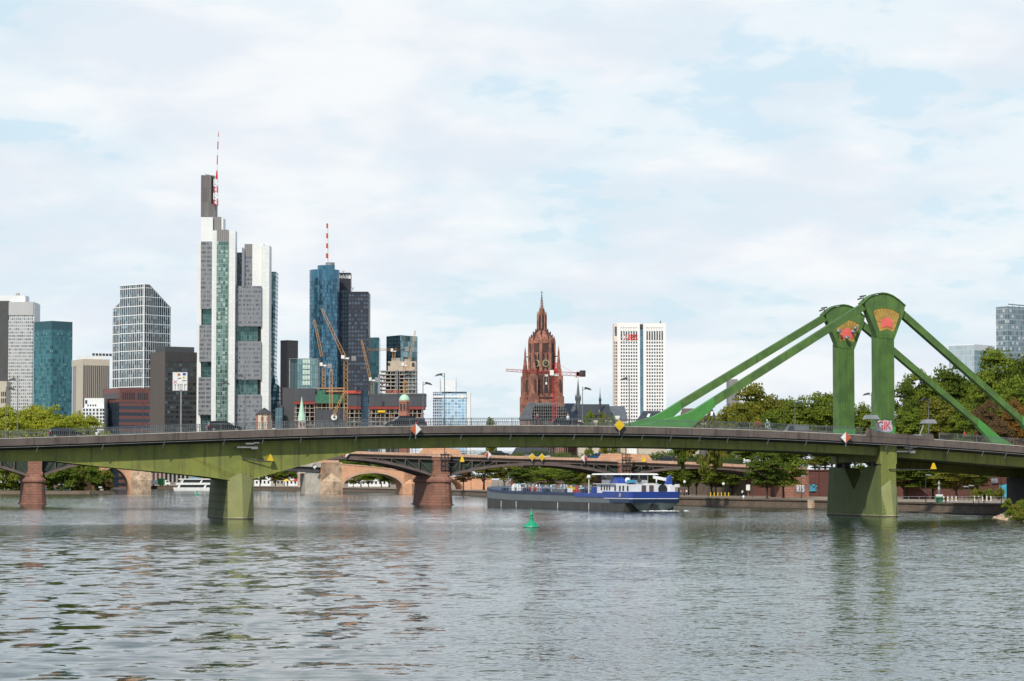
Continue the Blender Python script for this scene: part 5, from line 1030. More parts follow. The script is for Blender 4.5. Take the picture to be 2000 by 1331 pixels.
# 21 white twin slab tower
D21 = 2680; t21 = bld('white_twin_slab_tower', 1250, D21, 'white stone twin slab tower with square windows and a blue glass slot', 'skyscraper', G); o_ = t21.location
ws = mat('white_limestone', (.80,.79,.77), (.76,.75,.73), .7); side_ = mat('shaded_limestone', (.70,.62,.55), (.66,.58,.51), .7)  # side tone is the white stone with its shade put into the colour
wg = [mat('window_a', (.10,.13,.17), None, .15, .4), mat('window_b', (.30,.40,.42), None, .2, .3)]
for (a0, a1, ty) in ((1207, 1250.6, 630.8), (1257.4, 1301.5, 631.8)):
    cols_ = [a0+7.4+4.92*i for i in range(7)]; hw2 = 1.55
    fx = lambda p: PX(p, D21)-o_.x; fz = lambda y: PZ(y, D21)-1
    b = MB(); b.box(fx(a0), fx(a1), .7, 36, 0, fz(ty)); b.build('slab_body', ws, t21)
    b = MB(); edges = [a0]+[x for c_ in cols_ for x in (c_-hw2, c_+hw2)]+[a1]
    for i in range(0, len(edges), 2): b.box(fx(edges[i]), fx(edges[i+1]), 0, .7, 0, fz(ty))
    b.box(fx(a0)+.1, fx(a1)-.1, .02, .69, fz(640), fz(ty)-.05)
    rows = [669.6+6.55*i for i in range(26)]
    for y in rows: b.box(fx(a0)+.1, fx(a1)-.1, .02, .69, fz(y+4.6), fz(y+2.0))
    b.box(fx(a0)+.1, fx(a1)-.1, .02, .69, fz(667.4), fz(665.2)); b.build('stone_grid', ws, t21)
    windows(t21, [(fx(c_), .55, fz(y)) for y in rows for c_ in cols_], 1.7, .25, 2.4, M['wglass'], cap=100 if a0 < 1210 else 0) if a0 < 1210 else windows(t21, [(fx(c_), .55, fz(y)) for y in rows for c_ in cols_], 1.7, .25, 2.4, M['wglass'], cap=0)
    for c_ in cols_:
        b = MB(); b.box(fx(c_-hw2), fx(c_+hw2), .5, .69, fz(665.2), fz(652.5)); b.build('tall_window', M['glassdark'], t21)
        b = MB(); b.box(fx(c_-hw2), fx(c_+hw2), .45, .69, fz(652.4), fz(646.8)); b.build('attic_window', M['wglass'], t21)
b = MB(); b.box(fx(1199.5), fx(1207)-.01, 1.5, 30, 0, fz(631.5)); b.build('side_wing', side_, t21)
windows(t21, [(fx(x), 1.45, fz(y)) for y in rows for x in (1201.6, 1205)], .95, .25, 2.4, M['glass'], 'side_window', cap=56)
b = MB(); b.box(fx(1201), fx(1205.5), 1.3, 1.5, fz(656), fz(638)); b.build('side_tall_window', M['wglass'], t21)
b = MB(); b.box(fx(1250.6), fx(1257.4), 8, 30, 0, fz(643)); b.build('glass_slot', gridmat('slot_glass', (.12,.25,.34), (.12,.28,.40), (.22,.40,.50), 3.6, 7.4, .05, .06, metal=.5), t21); b = MB(); b.box(fx(1250.6), fx(1257.4), 10, 24, fz(643), fz(632.5)); b.build('slot_head', M['dkconcrete'], t21)
lettering('UBS', 8.6, mat('sign_red', (.75,.03,.03)), t21, (fx(1233), -.6, fz(659.6)), (R(90),0,0), 'sign_lettering', .95, .15)
b = MB()
for k_ in range(3):
    a = R(60*k_); x, z = fx(1220.5), fz(659.6); b.tube((x-3.2*math.cos(a), -.5, z-3.2*math.sin(a)), (x+3.2*math.cos(a), -.5, z+3.2*math.sin(a)), .55, 4)
b.build('key_emblem', M['white'], t21)
b = MB(); b.tube((fx(1291),10,fz(631)),(fx(1292.5),10,fz(626)),.4,5); b.tube((fx(1292),10,fz(627)),(fx(1293),10,fz(630)),.3,5); b.build('roof_crane', M['dksteel'], t21)
# right hand glass towers
t, wl, wr = corner('right_glass_tower', 1948.5, 1970.5, 2060, 1600, 55, 'grey glass tower at the right edge above the trees'); z = PZ(598.5, 1600)
gr_ = gridmat('grey_band_glass', (.30,.34,.36), (.10,.15,.18), (.22,.30,.33), 1.9, 3.4, .12, .24, major=(400, 6.8, 0, .06), majorcol=(.20,.24,.26), metal=.4, blinds=.2)
lb(t, 'glass_facade', 0, wr, 0, wl, 1, z, gr_)
b = MB(); b.tube((8,3,z),(8,3,z+2.4),.15); b.tube((4,3,z+1.6),(22,3,z+1.2),.35,6); b.tube((14,3,z),(14,3,z+1.3),.15); b.build('roof_gear', M['steel'], t)
t, wl, wr = corner('low_grey_glass_block', 1855.5, 1905, 1945, 1500, 38, 'low pale glass block right of the far braces above the trees', 'building', None); z = PZ(674, 1500)
gp_ = gridmat('pale_glass_block', (.40,.46,.48), (.32,.40,.43), (.42,.50,.53), 1.5, 3.4, .12, .14, metal=.3); gq = gridmat('teal_front', (.40,.46,.48), (.10,.22,.25), (.20,.34,.37), 1.5, 3.4, .2, .25, metal=.4)
lb(t, 'left_facade', 0, .5, 0, wl, 1, z, gp_); lb(t, 'right_facade', .51, wr, 0, wl, 1, z-3.2, gq); lb(t, 'roof_parapet', .51, wr+.1, -.1, wl, z-3.19, z+.4, M['towerwhite'])
t22 = bld('white_block_behind_trees', 1458, 1500, 'white building with window rows peeking over the trees beside the near brace', 'building'); pb(t22, 'wall', 1440, 1493, 746, None, 1500, 20, M['towerwhite']); pb(t22, 'grey_wing', 1424, 1442, 741, None, 1498, 16, M['roofgrey'])
windows(t22, [(PX(x,1500)-t22.location.x, -.03, PZ(y,1500)-1) for y in (750,757,764,771) for x in np.arange(1446,1492,5.4)], .8, .2, 1.2, M['glass'])
t23 = bld('beige_edge_building', 0, 1650, 'beige building with tall windows at the far left edge', 'building'); pb(t23, 'wall', -40, 11, 745, None, 1650, 14, bg); windows(t23, [(PX(x,1650)-t23.location.x, -.03, PZ(y,1650)-1) for y in (770,783) for x in (1.5,5,8.5)], .7, .2, 3, M['glass'])
# slate church roofs and small houses near the cathedral
def ridge(name, px0, px1, yt, ye, D, dep, m, label, wallm, hip=0.0, gable=True):
    o = thing(name, (PX(px0, D), D, 1), 0, label, 'roofed building'); w_ = PX(px1, D)-PX(px0, D); ze, zt = PZ(ye, D)-1, PZ(yt, D)-1
    b = MB(); b.box(.3, w_-.3, .3, dep-.3, 0, ze); b.build('wall', wallm, o)
    b = MB(); b.add([(0,0,ze),(w_,0,ze),(w_,dep,ze),(0,dep,ze),(hip*w_,dep/2,zt),(w_-hip*w_,dep/2,zt)], [(0,1,5,4),(1,2,5),(2,3,4,5),(3,0,4),(0,3,2,1)]); b.build('roof', m, o); return o, w_, ze, zt
gs = mat('grey_slate', (.11,.12,.135), (.09,.10,.11), .5)
o, w_, ze, zt = ridge('cathedral_nave', 1100, 1134, 787, 822, 1190, 20, gs, 'light grey slate nave roof right of the red cathedral tower', M['redstone'], .1)
o, w_, ze, zt = ridge('dark_roofed_hall', 1128, 1196, 788.5, 820, 1150, 22, M['slate'], 'long black slate hall roof right of the cathedral', bg, .06)
b = MB(); b.box(w_*.62, w_*.66, 4, 4.6, ze+3, ze+4.6); b.build('roof_hatch', M['steel'], o)
o, w_, ze, zt = ridge('grey_roofed_hall', 1184, 1227, 792.5, 822, 1160, 18, gs, 'grey slate roof in front of the white twin slab tower foot', bg, .12); b = MB(); b.box(w_*.4,w_*.62,-.1,3,ze+.3,ze+2.2); b.build('dormer', M['white'], o)
for x0, x1, y, lb_, D in ((1246,1305,802,'dark roof with two skylights below the white twin slab tower',900),(1366,1402,795,'dark roof with skylights between the two left braces and the trees',900)):
    o, w_, ze, zt = ridge('dark_roofed_house', x0, x1, y, 821, D, 14, M['slate'], lb_, bg, .22)
    for k_ in (.3, .6): b = MB(); k0 = k_*w_; b.add([(k0,2.2,ze+(zt-ze)*.31+.1),(k0+.9,2.2,ze+(zt-ze)*.31+.1),(k0+1.5,4.6,ze+(zt-ze)*.66+.1),(k0+.7,4.6,ze+(zt-ze)*.66+.1)], [(0,1,2,3)]); b.build('skylight', M['white'], o)
o, w_, ze, zt = ridge('brown_roofed_house', 1330, 1368, 797, 824, 880, 14, mat('brown_tiles', (.13,.09,.07), (.10,.07,.06)), 'brown tiled roof between the two left braces', bg, .15)
def spirelet(name, px, yt, yb, wpx, D, m, label):
    o = thing(name, (PX(px, D), D, 1), 0, label, 'spire'); r = wpx/2*D/F; zt, zb = PZ(yt, D)-1, PZ(yb, D)-1; h = zt-zb
    b = MB(); b.lathe([(r, 0), (r, zb+h*.30)], 8); b.build('turret', m, o); b = MB(); b.lathe([(r*1.25, zb+h*.30), (r*.75, zb+h*.42), (r*.12, zb+h*.97), (r*.05, zt)], 8); b.build('spire_roof', m, o)
    for k_ in range(8): a = R(45*k_+22.5); b = MB(); b.lathe([(r*.16, zb+h*.22),(r*.16, zb+h*.36),(.02, zb+h*.48)], 5, (r*1.25*math.cos(a), r*1.25*math.sin(a))); b.build('pinnacle', m, o)
    b = MB(); b.tube((0,0,zt-.3),(0,0,zt+1.2),.08,4); b.build('finial', M['dksteel'], o)
spirelet('ridge_turret', 1129.3, 741, 795, 9, 1195, mat('lead_grey', (.13,.15,.16), (.10,.12,.13), .5), 'slim grey lead spire right of the cathedral'); spirelet('ridge_turret', 1172.3, 763, 790, 4, 1155, M['slate'], 'tiny black ridge spire on the dark hall roof')
# green spire church, copper dome, bridge house
M['copper'] = mat('copper_green', (.46,.68,.52), (.40,.60,.46), .6, 0, .3, .3, (.2,.3,.22))
D_ = 1300; o = thing('green_spire_church', (PX(588.7, D_), D_, 1), R(15), 'slender pale green copper spire on a small red and white church tower', 'church'); zb, zt = PZ(822, D_)-1, PZ(775, D_)-1; r = 8.2*D_/F
b = MB(); b.lathe([(r, zb), (r*.55, zb+(zt-zb)*.45), (r*.03, zt)], 8); b.build('spire_roof', M['copper'], o); b = MB(); b.box(-r*.8, r*.8, -r*.8, r*.8, 0, zb); b.build('tower', mat('red_white_stone', (.45,.22,.17), (.62,.55,.48), .8, 0, .8), o)
for x in (-r*.4, r*.4): b = MB(); b.box(x-.35,x+.35,-r*.83,-r*.78,zb-3,zb-.8); b.build('window', M['glass'], o)
D_ = 1520; o = thing('domed_rotunda', (PX(789.5, D_), D_, 1), 0, 'red sandstone bell tower with pale green copper dome behind the railing', 'church'); k_ = D_/F; zd = PZ(783.5, D_)-1; r = 10.6*k_
b = MB(); b.lathe([(r*math.cos(a), zd+r*1.22*math.sin(a)) for a in np.linspace(0, 1.5, 10)], 20); b.build('dome', M['copper'], o, smooth=True)
rs_ = mat('salmon_sandstone', (.40,.17,.12), (.33,.14,.10), .8, 0, .4)
b = MB(); b.lathe([(r*1.02, PZ(803,D_)-1), (r*1.02, zd-1.0), (r*1.12, zd-.9), (r*1.12, zd)], 8, a0=R(22.5)); b.lathe([(r*1.06, PZ(812,D_)-1),(r*1.06, PZ(804,D_)-1)], 8, a0=R(22.5)); b.build('bell_storey', rs_, o); b = MB(); b.lathe([(r*1.1, 0), (r*1.1, PZ(813,D_)-1), (r*1.18, PZ(812.4,D_)-1), (r*1.18, PZ(811.8,D_)-1)], 8, a0=R(22.5)); b.build('drum', rs_, o)
for x in (-r*.62, 0, r*.62): b = MB(); b.box(x-.55,x+.55,-r*1.1,-r*.6,PZ(800,D_)-1,PZ(789,D_)-1); b.build('belfry_opening', M['dkconcrete'], o)
b = MB(); b.tube((0,0,zd+r*1.2),(0,0,zd+r*1.2+3),.15); b.build('finial', M['gold'], o)
D_ = 1105; o = thing('half_timbered_bridge_house', (PX(515.5, D_), D_, 12.5), R(12), 'small white and red house with a dark pyramid roof on the old bridge', 'house'); k_ = D_/F; ze = PZ(809, D_)-12.5; r = 17.5*k_
b = MB(); b.lathe([(r*1.05, ze), (r*.25, PZ(799,D_)-12.5), (.05, PZ(796.5,D_)-12.5)], 8, a0=R(22.5)); b.build('roof', mat('dark_tiles', (.06,.055,.05), (.045,.04,.04)), o)
b = MB(); b.lathe([(r*.86, 0), (r*.86, ze+.2)], 8, a0=R(22.5)); b.build('wall', mat('cream_plaster', (.66,.58,.46), (.60,.52,.42)), o)
for i in range(8): a = R(45*i+22.5); b = MB(); b.box(-.25,.25,-.25,.25,0,ze-.05); b.build('red_corner', rs_, o, loc=(r*.86*math.cos(a), r*.86*math.sin(a), 0), rz=a+R(90))
for a in (-112.5, -67.5): b = MB(); b.box(-.55,.55,-.1,.1,ze-3.0,ze-1.4); b.build('window', M['glass'], o, loc=(r*.80*math.cos(R(a)), r*.80*math.sin(R(a)), 0), rz=R(a+90))
# ---------------------------------------------------------------- cathedral tower
DC = 1180; kc = DC/F; dm = thing('cathedral_tower', (PX(1058.4, DC), DC, 1), R(18), 'tall red sandstone gothic cathedral tower with clocks, dome crown and slim spire', 'cathedral'); zc = lambda y: PZ(y, DC)-1
M['dom'] = mat('cathedral_sandstone', (.40,.175,.12), (.21,.095,.068), .85, 0, .30, .8, (.06,.03,.025), .5, 2.0, .40, .58); M['domd'] = mat('cathedral_dark_stone', (.09,.045,.036), (.06,.034,.03), .85, 0, .5)
sq = lambda h: [(-h,-h),(h,-h),(h,h),(-h,h)]
b = MB(); h = 30*kc; b.box(-h*.82,h*.82,-h*.82,h*.82,0,zc(728)); b.build('lower_body', M['dom'], dm)
b = MB(); b.box(-h*.86,h*.86,-h*.86,h*.86,zc(779),zc(776)); b.box(-h*.9,h*.9,-h*.9,h*.9,0,zc(792)); b.box(-h*.85,h*.85,-h*.85,h*.85,zc(731),zc(728)+.2); b.build('string_course', M['domd'], dm)
r8 = 24*kc
b = MB(); b.lathe([(r8, zc(729)), (r8, zc(668))], 8, a0=R(22.5)); b.build('octagon', M['dom'], dm)
for i in range(8):
    a = R(45*i+22.5); x, y = r8*math.cos(a), r8*math.sin(a)
    b = MB(); b.lathe([(.85, zc(729)), (.75, zc(668)), (.6, zc(664)), (.02, zc(656))], 6, (x, y)); b.build('buttress_pier', M['dom'], dm)
    a = R(45*i); x, y = r8*.925*math.cos(a), r8*.925*math.sin(a)
    for s_ in (-1, 1):
        b = MB(); b.box(-.45,.45,-.15,.15,zc(724),zc(694)); b.prism([(-.45,zc(694)),(.45,zc(694)),(0,zc(691))], 'y', -.15, .15)
        b.build('lancet_window', M['glass'], dm, loc=(x-math.sin(a)*s_*1.0, y+math.cos(a)*s_*1.0, 0), rz=a+R(90))
    b = MB(); b.box(-1.5,1.5,-.12,.12,zc(689),zc(676)); b.prism([(-1.5,zc(676)),(1.5,zc(676)),(0,zc(670))], 'y', -.12, .12); b.build('belfry_window', M['domd'], dm, loc=(x,y,0), rz=a+R(90))
    b = MB(); b.prism([(-2.3,zc(672)),(2.3,zc(672)),(0,zc(659))], 'y', -.25, .25); b.build('gable', M['dom'], dm, loc=(x*1.03,y*1.03,0), rz=a+R(90))
b = MB(); b.lathe([(r8*1.06, zc(669)), (r8*1.06, zc(665.5)), (r8*.9, zc(665.4))], 8, a0=R(22.5)); b.build('gallery', M['domd'], dm)
dome = [(r8*.86, zc(665)), (r8*.80, zc(659)), (r8*.66, zc(653)), (r8*.46, zc(648)), (r8*.34, zc(645.5))]
b = MB(); b.lathe(dome, 8, a0=R(22.5)); b.build('dome', M['dom'], dm)
for i in range(8):
    a = R(45*i+22.5)
    for (q0, z0_), (q1, z1_) in zip(dome, dome[1:]):
        b = MB(); b.tube((q0*math.cos(a),q0*math.sin(a),z0_),(q1*math.cos(a),q1*math.sin(a),z1_),.32,4); b.lathe([(.3,z1_),(.35,z1_+.7),(.02,z1_+1.5)], 4, (q1*1.06*math.cos(a), q1*1.06*math.sin(a))); b.build('crocketed_rib', M['domd'], dm)
l1 = 8.4*kc
b = MB(); b.lathe([(l1*.8, zc(646)), (l1*.8, zc(617))], 8, a0=R(22.5)); b.build('lantern', M['domd'], dm)
for i in range(8):
    a = R(45*i+22.5); b = MB(); b.lathe([(.42, zc(646)), (.38, zc(618)), (.3, zc(615)), (.02, zc(608))], 5, (l1*math.cos(a), l1*math.sin(a))); b.build('lantern_pinnacle', M['dom'], dm)
    a = R(45*i); b = MB(); b.box(-.3,.3,-.1,.1,zc(640),zc(622)); b.build('lantern_opening', M['glass'], dm, loc=(l1*.76*math.cos(a), l1*.76*math.sin(a), 0), rz=a+R(90))
    b = MB(); a = R(45*i+22.5); b.lathe([(.25, zc(617)), (.22, zc(607)), (.02, zc(601))], 4, (l1*.55*math.cos(a), l1*.55*math.sin(a))); b.build('upper_pinnacle', M['dom'], dm)
b = MB(); b.lathe([(l1*.52, zc(617)), (l1*.46, zc(604)), (l1*.30, zc(602)), (.12, zc(574))], 8); b.build('spire', M['dom'], dm)
for z_ in np.linspace(zc(600), zc(578), 8):
    q = .9*(zc(572)-z_)/(zc(572)-zc(602))+.15; b = MB(); b.box(-q,q,-.1,.1,z_,z_+.22); b.box(-.1,.1,-q,q,z_+.02,z_+.24); b.build('spire_crocket', M['domd'], dm)
b = MB(); b.tube((0,0,zc(575)),(0,0,zc(568.5)),.13,4); b.box(-.7,.7,-.1,.1,zc(571.5),zc(571)); b.lathe([(.02,zc(574.4)),(.35,zc(573.5)),(.02,zc(572.6))],6); b.build('cross_finial', M['dksteel'], dm)
for sx_ in (-1, 1):
    for sy_ in (-1, 1):
        x, y = sx_*h*.86, sy_*h*.86
        b = MB(); b.box(x-1.6,x+1.6,y-1.6,y+1.6,0,zc(735)); b.box(x-2.0,x+2.0,y-2.0,y+2.0,0,zc(775)); b.box(x-1.1,x+1.1,y-1.1,y+1.1,zc(735),zc(722)); b.build('corner_buttress', M['dom'], dm)
        b = MB(); b.lathe([(1.15, zc(722)), (.8, zc(708)), (.55, zc(700)), (.5, zc(690)), (.02, zc(675.5))], 6, (x, y)); b.build('corner_pinnacle', M['dom'], dm)
        b = MB(); b.box(x-.45,x+.45,y-2.25,y-2.2,zc(765),zc(742)); b.build('blind_tracery', M['domd'], dm)
        b = MB(); b.tube((x,y,zc(697)),(x*.75,y*.75,zc(697)),.25,4); b.build('flying_strut', M['domd'], dm)
for k_ in range(4):
    a = R(90*k_); hx = h*.82+.06
    for s_ in (-2.6, 0, 2.6):
        b = MB(); b.box(-.55 if s_ else -.8,.55 if s_ else .8,-.15,.15,zc(768),zc(737)); b.prism([(-.55 if s_ else -.8,zc(737)),(.55 if s_ else .8,zc(737)),(0,zc(733))], 'y', -.15, .15)
        b.build('lancet_window', M['glass'] if s_ == 0 else M['domd'], dm, loc=(hx*math.cos(a)-s_*math.sin(a), hx*math.sin(a)+s_*math.cos(a), 0), rz=a+R(90))
    for s_ in (-3.6, -1.75, 1.75, 3.6):
        b = MB(); b.box(-.28,.28,-.1,.1,zc(772),zc(733)); b.build('blind_tracery', M['domd'], dm, loc=(hx*math.cos(a)-s_*math.sin(a), hx*math.sin(a)+s_*math.cos(a), 0), rz=a+R(90))
    for s_ in (-4.2, -1.2, 1.2, 4.2):
        b = MB(); b.box(-.25,.25,-.4,.4,zc(776),zc(730)); b.build('wall_rib', M['dom'], dm, loc=(hx*math.cos(a)-s_*math.sin(a), hx*math.sin(a)+s_*math.cos(a), 0), rz=a+R(90))
for a in (-90-18+27-4, -90-18-45+27-4):    # clock faces on two octagon sides
    a = round(a/45)*45; ar = R(a); x, y = r8*.99*math.cos(ar), r8*.99*math.sin(ar)
    o = bpy.data.objects.new('clock', None)
    b = MB(); b.lathe([(1.75,0),(1.75,.25)], 24); ck = b.build('clock_face', mat('clock_ring', (.42,.40,.20), (.36,.34,.18)), dm, loc=(x,y,zc(711))); ck.rotation_euler = (R(90),0,ar+R(90))
    b = MB(); b.lathe([(1.2,.26),(1.2,.3)], 20); b.build('clock_centre', mat('clock_blue', (.03,.035,.05)), ck)
    b = MB(); b.box(-.1,.1,-.1,1.1,.31,.36); b.box(-.9,.1,-.08,.08,.37,.42); b.build('clock_hands', M['gold'], ck)
    b = MB()
    for i in range(12): aa = R(30*i); b.box(1.45*math.cos(aa)-.1,1.45*math.cos(aa)+.1,1.45*math.sin(aa)-.1,1.45*math.sin(aa)+.1,.26,.3)
    b.build('clock_marks', M['dksteel'], ck)
# scaffold wrapped around the foot
sf = thing('scaffolding', (PX(1062, DC-18), DC-18, 1), 0, 'grey scaffolding and netting sloping around the foot of the cathedral tower', 'scaffolding'); o_ = sf.location; fx = lambda p: PX(p, DC-18)-o_.x; fz = lambda y: PZ(y, DC-18)-1
lev = [(787,1029,1091),(793,1026,1104),(799,1022,1107),(805,1019,1110),(811,1016,1112),(817,1013,1114)]
for y, a0, a1 in lev:
    b = MB(); b.box(fx(a0), fx(a1), 0, 1.6, fz(y)-.15, fz(y)); b.build('scaffold_deck', M['steel'], sf)
    b = MB(); b.box(fx(a0+2), fx(a1-2), 2.5, 3, fz(y+5.6), fz(y+1)); b.build('dark_bay', M['dkconcrete'] if y > 790 else M['rail'], sf)
for i in range(22): x = 1018+i*4.3; yt_ = 787+max(0, (1030-x))*1.5+max(0, x-1092)*1.2; b = MB(); b.box(fx(x)-.08, fx(x)+.08, -.2, 0, 0, fz(yt_)); b.build('scaffold_pole', M['steel'], sf)
b = MB(); b.add([(fx(1030),-.3,fz(788)),(fx(1044),-.3,fz(786)),(fx(1038),-.6,fz(820)),(fx(1012),-.6,fz(820))], [(0,1,2,3)]); b.add([(fx(1030),-.1,fz(788)),(fx(1044),-.1,fz(786)),(fx(1038),-.4,fz(820)),(fx(1012),-.4,fz(820))], [(3,2,1,0)]); b.build('grey_net', gs, sf)
# ---------------------------------------------------------------- cranes
M['craney'] = mat('crane_yellow', (.55,.30,.10), (.48,.27,.10), .6); M['craner'] = mat('crane_red', (.60,.03,.03), (.5,.03,.03), .5)
def crane(px, yb, yt, D, jib, label, m='craney', w=2.2, counter=None, cab=True, mastn=None, r=.125):
    o = thing('tower_crane', (PX(px, D), D, PZ(yb, D)), 0, label, 'crane', 'construction cranes'); ox, oz = o.location.x, o.location.z
    g_ = lambda x, y, d=0: (PX(x, D)-ox, d, PZ(y, D)-oz); h_ = PZ(yt, D)-oz
    if h_ > 1: b = MB(); lattice(b, (0,0,0), (0,0,h_), w, mastn or max(3, int(h_/w/1.1)), r); b.build('mast', M[m], o)
    (ax, ay), (bx, by) = jib; b = MB(); L = (Vector(g_(ax, ay))-Vector(g_(bx, by))).length; lattice(b, g_(ax, ay, -1.5), g_(bx, by, -1.5), w*.85, max(4, int(L/w/1.0)), r*.9, w*.5); b.build('jib', M[m], o)
    if cab: b = MB(); b.box(-w*.9, w*.9, -w*.7, w*.7, h_, h_+1.1); b.box(-w*1.2, -w*.3, -w*1.2, -w*.6, h_+.3, h_+2.6); b.build('cab', M['white'], o); 
    if counter:
        (cx_, cy_) = counter; b = MB(); b.tube((0,0,h_+.8), g_(cx_, cy_), .45, 4); b.build('counter_jib', M['dksteel'], o); x, _, z = g_(cx_, cy_); b = MB(); b.box(x-2.2, x+.9, -1, 1, z-1.8, z+1.6); b.build('counterweight', M['steel'], o)
        b = MB(); top_ = (g_((px+cx_)/2, yt)[0], 0, h_+8); b.tube((0,0,h_+1), top_, .2, 4); b.tube(top_, g_(cx_, cy_), .14, 4); b.tube(top_, g_(bx, by, -1.5), .07, 3); b.build('stay_rope', M['dksteel'], o)
    return o
crane(674.7, 834, 702, 1780, ((673,699),(627,603)), 'tallest yellow luffing crane in front of the round blue tower', w=2.6, counter=(692,700))
crane(631.5, 757, 716, 1805, ((628,697),(613,625)), 'yellow luffing crane left of the tallest one before the round tower', counter=(645,715))
crane(727, 790, 745, 1830, ((723,741),(705.6,665)), 'yellow luffing crane leaning left in front of the slim teal tower', counter=(738,742), w=2.0)
crane(768.7, 702, 688, 1905, ((776,683.5),(716.5,683.5)), 'yellow flat top crane with level jib above the concrete shell', w=1.9, counter=(796,682))
crane(790, 722, 716, 1895, ((795.5,720),(811,646)), 'yellow luffing crane leaning right over the concrete shell', w=1.9)
crane(790.8, 769, 745, 1600, ((790.8,747),(790.8,744)), 'short yellow mast just above the copper dome', w=2.4, cab=False)
crane(645.7, 800, 728, 1785, ((645.7,728),(646.5,722)), 'bare orange mast rising from the green netting', w=2.2, cab=False)
crane(653, 812, 808, 1770, ((653,808),(671,768)), 'short orange and white jib leaning across the tallest crane mast', w=2.0, cab=False)
cr = crane(1084, 826, 735, 1135, ((1138,732.5),(987.5,723.5)), 'red tower crane with level jib across the cathedral', 'craner', 1.9, None, True, 22, .10)
o_ = cr.location; D_ = 1135; g_ = lambda x, y, d=0: (PX(x, D_)-o_.x, d, PZ(y, D_)-o_.z)
b = MB(); lattice(b, g_(1085.5,733), g_(1086,709), 1.5, 5, .14, .6); b.build('head', M['craner'], cr); b = MB(); b.tube(g_(1086,709),g_(1125,731),.06,3); b.tube(g_(1086,710),g_(1030,726),.06,3); b.build('stay_rope', M['craner'], cr)
b = MB(); x, _, z = g_(1137,731); b.box(x-2.5,x+1.0,-.9,.9,z-1.0,z+1.0); b.lathe([(1.3,z-1.2),(1.3,z+1.6)],8,(x+.3,0)); b.build('counterweight', M['dksteel'], cr); b = MB(); x, _, z = g_(1127,732.5); b.box(x-1,x+.8,-.9,.9,z-1.2,z+1.0); b.build('counterweight', M['white'], cr)
b = MB(); x, _, z = g_(1067,733); b.box(x-.7,x+.7,-.9,.3,z-.6,z+.3); b.tube((x,-.5,z),(x,-.5,z-3.2),.06,3); b.box(x-.4,x+.4,-.8,-.2,z-4.2,z-3.2); b.build('hook_trolley', M['white'], cr)
# ---------------------------------------------------------------- trees
npr = np.random.RandomState(11)
def crown_mesh(seed, rx, rz, zc_, nc, nl, size, up=.35, droop=0):
    r = np.random.RandomState(seed); vs = []; 
    d = r.normal(size=(nc, 3)); d /= np.linalg.norm(d, axis=1)[:, None]; rad = r.uniform(.45, .95, nc)[:, None]
    cc = d*rad*np.array([rx, rx, rz]); cr_ = r.uniform(.20, .40, nc)*rx
    w = cr_**2; ci = r.choice(nc, nl, p=w/w.sum())
    q = r.normal(size=(nl, 3)); q /= np.linalg.norm(q, axis=1)[:, None]; q[:, 2] = np.abs(q[:, 2])*.5+q[:, 2]*.5
    p = cc[ci]+q*(cr_[ci]*r.uniform(.55, 1.08, nl))[:, None]*np.array([1, 1, .8]); 
    if droop: p[:, 2] -= droop*r.uniform(0, 1, nl)**2*rz
    p[:, 2] += zc_; p[:, 2] = np.maximum(p[:, 2], zc_-rz*1.02+r.uniform(0, .8, nl))
    n = q+r.normal(size=(nl, 3))*.7; n[:, 2] += up; n /= np.linalg.norm(n, axis=1)[:, None]
    a = np.cross(n, r.normal(size=(nl, 3))); a /= np.linalg.norm(a, axis=1)[:, None]; b = np.cross(n, a)
    s = (size*r.uniform(.6, 1.4, nl))[:, None]
    V = np.stack([p-a*s*.5-b*s*.2, p+a*s*.1-b*s*.55, p+a*s*.6+b*s*.1, p-a*s*.05+b*s*.5], 1).reshape(-1, 3)
    me = bpy.data.meshes.new('crown'); me.vertices.add(len(V)); me.vertices.foreach_set('co', V.ravel())
    me.loops.add(nl*4); me.loops.foreach_set('vertex_index', np.arange(nl*4)); me.polygons.add(nl); me.polygons.foreach_set('loop_start', np.arange(nl)*4)
    me.update(); me.validate(); me.materials.append(None); return me, cc+np.array([0, 0, zc_])
def trunk_mesh(cc, zb, r0, seed):
    b = MB(); r = random.Random(seed); b.tube((0,0,-.5),(0,0,zb*.5),r0,8,r2=r0*.8); b.tube((0,0,zb*.5),(.1,.1,zb),r0*.8,8,r2=r0*.6); b.tube((.1,.1,zb),(0,.2,zb*1.8),r0*.6,6,r2=r0*.25)
    for c_ in cc[:14]: b.tube((.05,.05,zb*r.uniform(.7,1.2)), (c_[0]*.85,c_[1]*.85,c_[2]), r0*.32, 5, r2=r0*.07)
    o = b.build('trunk', M['bark']); me = o.data; bpy.data.objects.remove(o); return me
LEAF = {'green': leafmat('leaf_green', (.205,.265,.030), (.125,.185,.022), (.30,.34,.04)), 'dark': leafmat('leaf_dark', (.130,.180,.024), (.080,.125,.018), (.20,.25,.03)),
        'yellowing': leafmat('leaf_yellowing', (.23,.235,.030), (.12,.165,.022), (.46,.36,.04)), 'willow': leafmat('leaf_willow', (.42,.44,.04), (.27,.32,.03), (.56,.52,.055)),
        'brown': leafmat('leaf_brown', (.20,.12,.055), (.12,.09,.04), (.26,.14,.06)), 'orange': leafmat('leaf_orange', (.32,.15,.04), (.16,.12,.03), (.42,.19,.04)),
        'olive': leafmat('leaf_olive', (.24,.24,.035), (.15,.175,.026), (.34,.29,.05)), 'purple': leafmat('leaf_purple', (.05,.018,.022), (.035,.015,.018), (.07,.02,.025))}
VAR = []
for i, (nc, up) in enumerate(((46,.35),(38,.3),(55,.4),(42,.2))):
    cm, cc = crown_mesh(20+i, 7, 8.4, 12, nc+30, 15000, .46, up); VAR.append((cm, trunk_mesh(cc, 4.6, .42, i)))
BV = []
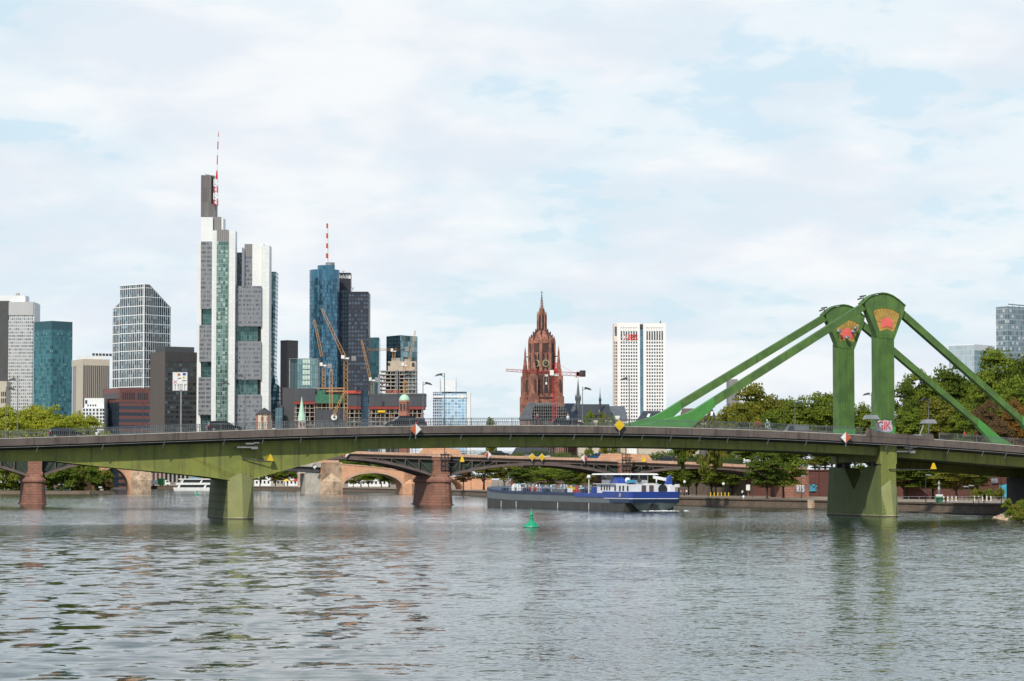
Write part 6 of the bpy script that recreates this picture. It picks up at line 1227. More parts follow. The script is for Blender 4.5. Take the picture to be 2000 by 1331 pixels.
for i in range(3):
    cm, cc = crown_mesh(60+i, 3.2, 2.2, 2.1, 30, 3800, .30, .3); BV.append((cm, trunk_mesh(cc*.9, .8, .09, i)))
ti = [0]
def tree(px, yt, wpx, D, z0, kind, label, cat='tree', group=None, var=None, name='broadleaf_tree', dy=0, zlow=None):
    ti[0] += 1; bush = cat == 'bush'; L_ = BV if bush else VAR; cm, tm = L_[(var if var is not None else ti[0]) % len(L_)]
    h = PZ(yt, D)-z0; w_ = wpx*D/F*(1 if bush else 1.12)
    o = thing(name, (PX(px, D), D, z0), random.Random(ti[0]).uniform(0, 6.28), label, cat, group); hb, wb = (4.4, 6.6) if bush else (20.6, 14.6)
    o.scale = (w_/wb, w_/wb, h/hb)
    c_ = bpy.data.objects.new('crown' if not bush else 'foliage', cm); C.objects.link(c_); c_.parent = o; c_.material_slots[0].link = 'OBJECT'; c_.material_slots[0].material = LEAF[kind]
    t_ = bpy.data.objects.new('trunk' if not bush else 'stem', tm); C.objects.link(t_); t_.parent = o
    return o
def trees(rows, group, **k):
    for r in rows: tree(*r, group=group, **k)
trees([(6,797,80,1090,1.3,'willow','yellow green tree cut by the left edge above the bridge'),(50,784,86,1100,1.3,'willow','tallest yellow green tree right of the far left lamp'),(98,786,84,1085,1.3,'willow','yellow green tree directly above the left black estate car'),
       (142,797,70,1095,1.3,'willow','lower yellow green tree below the beige block'),(180,815,60,1110,1.3,'willow','small yellow green tree before the white stepped building'),(22,806,80,1070,1.3,'willow','yellow green tree in front row at the left lamp'),(120,806,80,1068,1.3,'willow','yellow green tree in front row before the teal tower foot')], 'yellow green trees on the left bank point')
trees([(12,886,90,1055,1.2,'green','dense green bush at the left edge of the picture under the bridge'),(40,898,60,1054,1.2,'olive','olive bush left behind the left sandstone pier'),(100,892,70,1056,1.2,'green','green bush just right of the left sandstone pier'),
       (128,905,60,1052,1.2,'dark','dark bush in the middle of the left bank point'),(160,900,70,1060,1.2,'green','leafy bush on the left bank point before the stone arch'),(188,907,52,1056,1.2,'dark','dark green bush beside the brown one'),
       (70,900,60,1062,1.2,'dark','dark bush hidden by the left sandstone pier'),(205,917,36,1058,1.1,'yellowing','yellow green bush at the tip of the left bank point'),(212,935,26,1056,1.1,'brown','small brown dry bush at the water by the left stone arch')], 'bushes at the water of the left bank point', cat='bush', name='bush')
trees([(1020,915,60,880,1.9,'dark','low dark tree right behind the barge bow'),(1070,912,60,850,1.9,'green','low green tree behind the front deck pipes'),(1120,913,60,820,1.9,'dark','low dark tree behind the middle deck pipes'),(1165,915,56,790,1.9,'olive','low olive tree behind the aft deck pipes'),(1210,914,56,760,1.9,'dark','low dark tree at the wheelhouse roof, left'),(1255,912,56,735,1.9,'dark','low dark tree at the wheelhouse roof, right'),
       (1300,905,60,705,1.9,'dark','low dark tree beside the barge stern lamp'),(1345,900,60,680,1.9,'dark','low dark tree behind the globe lamp'),(1390,903,60,668,1.9,'green','low tree behind the yellow bollards'),(1430,900,56,662,1.9,'dark','low dark tree at the red wall end')], 'low trees in front of the dark stone wall')
trees([(1625,850,80,640,7.5,'dark','dark tree behind the far pylon foot'),(1670,848,80,632,7.5,'dark','dark tree behind the near pylon foot'),(1720,850,80,620,7.5,'green','low green tree right behind the near pylon foot'),(1575,852,80,650,7.5,'green','low green tree behind the grey van'),(1530,856,80,655,7.5,'dark','low dark tree behind the railing left of the grey van'),(1480,862,80,660,7.5,'green','low green tree behind the white van'),(1780,860,80,600,7.5,'dark','low dark tree behind the raised parapet'),(1840,862,80,590,7.5,'green','low green tree behind the right railing'),(1900,868,80,580,7.5,'dark','low dark tree behind the person in red'),(1960,875,80,570,7.5,'green','low green tree at the far right brace foot')], 'low trees on the upper street')
trees([(1498,884,80,560,1.9,'dark','broad promenade tree below the white van'),(1768,893,96,545,1.9,'dark','broad dark tree directly right of the bridge pier'),(1822,897,90,550,1.9,'green','broad tree above the brick staircase'),(1905,904,60,556,1.9,'dark','broad tree above the right bollards')], 'shade trees in front of the red wall')
trees([(1612,770,84,730,7.5,'green','green tree behind the far pylon shaft, left side'),(1545,776,80,735,7.5,'dark','dark tree behind the grey van'),(1490,770,84,745,7.5,'green','green tree behind the yellowing tree'),(1660,785,80,725,7.5,'green','green tree filling the gap between the pylons'),(1832,760,100,745,7.5,'green','background tree between the two right braces'),(1925,748,100,740,7.5,'green','background tree under the upper right brace'),(1975,740,100,690,7.5,'green','green tree in front of the tallest right one')], 'background trees behind the pylons')
BK = 'trees behind the green braces'
trees([(1425,790,60,690,7.5,'yellowing','small yellowing tree behind the near left brace foot'),(1468,755,86,700,7.5,'yellowing','big yellowing tree below the white block'),(1520,764,66,715,7.5,'olive','olive green tree right of the yellowing one'),
       (1556,768,60,695,7.5,'green','green tree directly behind the lamp left of the pylons'),(1592,763,66,700,7.5,'green','green tree touching the left pylon'),(1450,790,60,672,7.5,'yellowing','lower yellow leaved tree in front of the big yellowing one'),(1500,795,64,680,7.5,'green','low green tree behind the cyclist'),
       (1640,775,60,705,7.5,'green','green tree mostly hidden by the far pylon'),(1682,780,50,700,7.5,'green','green tree seen between the two pylons')], BK)
trees([(1768,748,56,690,7.5,'dark','dark tree touching the near pylon on its right'),(1806,714,80,720,7.5,'green','tall tree in front of the low pale glass block'),(1858,702,90,730,7.5,'dark','tall dark tree between the two right braces'),(1905,738,70,725,7.5,'green','tree under the near right brace'),
       (1948,686,96,700,7.5,'green','large tree below the right glass tower'),(1995,678,90,715,7.5,'dark','tallest tree cut by the right edge'),(1775,792,64,640,7.5,'green','low green tree behind the second hood lamp'),(1835,768,70,650,7.5,'olive','olive tree behind the right hood lamp'),
       (1884,790,64,640,7.5,'green','low green tree right of the hood lamps'),(1926,776,52,620,7.5,'brown','brown leaved tree behind the right braces'),(1984,772,56,625,7.5,'orange','orange brown tree at the right edge behind the brace'),(1955,812,50,610,7.5,'brown','small brown tree near the foot of the far right brace')], 'tall trees right of the pylons')
trees([(905,888,46,935,1.9,'brown','brown olive tree beside the right end of the stone bridge'),(945,880,72,985,1.9,'olive','olive tree above the barge bow'),(985,884,60,1010,1.9,'olive','olive yellow tree left of the purple one'),(1022,907,34,960,1.9,'purple','dark purple leaved tree below the yellow diamonds'),
       (1050,882,56,990,1.9,'dark','dark green tree right of the purple one'),(1088,880,60,965,1.9,'green','green tree behind the barge deck pipes'),(1128,884,60,940,1.9,'olive','olive tree left of the right sandstone pier'),(1168,884,56,900,1.9,'dark','dark tree beneath the blue car'),
       (1205,886,54,860,1.9,'green','tree hidden behind the right sandstone pier'),(1245,884,60,840,1.9,'dark','dark tree above the barge wheelhouse'),(1015,880,60,1040,1.9,'green','far green tree behind the yellow diamonds')], 'riverside trees seen through the iron arches')
trees([(1285,878,70,690,1.9,'dark','dark tree behind the barge stern'),(1325,880,66,680,1.9,'green','green tree left of the round promenade lamp'),(1360,884,60,665,1.9,'dark','dark tree over the sandy promenade'),(1398,883,66,660,1.9,'green','bright green tree over the sandy promenade'),(1436,884,62,650,1.9,'dark','dark tree at the end of the red wall'),
       (1530,877,84,575,1.9,'green','promenade tree in front of the red wall left of the bridge pier'),(1600,890,50,640,7.5,'olive','treetop over the red wall at the left edge of the bridge pier'),(1790,890,60,560,1.9,'dark','dark promenade tree beside the brick staircase'),(1868,898,86,535,1.9,'olive','autumn tinted promenade tree in front of the red wall right of the pier'),(1700,892,60,575,1.9,'dark','dark promenade tree hidden by the bridge pier')], 'promenade trees')
trees([(508,908,40,1440,2,'green','far bankside tree just right of the left green pier'),(538,912,36,1450,2,'olive','far bankside tree in the middle of the gap'),(562,908,34,1445,2,'green','far bankside tree left of the concrete pier'),(584,912,26,1440,2,'dark','far bankside tree touching the concrete pier'),
       (665,890,40,1300,2,'green','far tree above the stone bridge at the red diamond'),(705,892,46,1290,2,'dark','far tree above the stone arch'),(745,893,40,1280,2,'green','far tree above the right end of the stone arch'),(690,925,30,1275,2,'olive','far tree seen through the stone arch at its left'),(720,922,34,1270,2,'green','far tree seen through the stone arch in its middle'),(760,915,50,1260,2,'dark','far tree seen through the stone arch at its right'),(820,885,60,1200,2,'green','far tree behind the middle sandstone pier')], 'far bankside trees', name='distant_tree')
trees([(958,818,26,1050,8,'yellowing','small yellow green treetop above the railing left of the cathedral'),(1150,797,26,1060,8,'green','small green treetop in front of the dark hall roof, left one'),(1177,799,24,1055,8,'yellowing','small green treetop in front of the dark hall roof, right one'),(1195,806,22,1058,8,'green','small treetop left of the big yellow diamond')], 'small treetops above the railing')
for r in ((1372,803,60,560,7.5,'olive','dark olive shrub behind the near left brace foot'),(1335,822,40,565,7.5,'dark','low shrub behind the pale green brace foot'),(1400,812,40,562,7.5,'olive','low shrub left of the trees behind the railing')): tree(*r, cat='bush', name='bush', group='shrubs behind the brace foot')
for r in ((1968,974,30,392,1.0,'green','broad leafy bush at the near right bank corner, leftmost'),(1985,984,34,380,.6,'yellowing','yellowish reedy bush in front at the right bank corner'),(1998,974,36,388,1.2,'green','tall green bush cut by the right edge'),(1974,996,24,376,.2,'green','low green plant at the waterline of the right bank corner'),(1996,998,34,366,.0,'yellowing','low reed clump at the bottom of the right bank corner')): tree(*r, cat='bush', name='bush', group='bushes at the right bank corner')
for r in ((1905,952,26,520,1.9,'olive','planted shrub behind the right bollards, left'),(1930,955,26,522,1.9,'green','planted shrub behind the right bollards, middle'),(1950,950,24,524,1.9,'yellowing','yellow green shrub at the mural wall')): tree(*r, cat='bush', name='bush', group='shrubs by the wall')
b = MB(); r_ = random.Random(5)
for i in range(240):
    k = r_.random(); x0, y0 = (83, 340) if k < .4 else ((77, 384) if k < .7 else (79, 405)); x1, y1 = (77, 384) if k < .4 else ((79, 405) if k < .7 else (84.6, 430)); t_ = r_.random(); x = x0+(x1-x0)*t_-r_.uniform(-.5, 3.2); y = y0+(y1-y0)*t_; s_ = r_.uniform(.15, .5); z_ = max(-.05, 1.2-(abs(x-(x0+(x1-x0)*t_)))*.45)
    b.add([(x-s_,y-s_*.7,z_-.2),(x+s_,y-s_,z_-.2),(x+s_*.9,y+s_,z_-.2),(x-s_,y+s_*.8,z_-.2),(x-s_*.5,y-s_*.5,z_+s_*.6),(x+s_*.6,y-s_*.4,z_+s_*.5),(x+s_*.4,y+s_*.5,z_+s_*.6),(x-s_*.5,y+s_*.4,z_+s_*.5)], [(0,1,5,4),(1,2,6,5),(2,3,7,6),(3,0,4,7),(4,5,6,7)])
b.build('riprap_stones', M['palestone'], kind='stuff')
# ---------------------------------------------------------------- cars
M['headlamp'] = mat('headlamp_glass', (.7,.7,.68), None, .2); M['taillamp'] = mat('taillamp_red', (.45,.02,.015), None, .3); M['rim'] = mat('alloy_rim', (.35,.35,.36), None, .3, .8)
def paint(n, c): M[n] = mat(n, c, tuple(x*.9 for x in c), .25, .2); return M[n]
for n, c in (('carblack',(.015,.016,.018)),('cardark',(.03,.035,.045)),('cargrey',(.16,.17,.17)),('carblue',(.02,.10,.22)),('carwhite',(.72,.73,.74))): paint(n, c)
def car(kind, colr, loc, rz, label, cat='car', group=None, sc=1.0):
    o = thing({'van': 'delivery_van', 'estate': 'estate_car', 'suv': 'suv', 'sedan': 'sedan', 'hatch': 'hatchback'}[kind], loc, rz, label, cat, group); o.scale = (sc,)*3
    L, Wd, H1, H2 = {'van': (5.4,1.95,1.05,2.1), 'estate': (4.8,1.85,.95,1.5), 'suv': (4.7,1.9,1.05,1.72), 'sedan': (4.7,1.82,.93,1.44), 'hatch': (4.1,1.75,.92,1.48)}[kind]
    # side outline of the lower body, front at +x
    lo = [(-L/2,.35),(-L/2-.02,.75),(-L/2+.12,H1),(L/2-(1.25 if kind != 'van' else .75),H1),(L/2-.35,H1-.16),(L/2-.02,.68),(L/2,.32),(L/2-.4,.24),(-L/2+.3,.24)]
    b = MB(); k = Wd/2
    b.loft([[(x, -k*.86, z) for x, z in lo], [(x, -k, z*.99+.005) for x, z in lo], [(x, k, z*.99+.005) for x, z in lo], [(x, k*.86, z) for x, z in lo]]); bd = b.build('body', M[colr], o, smooth=False)
    x0 = {'van': -L/2+.05, 'estate': -L/2+.2, 'suv': -L/2+.2, 'sedan': -L/2+.75, 'hatch': -L/2+.2}[kind]; x1 = {'van': L/2-.75}.get(kind, L/2-1.2)
    up = [(x0,H1-.02),(x0+(.12 if kind != 'sedan' else .65),H2-.06),(x0+(.5 if kind != 'sedan' else .95),H2),(x1-(.95 if kind != 'van' else .6),H2-.01),(x1,H1-.02)]
    b = MB(); b.loft([[(x, -k*.94+(z-H1)*.22, z) for x, z in up], [(x, k*.94-(z-H1)*.22, z) for x, z in up]]); b.build('cabin_glass', M['glass'], o)
    rf = [(up[1][0]-.02,H2-.10),(up[2][0],H2+.025),(up[3][0],H2+.015),(up[3][0]+.12,H2-.07)]
    b = MB(); b.loft([[(x, -k*.94+(z-H1)*.22-.015, z) for x, z in rf], [(x, k*.94-(z-H1)*.22+.015, z) for x, z in rf]]); b.build('roof', M[colr], o)
    for xp in ((x0+.05, x0+.5), (x0+(x1-x0)*.42, x0+(x1-x0)*.42+.09), (x0+(x1-x0)*.70, x0+(x1-x0)*.70+.08)) if kind != 'van' else ((x0, x1-1.5),):
        b = MB()
        for s_ in (-1, 1):
            b.add([(xp[0],s_*(k*.94+.012),H1),(xp[1],s_*(k*.94+.012),H1),(xp[1],s_*(k*.94+.012-(H2-H1)*.22),H2-.03),(xp[0]+.02,s_*(k*.94+.012-(H2-H1)*.22),H2-.03)], [(0,1,2,3)])
        b.build('window_pillar', M[colr], o)
    for sx in (-L/2+.85, L/2-.85):
        for sy in (-1, 1):
            b = MB(); b.lathe([(.22,-.11),(.33,-.10),(.34,0),(.33,.10),(.22,.11)], 16); w_ = b.build('wheel', M['tyre'], o, loc=(sx, sy*(k-.09), .34)); w_.rotation_euler = (R(90),0,0)
            b = MB(); b.lathe([(.2,-.125),(.2,.125)], 8); b.build('rim', M['rim'], w_)
    for sy in (-1, 1):
        b = MB(); b.box(L/2-.16, L/2+.012, sy*k*.72-.2, sy*k*.72+.2, .62, .76); b.build('headlight', M['headlamp'], o)
        b = MB(); b.box(-L/2-.03, -L/2+.2, sy*k*.78-.17, sy*k*.78+.17, .72, .92); b.build('taillight', M['taillamp'], o)
        b = MB(); b.box(x1-.35, x1-.12, sy*(k+.03)-.06, sy*(k+.03)+.06, H1-.02, H1+.13); b.build('wing_mirror', M[colr], o)
    return o
def oncar(kind, colr, px, t, flip, label, sc=1.12, cat='car'):
    s, _ = BS(px, 840, t); w_ = O1+bv*s+av*t; car(kind, colr, (w_.x, w_.y, zk(s)-.01), AX+(math.pi if flip else 0), label, cat, 'cars crossing the green bridge', sc)
oncar('estate','carblack',129,16.5,False,'black estate car at the left end of the green bridge below the willows',1.15); oncar('estate','carblack',438,8.0,False,'black estate car in front of the tallest skyscraper foot',1.15)
oncar('suv','carblack',782,12.0,True,'black car with bright headlight behind the left diamond sign'); oncar('estate','cardark',800,16.5,True,'dark car with high roof directly behind the left diamond sign')
oncar('sedan','cardark',1107,8.0,False,'dark blue car behind the pedestrian in front of the cathedral foot',1.1); oncar('van','cargrey',1553,17,True,'grey van among the trees left of the pylons',.85,'van')
def oncar2(kind, colr, px, t, flip, label, sc=1.0, cat='car'):
    s = S2(px, t); x, y, z = X2(s, t, zc2(s)+.5); car(kind, colr, (O2.x+x, O2.y+y, z), math.atan2(b2.y, b2.x)+(math.pi if flip else 0), label, cat, 'cars crossing the arch bridge', sc)
oncar2('sedan','carblack',977,4,False,'black car on the arch bridge left of the yellow diamonds'); oncar2('hatch','carblue',1163,4,True,'blue car on the arch bridge right of the small red diamond',1.05); oncar2('sedan','cardark',1301,4,True,'dark car on the arch bridge right of the stone parapet',1.1); oncar2('van','carwhite',1488,4,True,'white van at the right end of the arch bridge',1.15,'van')
# ---------------------------------------------------------------- people
def person(loc, rz, label, top, legs, hair, pose='walk', sc=1.0, group=None):
    """one skinned body; clothing is painted on the body's own faces by height"""
    o = thing('person', loc, rz, label, 'person', group); o.scale = (sc,)*3
    st = {'walk': .22, 'stand': .05, 'cycle': .0}[pose]
    J = {'pel': (0,0,.95,.14), 'ch': (0,.02,1.32,.16), 'nk': (0,.01,1.50,.055), 'hd': (0,.02,1.60,.085), 'tp': (0,.02,1.72,.08)}
    for s_, n in ((-1,'l'),(1,'r')):
        f = st*s_
        J.update({n+'hip': (s_*.09,0,.90,.095), n+'kn': (s_*.10,-f*.6-.02,.50,.06), n+'an': (s_*.10,-f+(.1 if -f < 0 else 0),.09,.042), n+'to': (s_*.11,-f-.16+(.1 if -f < 0 else 0),.035,.035),
                  n+'sh': (s_*.18,.02,1.42,.06), n+'el': (s_*.24,.02+f*.4,1.13,.043), n+'wr': (s_*.22,-.10+f*.8,.90,.032), n+'hn': (s_*.21,-.14+f*.9,.82,.028)})
    if pose == 'cycle':
        J.update({'pel': (0,.28,1.0,.14), 'ch': (0,.0,1.30,.15), 'nk': (0,-.12,1.45,.055), 'hd': (0,-.16,1.55,.085), 'tp': (0,-.17,1.66,.08)})
        for s_, n in ((-1,'l'),(1,'r')): J.update({n+'hip': (s_*.09,.26,.95,.095), n+'kn': (s_*.10,-.10,.80 if s_ < 0 else .62,.06), n+'an': (s_*.10,.05,.42 if s_ < 0 else .22,.042), n+'to': (s_*.11,-.1,.38 if s_ < 0 else .18,.035), n+'sh': (s_*.18,-.08,1.38,.06), n+'el': (s_*.22,-.25,1.18,.042), n+'wr': (s_*.22,-.45,1.06,.03), n+'hn': (s_*.22,-.5,1.03,.028)})
    E = [('pel','ch'),('ch','nk'),('nk','hd'),('hd','tp')]+[e for n in 'lr' for e in (('pel',n+'hip'),(n+'hip',n+'kn'),(n+'kn',n+'an'),(n+'an',n+'to'),('ch',n+'sh'),(n+'sh',n+'el'),(n+'el',n+'wr'),(n+'wr',n+'hn'))]
    K = list(J); me = bpy.data.meshes.new('body'); me.from_pydata([J[k][:3] for k in K], [(K.index(a), K.index(b)) for a, b in E], [])
    t_ = bpy.data.objects.new('body', me); C.objects.link(t_); m = t_.modifiers.new('skin', 'SKIN'); sv = me.skin_vertices[0].data
    for i, k in enumerate(K): sv[i].radius = (J[k][3],)*2; sv[i].use_root = (k == 'pel')
    m2 = t_.modifiers.new('sub', 'SUBSURF'); m2.levels = 1; m2.render_levels = 1
    bpy.context.view_layer.update(); nm = bpy.data.meshes.new_from_object(t_.evaluated_get(bpy.context.evaluated_depsgraph_get())); bpy.data.objects.remove(t_); nm.name = 'body'
    nm.materials.clear()
    for x in (M['skin'], top, legs, M['black']): nm.materials.append(x)
    hz_ = J['pel'][2]
    for p in nm.polygons:
        z = p.center.z; ax = abs(p.center.x); p.use_smooth = True
        p.material_index = 3 if z < (.10 if pose != 'cycle' else .2) else (0 if (ax > .17 and z < .93 and pose != 'cycle') or z > J['nk'][2]+.01 else (1 if z > hz_+.02 or ax > .19 else 2))
    bo = bpy.data.objects.new('body', nm); C.objects.link(bo); bo.parent = o
    b = MB(); hx, hy, hz2 = J['hd'][0], J['hd'][1], J['hd'][2]; b.lathe([(.098,hz2),(.108,hz2+.06),(.10,hz2+.13),(.06,hz2+.18),(.0,hz2+.19)], 10, (hx, hy+.02)); b.build('hair', hair, o, smooth=True)
    return o
def bicycle(par, m):
    root_ = thing('bicycle', par[0], par[1], par[2], 'bicycle', 'bicycles on the green bridge')
    for y in (-.52, .52):
        b = MB(); n = 20
        for i in range(n): a0, a1 = 2*math.pi*i/n, 2*math.pi*(i+1)/n; b.tube((0,y+.34*math.cos(a0),.34+.34*math.sin(a0)),(0,y+.34*math.cos(a1),.34+.34*math.sin(a1)),.022,4)
        for i in range(6): a0 = math.pi*i/6; b.tube((0,y-.33*math.cos(a0),.34-.33*math.sin(a0)),(0,y+.33*math.cos(a0),.34+.33*math.sin(a0)),.006,3)
        b.build('wheel', M['black'], root_)
    b = MB(); 
    for p, q in (((0,-.52,.34),(0,-.40,.95)),((0,-.42,.85),(0,.12,.30)),((0,.12,.30),(0,.30,.88)),((0,.30,.82),(0,-.42,.80)),((0,.12,.30),(0,.52,.34)),((0,.52,.34),(0,.28,.80)),((-.25,-.44,1.02),(.25,-.44,1.02)),((0,-.42,.9),(0,-.44,1.02))): b.tube(p, q, .022, 5)
    b.box(-.07,.07,.2,.42,.90,.95); b.build('bicycle_frame', m, root_)
maroon = mat('maroon_cloth', (.20,.02,.04)); wcl = mat('white_cloth', (.72,.72,.72)); bcl = mat('black_cloth', (.015,.015,.017)); blcl = mat('pale_blue_cloth', (.30,.40,.55)); rcl = mat('red_cloth', (.50,.05,.03)); blond = mat('fair_hair', (.45,.34,.2)); dhair = mat('dark_hair', (.03,.02,.015)); helm = mat('white_helmet', (.75,.75,.75), None, .3); ghair = mat('grey_hair', (.5,.48,.46))
def onb(px, t): s, _ = BS(px, 840, t); w_ = O1+bv*s+av*t; return (w_.x, w_.y, zk(s)+.08)
PG = 'people on the green bridge'
person(onb(1048,3.0), AX+R(90), 'person in maroon jacket cycling before the foot of the cathedral scaffolding', maroon, bcl, blond, 'cycle', 1.1, PG); bicycle((onb(1048,3.0), AX+R(90), 'bicycle ridden by the person in maroon'), maroon)
person(onb(1109.5,2.2), AX+R(20), 'person in white top and black trousers standing by the railing', wcl, bcl, blond, 'stand', 1.1, PG)
person(onb(1500,3.0), AX+R(-90), 'person in pale blue with white helmet cycling left of the pylons', blcl, blcl, helm, 'cycle', 1.1, PG); bicycle((onb(1500,3.0), AX+R(-90), 'bicycle ridden by the person in pale blue'), M['white'])
person(onb(1482,3.2), AX+R(-90), 'person in red with dark hair cycling just ahead of the pale blue rider', rcl, bcl, dhair, 'cycle', 1.1, PG); bicycle((onb(1482,3.2), AX+R(-90), 'red bicycle ridden by the person in red'), M['red'])
person(onb(1884,3.0), AX+R(90), 'person in red top walking right of the hood lamps', rcl, bcl, dhair, 'walk', 1.15, PG)
def gp_loc(px, D, z=QZ): return (PX(px, D), D, z)
person(gp_loc(1922,452), R(10), 'person in dark clothes standing on the shaded promenade at the right', bcl, bcl, dhair, 'stand', 1.05)
for px, tp_, lb_ in ((1330,blcl,'person in pale blue on the promenade right of the barge stern'),(1336,rcl,'person in red on the promenade right of the barge stern'),(1341,wcl,'person in white on the promenade right of the barge stern')): person(gp_loc(px,640), R(rnd.uniform(0,300)), lb_, tp_, bcl, dhair, 'stand', 1.0, 'people by the barge stern')
person(gp_loc(1450,600), R(200), 'person in white shirt under the notice board pole on the promenade', wcl, bcl, dhair, 'walk', 1.05)
# ---------------------------------------------------------------- promenade furniture
def post(px, D, ytop, label, kind='arm', name='lamp_post', grp='promenade lamps'):
    z = PZ(ytop, D)-QZ; o = thing(name, gp_loc(px, D), 0, label, 'lamp post', grp); b = MB(); b.tube((0,0,0),(0,0,z),.09,6,r2=.06); b.build('pole', M['dksteel'], o)
    if kind == 'globe': b = MB(); b.lathe([(.02,z-.1),(.3,z+.05),(.38,z+.35),(.25,z+.6),(.02,z+.7)], 12); b.build('lamp_globe', M['white'], o, smooth=True)
    elif kind == 'arm': b = MB(); b.loft([[(.0,-.12,z-.15),(1.1,-.12,z-.2),(1.1,.12,z-.2),(0,.12,z-.15)],[(0,-.08,z+.05),(.9,-.08,z-.02),(.9,.08,z-.02),(0,.08,z+.05)]]); b.build('lamp_head', M['steel'], o)
    return o
post(1469,585,930,'tall arm lamp at the end of the red wall beside the notice board'); post(1337,650,944,'round globe lamp right of the barge stern','globe'); post(1308,655,932,'thin lamp above the barge stern'); post(1413,640,948,'small globe lamp between the promenade trees','globe'); post(1383,585,938,'bare dark post on the quay edge','none'); post(1565,560,929,'arm lamp before the red wall left of the bridge pier'); post(1808,470,927,'tall lamp right of the bridge pier before the brick stairs'); post(1955,455,929,'tall lamp beside the blue mural'); post(1882,520,950,'slim lamp behind the autumn tinted tree'); post(1892,515,948,'double headed slim lamp behind the promenade'); post(973,900,940,'thin lamp above the barge bow'); post(920,1000,934,'small arm lamp at the right end of the stone bridge')
o = thing('notice_board', gp_loc(1461,584), 0, 'white notice board on a post at the end of the red wall', 'sign'); b = MB(); b.tube((0,0,0),(0,0,2.4),.05); b.build('post', M['steel'], o); b = MB(); b.box(-.45,.45,-.05,.05,1.7,3.0); b.build('board', M['white'], o)
BLK = [(1843,455),(1851,455),(1859,455),(1867,455),(1903,458),(1911,458),(1919,458),(1927,458),(1935,458)]
for i, (px, D) in enumerate(BLK):
    o = thing('bollard', gp_loc(px, D+45), 0, ('short pale bollard in the left row of four on the promenade' if i < 4 else 'short pale bollard in the right row of five on the promenade'), 'bollard', 'left row of bollards' if i < 4 else 'right row of bollards')
    b = MB(); b.lathe([(.13,0),(.13,.85),(.10,.95),(.02,1.0)], 10); b.build('bollard_post', M['white'], o); b = MB(); b.lathe([(.14,.45),(.14,.6)], 10); b.build('yellow_band', M['yellow'], o)
for px in (1388,1395,1402,1409,1416,1423): o = thing('bollard', gp_loc(px, 630), 0, 'tiny yellow bollard in the row under the promenade trees', 'bollard', 'far row of yellow bollards'); b = MB(); b.lathe([(.14,0),(.14,.9),(.02,1.0)], 8); b.build('bollard_post', M['yellow'], o)
o = thing('park_bench', gp_loc(1839,452), 0, 'wooden bench on the promenade right of the bridge pier', 'bench'); wd = wood
for z, y in ((.45,-.2),(.45,0),(.45,.2)): b = MB(); b.box(-.9,.9,y-.08,y+.08,z,z+.06); b.build('seat_slat', wd, o)
for z in (.65,.85): b = MB(); b.box(-.9,.9,.3,.35,z,z+.14); b.build('backrest_slat', wd, o)
for x in (-.7,.7): b = MB(); b.box(x-.04,x+.04,-.25,.32,0,.45); b.box(x-.04,x+.04,.27,.31,.4,1.0); b.build('leg', M['dksteel'], o)
o = thing('advert_column', gp_loc(1834,470), 0, 'green and white cabinet with an upright sculpture behind the bench', 'cabinet'); b = MB(); b.box(-.6,.6,-.4,.4,0,1.5); b.build('cabinet', mat('cabinet_green', (.05,.25,.15)), o); b = MB(); b.box(-.62,.62,-.42,.42,1.1,1.5); b.build('white_lid', M['white'], o); b = MB(); b.lathe([(.18,1.5),(.30,2.4),(.12,3.0),(.25,3.4),(.05,4.0)], 8); b.build('figure', M['steel'], o)
rl = thing('promenade_railing', gp_loc(1900,480), R(-15), 'low dark railing behind the bollards at the wall foot', 'railing'); 
for i in range(14): b = MB(); b.box(-14+2*i-.04,-14+2*i+.04,-.04,.04,0,1.0); b.build('railing_post', M['steel'], rl)
b = MB(); b.tube((-14,0,1.0),(12,0,1.0),.04,5); b.tube((-14,0,.5),(12,0,.5),.03,5); b.build('railing_bar', M['steel'], rl)
# barrier posts on the quay edge and a mooring post
for px, lb_ in ((1901,'dark barrier post left of the dark clothed person'),(1911,'dark barrier post nearer the dark clothed person')): o = thing('barrier_post', gp_loc(px, 448), 0, lb_, 'barrier', 'dark barrier posts'); b = MB(); b.tube((0,0,0),(0,0,1.2),.07); b.box(-.35,.35,-.04,.04,1.0,1.12); b.build('post', M['dksteel'], o)
o = thing('mooring_ball', gp_loc(1452,548), 0, 'small white mooring ball on the quay edge', 'mooring post'); b = MB(); b.lathe([(.1,0),(.12,.2),(.26,.3),(.28,.55),(.15,.75),(.02,.8)], 12); b.build('ball', M['white'], o)
# graffiti and mural panels on the red wall, brick stairs
def onwall(px, zc_, w_, h_, m, name, label, txt=None, tm=None):
    a, c_ = Vector((118,546)), Vector((60,650)); d = (c_-a).normalized(); k = (px-1000)/F*math.cos(TH)
    if px > 2010 or px > 1990: pass
    t_ = (k*a.y-a.x)/(d.x-k*d.y)
    if t_ < 0: a, c_ = Vector((118,546)), Vector((400,430)); d = (c_-a).normalized(); t_ = (k*a.y-a.x)/(d.x-k*d.y)
    p = a+d*t_; ang = math.atan2(d.y, d.x); ang = ang if abs(ang) < math.pi/2 else ang-math.pi
    n_ = Vector((math.sin(ang), -math.cos(ang)))
    o = thing(name, (p.x+n_.x*.34, p.y+n_.y*.34, zc_), ang, label, 'graffiti'); r = random.Random(int(px)); pts = []
    for i in range(22): a_ = 2*math.pi*i/22; q = r.uniform(.82,1.12); cx_, sz_ = math.cos(a_), math.sin(a_); pts.append((w_/2*q*math.copysign(abs(cx_)**.5, cx_), h_/2*q*math.copysign(abs(sz_)**.5, sz_)))
    b = MB(); b.prism(pts, 'y', -.03, 0); b.build('painted_ground', m, o)
    if txt: lettering(txt, h_*1.15, tm, o, (0,-.05,0), (R(90),0,0), 'lettering', w_/(h_*.72*len(txt)))
    return o
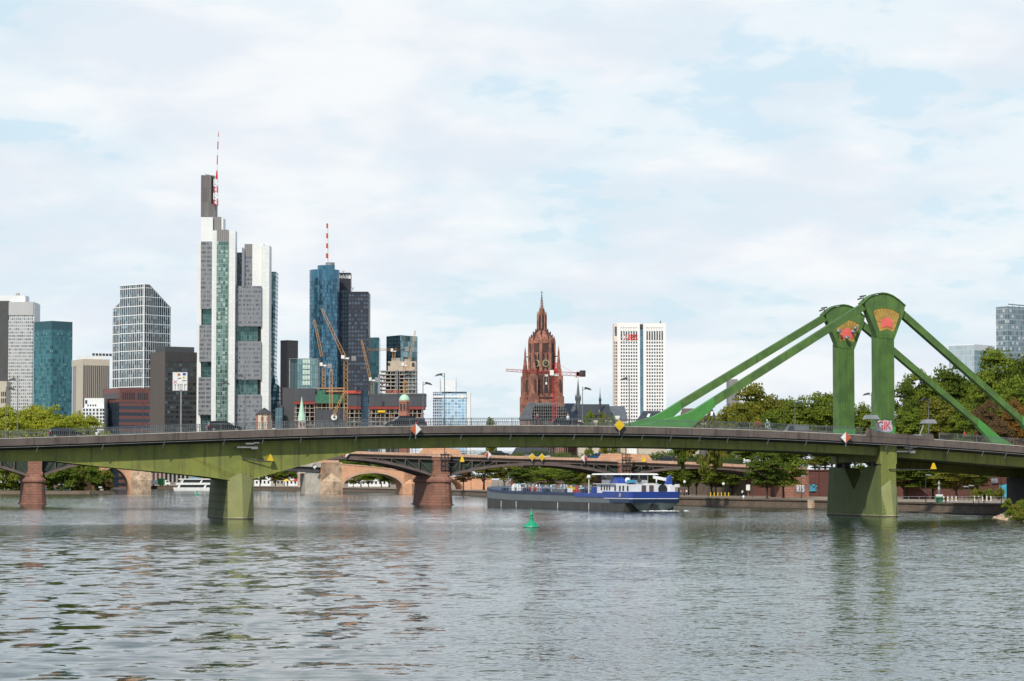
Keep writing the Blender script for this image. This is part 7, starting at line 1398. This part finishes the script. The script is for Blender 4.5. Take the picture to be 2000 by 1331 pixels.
gb_ = mat('graffiti_blue', (.03,.32,.50), (.10,.45,.6)); gw_ = mat('graffiti_grey', (.25,.27,.32), (.12,.10,.12))
onwall(1589,4.0,3.7,1.7,gb_,'graffiti','bright blue graffiti on the red wall left of the bridge pier','BOMF',M['dksteel']); g2_ = onwall(1554,3.9,2.0,1.9,gw_,'graffiti','grey and white graffiti beside the bright blue one','RTS',M['white']); p_ = X2(84.2,-.9,3.9); g2_.location = (O2.x+p_[0], O2.y+p_[1], 3.9); g2_.rotation_euler = (0,0,math.atan2(b2.y,b2.x)); onwall(1962,3.6,3.0,3.0,gb_,'mural','blue mural patch on the wall at the right edge'); onwall(1945,5.8,2.4,1.2,gw_,'graffiti','small pale graffiti high on the wall near the right edge')
st_ = thing('brick_staircase', (PX(1790,545), 545, QZ), R(-12), 'dark brick staircase climbing the wall right of the bridge pier', 'staircase')
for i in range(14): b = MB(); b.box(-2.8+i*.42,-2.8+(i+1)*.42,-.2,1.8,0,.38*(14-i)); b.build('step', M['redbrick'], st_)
b = MB(); b.tube((-2.8,-.2,6.2),(3.1,-.2,1.2),.05); b.tube((-2.8,-.2,5.8),(3.1,-.2,.8),.04); b.build('handrail', M['dksteel'], st_)
qs = thing('quay_steps', (PX(1588,528), 526.5, 0), R(30), 'stone steps cut in the quay wall left of the bridge pier', 'steps')
for i in range(7): b = MB(); b.box(-1.2+i*.45,-1.2+(i+1)*.45,-.9,.6,-.5,1.9-i*.27); b.build('step', M['palestone'], qs)
# ---------------------------------------------------------------- far bank between the left piers
fh = thing('riverside_hall', (PX(320,1590), 1590, 1.9), 0, 'old hall with pale pillars and dark red bays behind the white boat', 'building'); b = MB(); b.box(-12,30,0,14,0,9.5); b.build('wall', mat('grey_stone', (.28,.26,.23), (.22,.20,.18)), fh)
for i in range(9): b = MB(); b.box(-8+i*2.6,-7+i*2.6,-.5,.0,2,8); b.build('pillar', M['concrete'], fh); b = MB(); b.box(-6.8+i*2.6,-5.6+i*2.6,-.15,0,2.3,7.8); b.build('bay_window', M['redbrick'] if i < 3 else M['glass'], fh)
tr = thing('delivery_truck', gp_loc(312,1525,1.9), 0, 'white truck with a green box side on the far quay', 'truck'); b = MB(); b.box(-4.8,-1,-1.2,1.2,.8,3.4); b.build('white_body', M['white'], tr); b = MB(); b.box(-.9,3.1,-1.3,1.3,.7,4.4); b.build('green_box', mat('truck_green', (.02,.22,.06)), tr); b = MB(); b.loft([[(3.2,y,.7),(6.2,y,.7),(6.1,y,1.9),(5.0,y,3.3),(3.2,y,3.5)] for y in (-1.1,1.1)]); b.build('cab', M['white'], tr); b = MB(); b.prism([(4.0,2.1),(5.7,2.1),(5.0,3.1),(4.0,3.1)],'y',-1.13,1.13); b.build('cab_window', M['glass'], tr)
for x in (-3.6,.5,1.8,5): b = MB(); b.lathe([(.5,-.15),(.5,.15)],12); w_ = b.build('wheel', M['tyre'], tr, loc=(x,-1.2,.5)); w_.rotation_euler = (R(90),0,0)
for i, (x0, x1, yt_, m, lb_) in enumerate(((497,530,927,'towerwhite','white plastered bankside house nearest the left green pier'),(531,556,930,'concrete','pale grey bankside house in the middle of the gap'),(557,594,924,'towerwhite','tall white bankside house beside the concrete pier'),(680,760,918,'towerwhite','white house seen through the stone arch'),(1000,1075,888,'towerwhite','white house glimpsed between the green bridge and the yellow diamonds'))):
    D = 1520 if i < 3 else 1400 if i < 4 else 1120; o = thing('bankside_house', gp_loc((x0+x1)/2, D), 0, lb_, 'house', 'bankside houses'); w_ = (x1-x0)*D/F/2; h_ = PZ(yt_, D)-QZ; b = MB(); b.box(-w_,w_,0,10,0,h_); b.build('wall', M[m], o); b = MB(); b.loft([[(-w_-.3,-.3,h_),(w_+.3,-.3,h_),(w_+.3,10.3,h_),(-w_-.3,10.3,h_)],[(-w_*.8,4,h_+3),(w_*.8,4,h_+3),(w_*.8,6,h_+3),(-w_*.8,6,h_+3)]]); b.build('roof', M['slate'], o)
    windows(o, [(x,-.05,z) for x in np.arange(-w_+1.4,w_-.5,2.3) for z in np.arange(2.2,h_-1,3.1)], 1.0, .2, 1.5, M['glass'])
for px, m, lb_ in ((560,'yellow','ochre parasol on the far bank'),(577,'red','red parasol left of the other red one'),(588,'red','red parasol touching the concrete pier')): o = thing('parasol', gp_loc(px,1420,1.9), 0, lb_, 'parasol', 'parasols on the far bank'); b = MB(); b.tube((0,0,0),(0,0,3.4),.08); b.build('pole', M['steel'], o); b = MB(); b.lathe([(2.2,3.0),(1.2,3.7),(.05,4.3)],8); b.build('canopy', M[m], o)
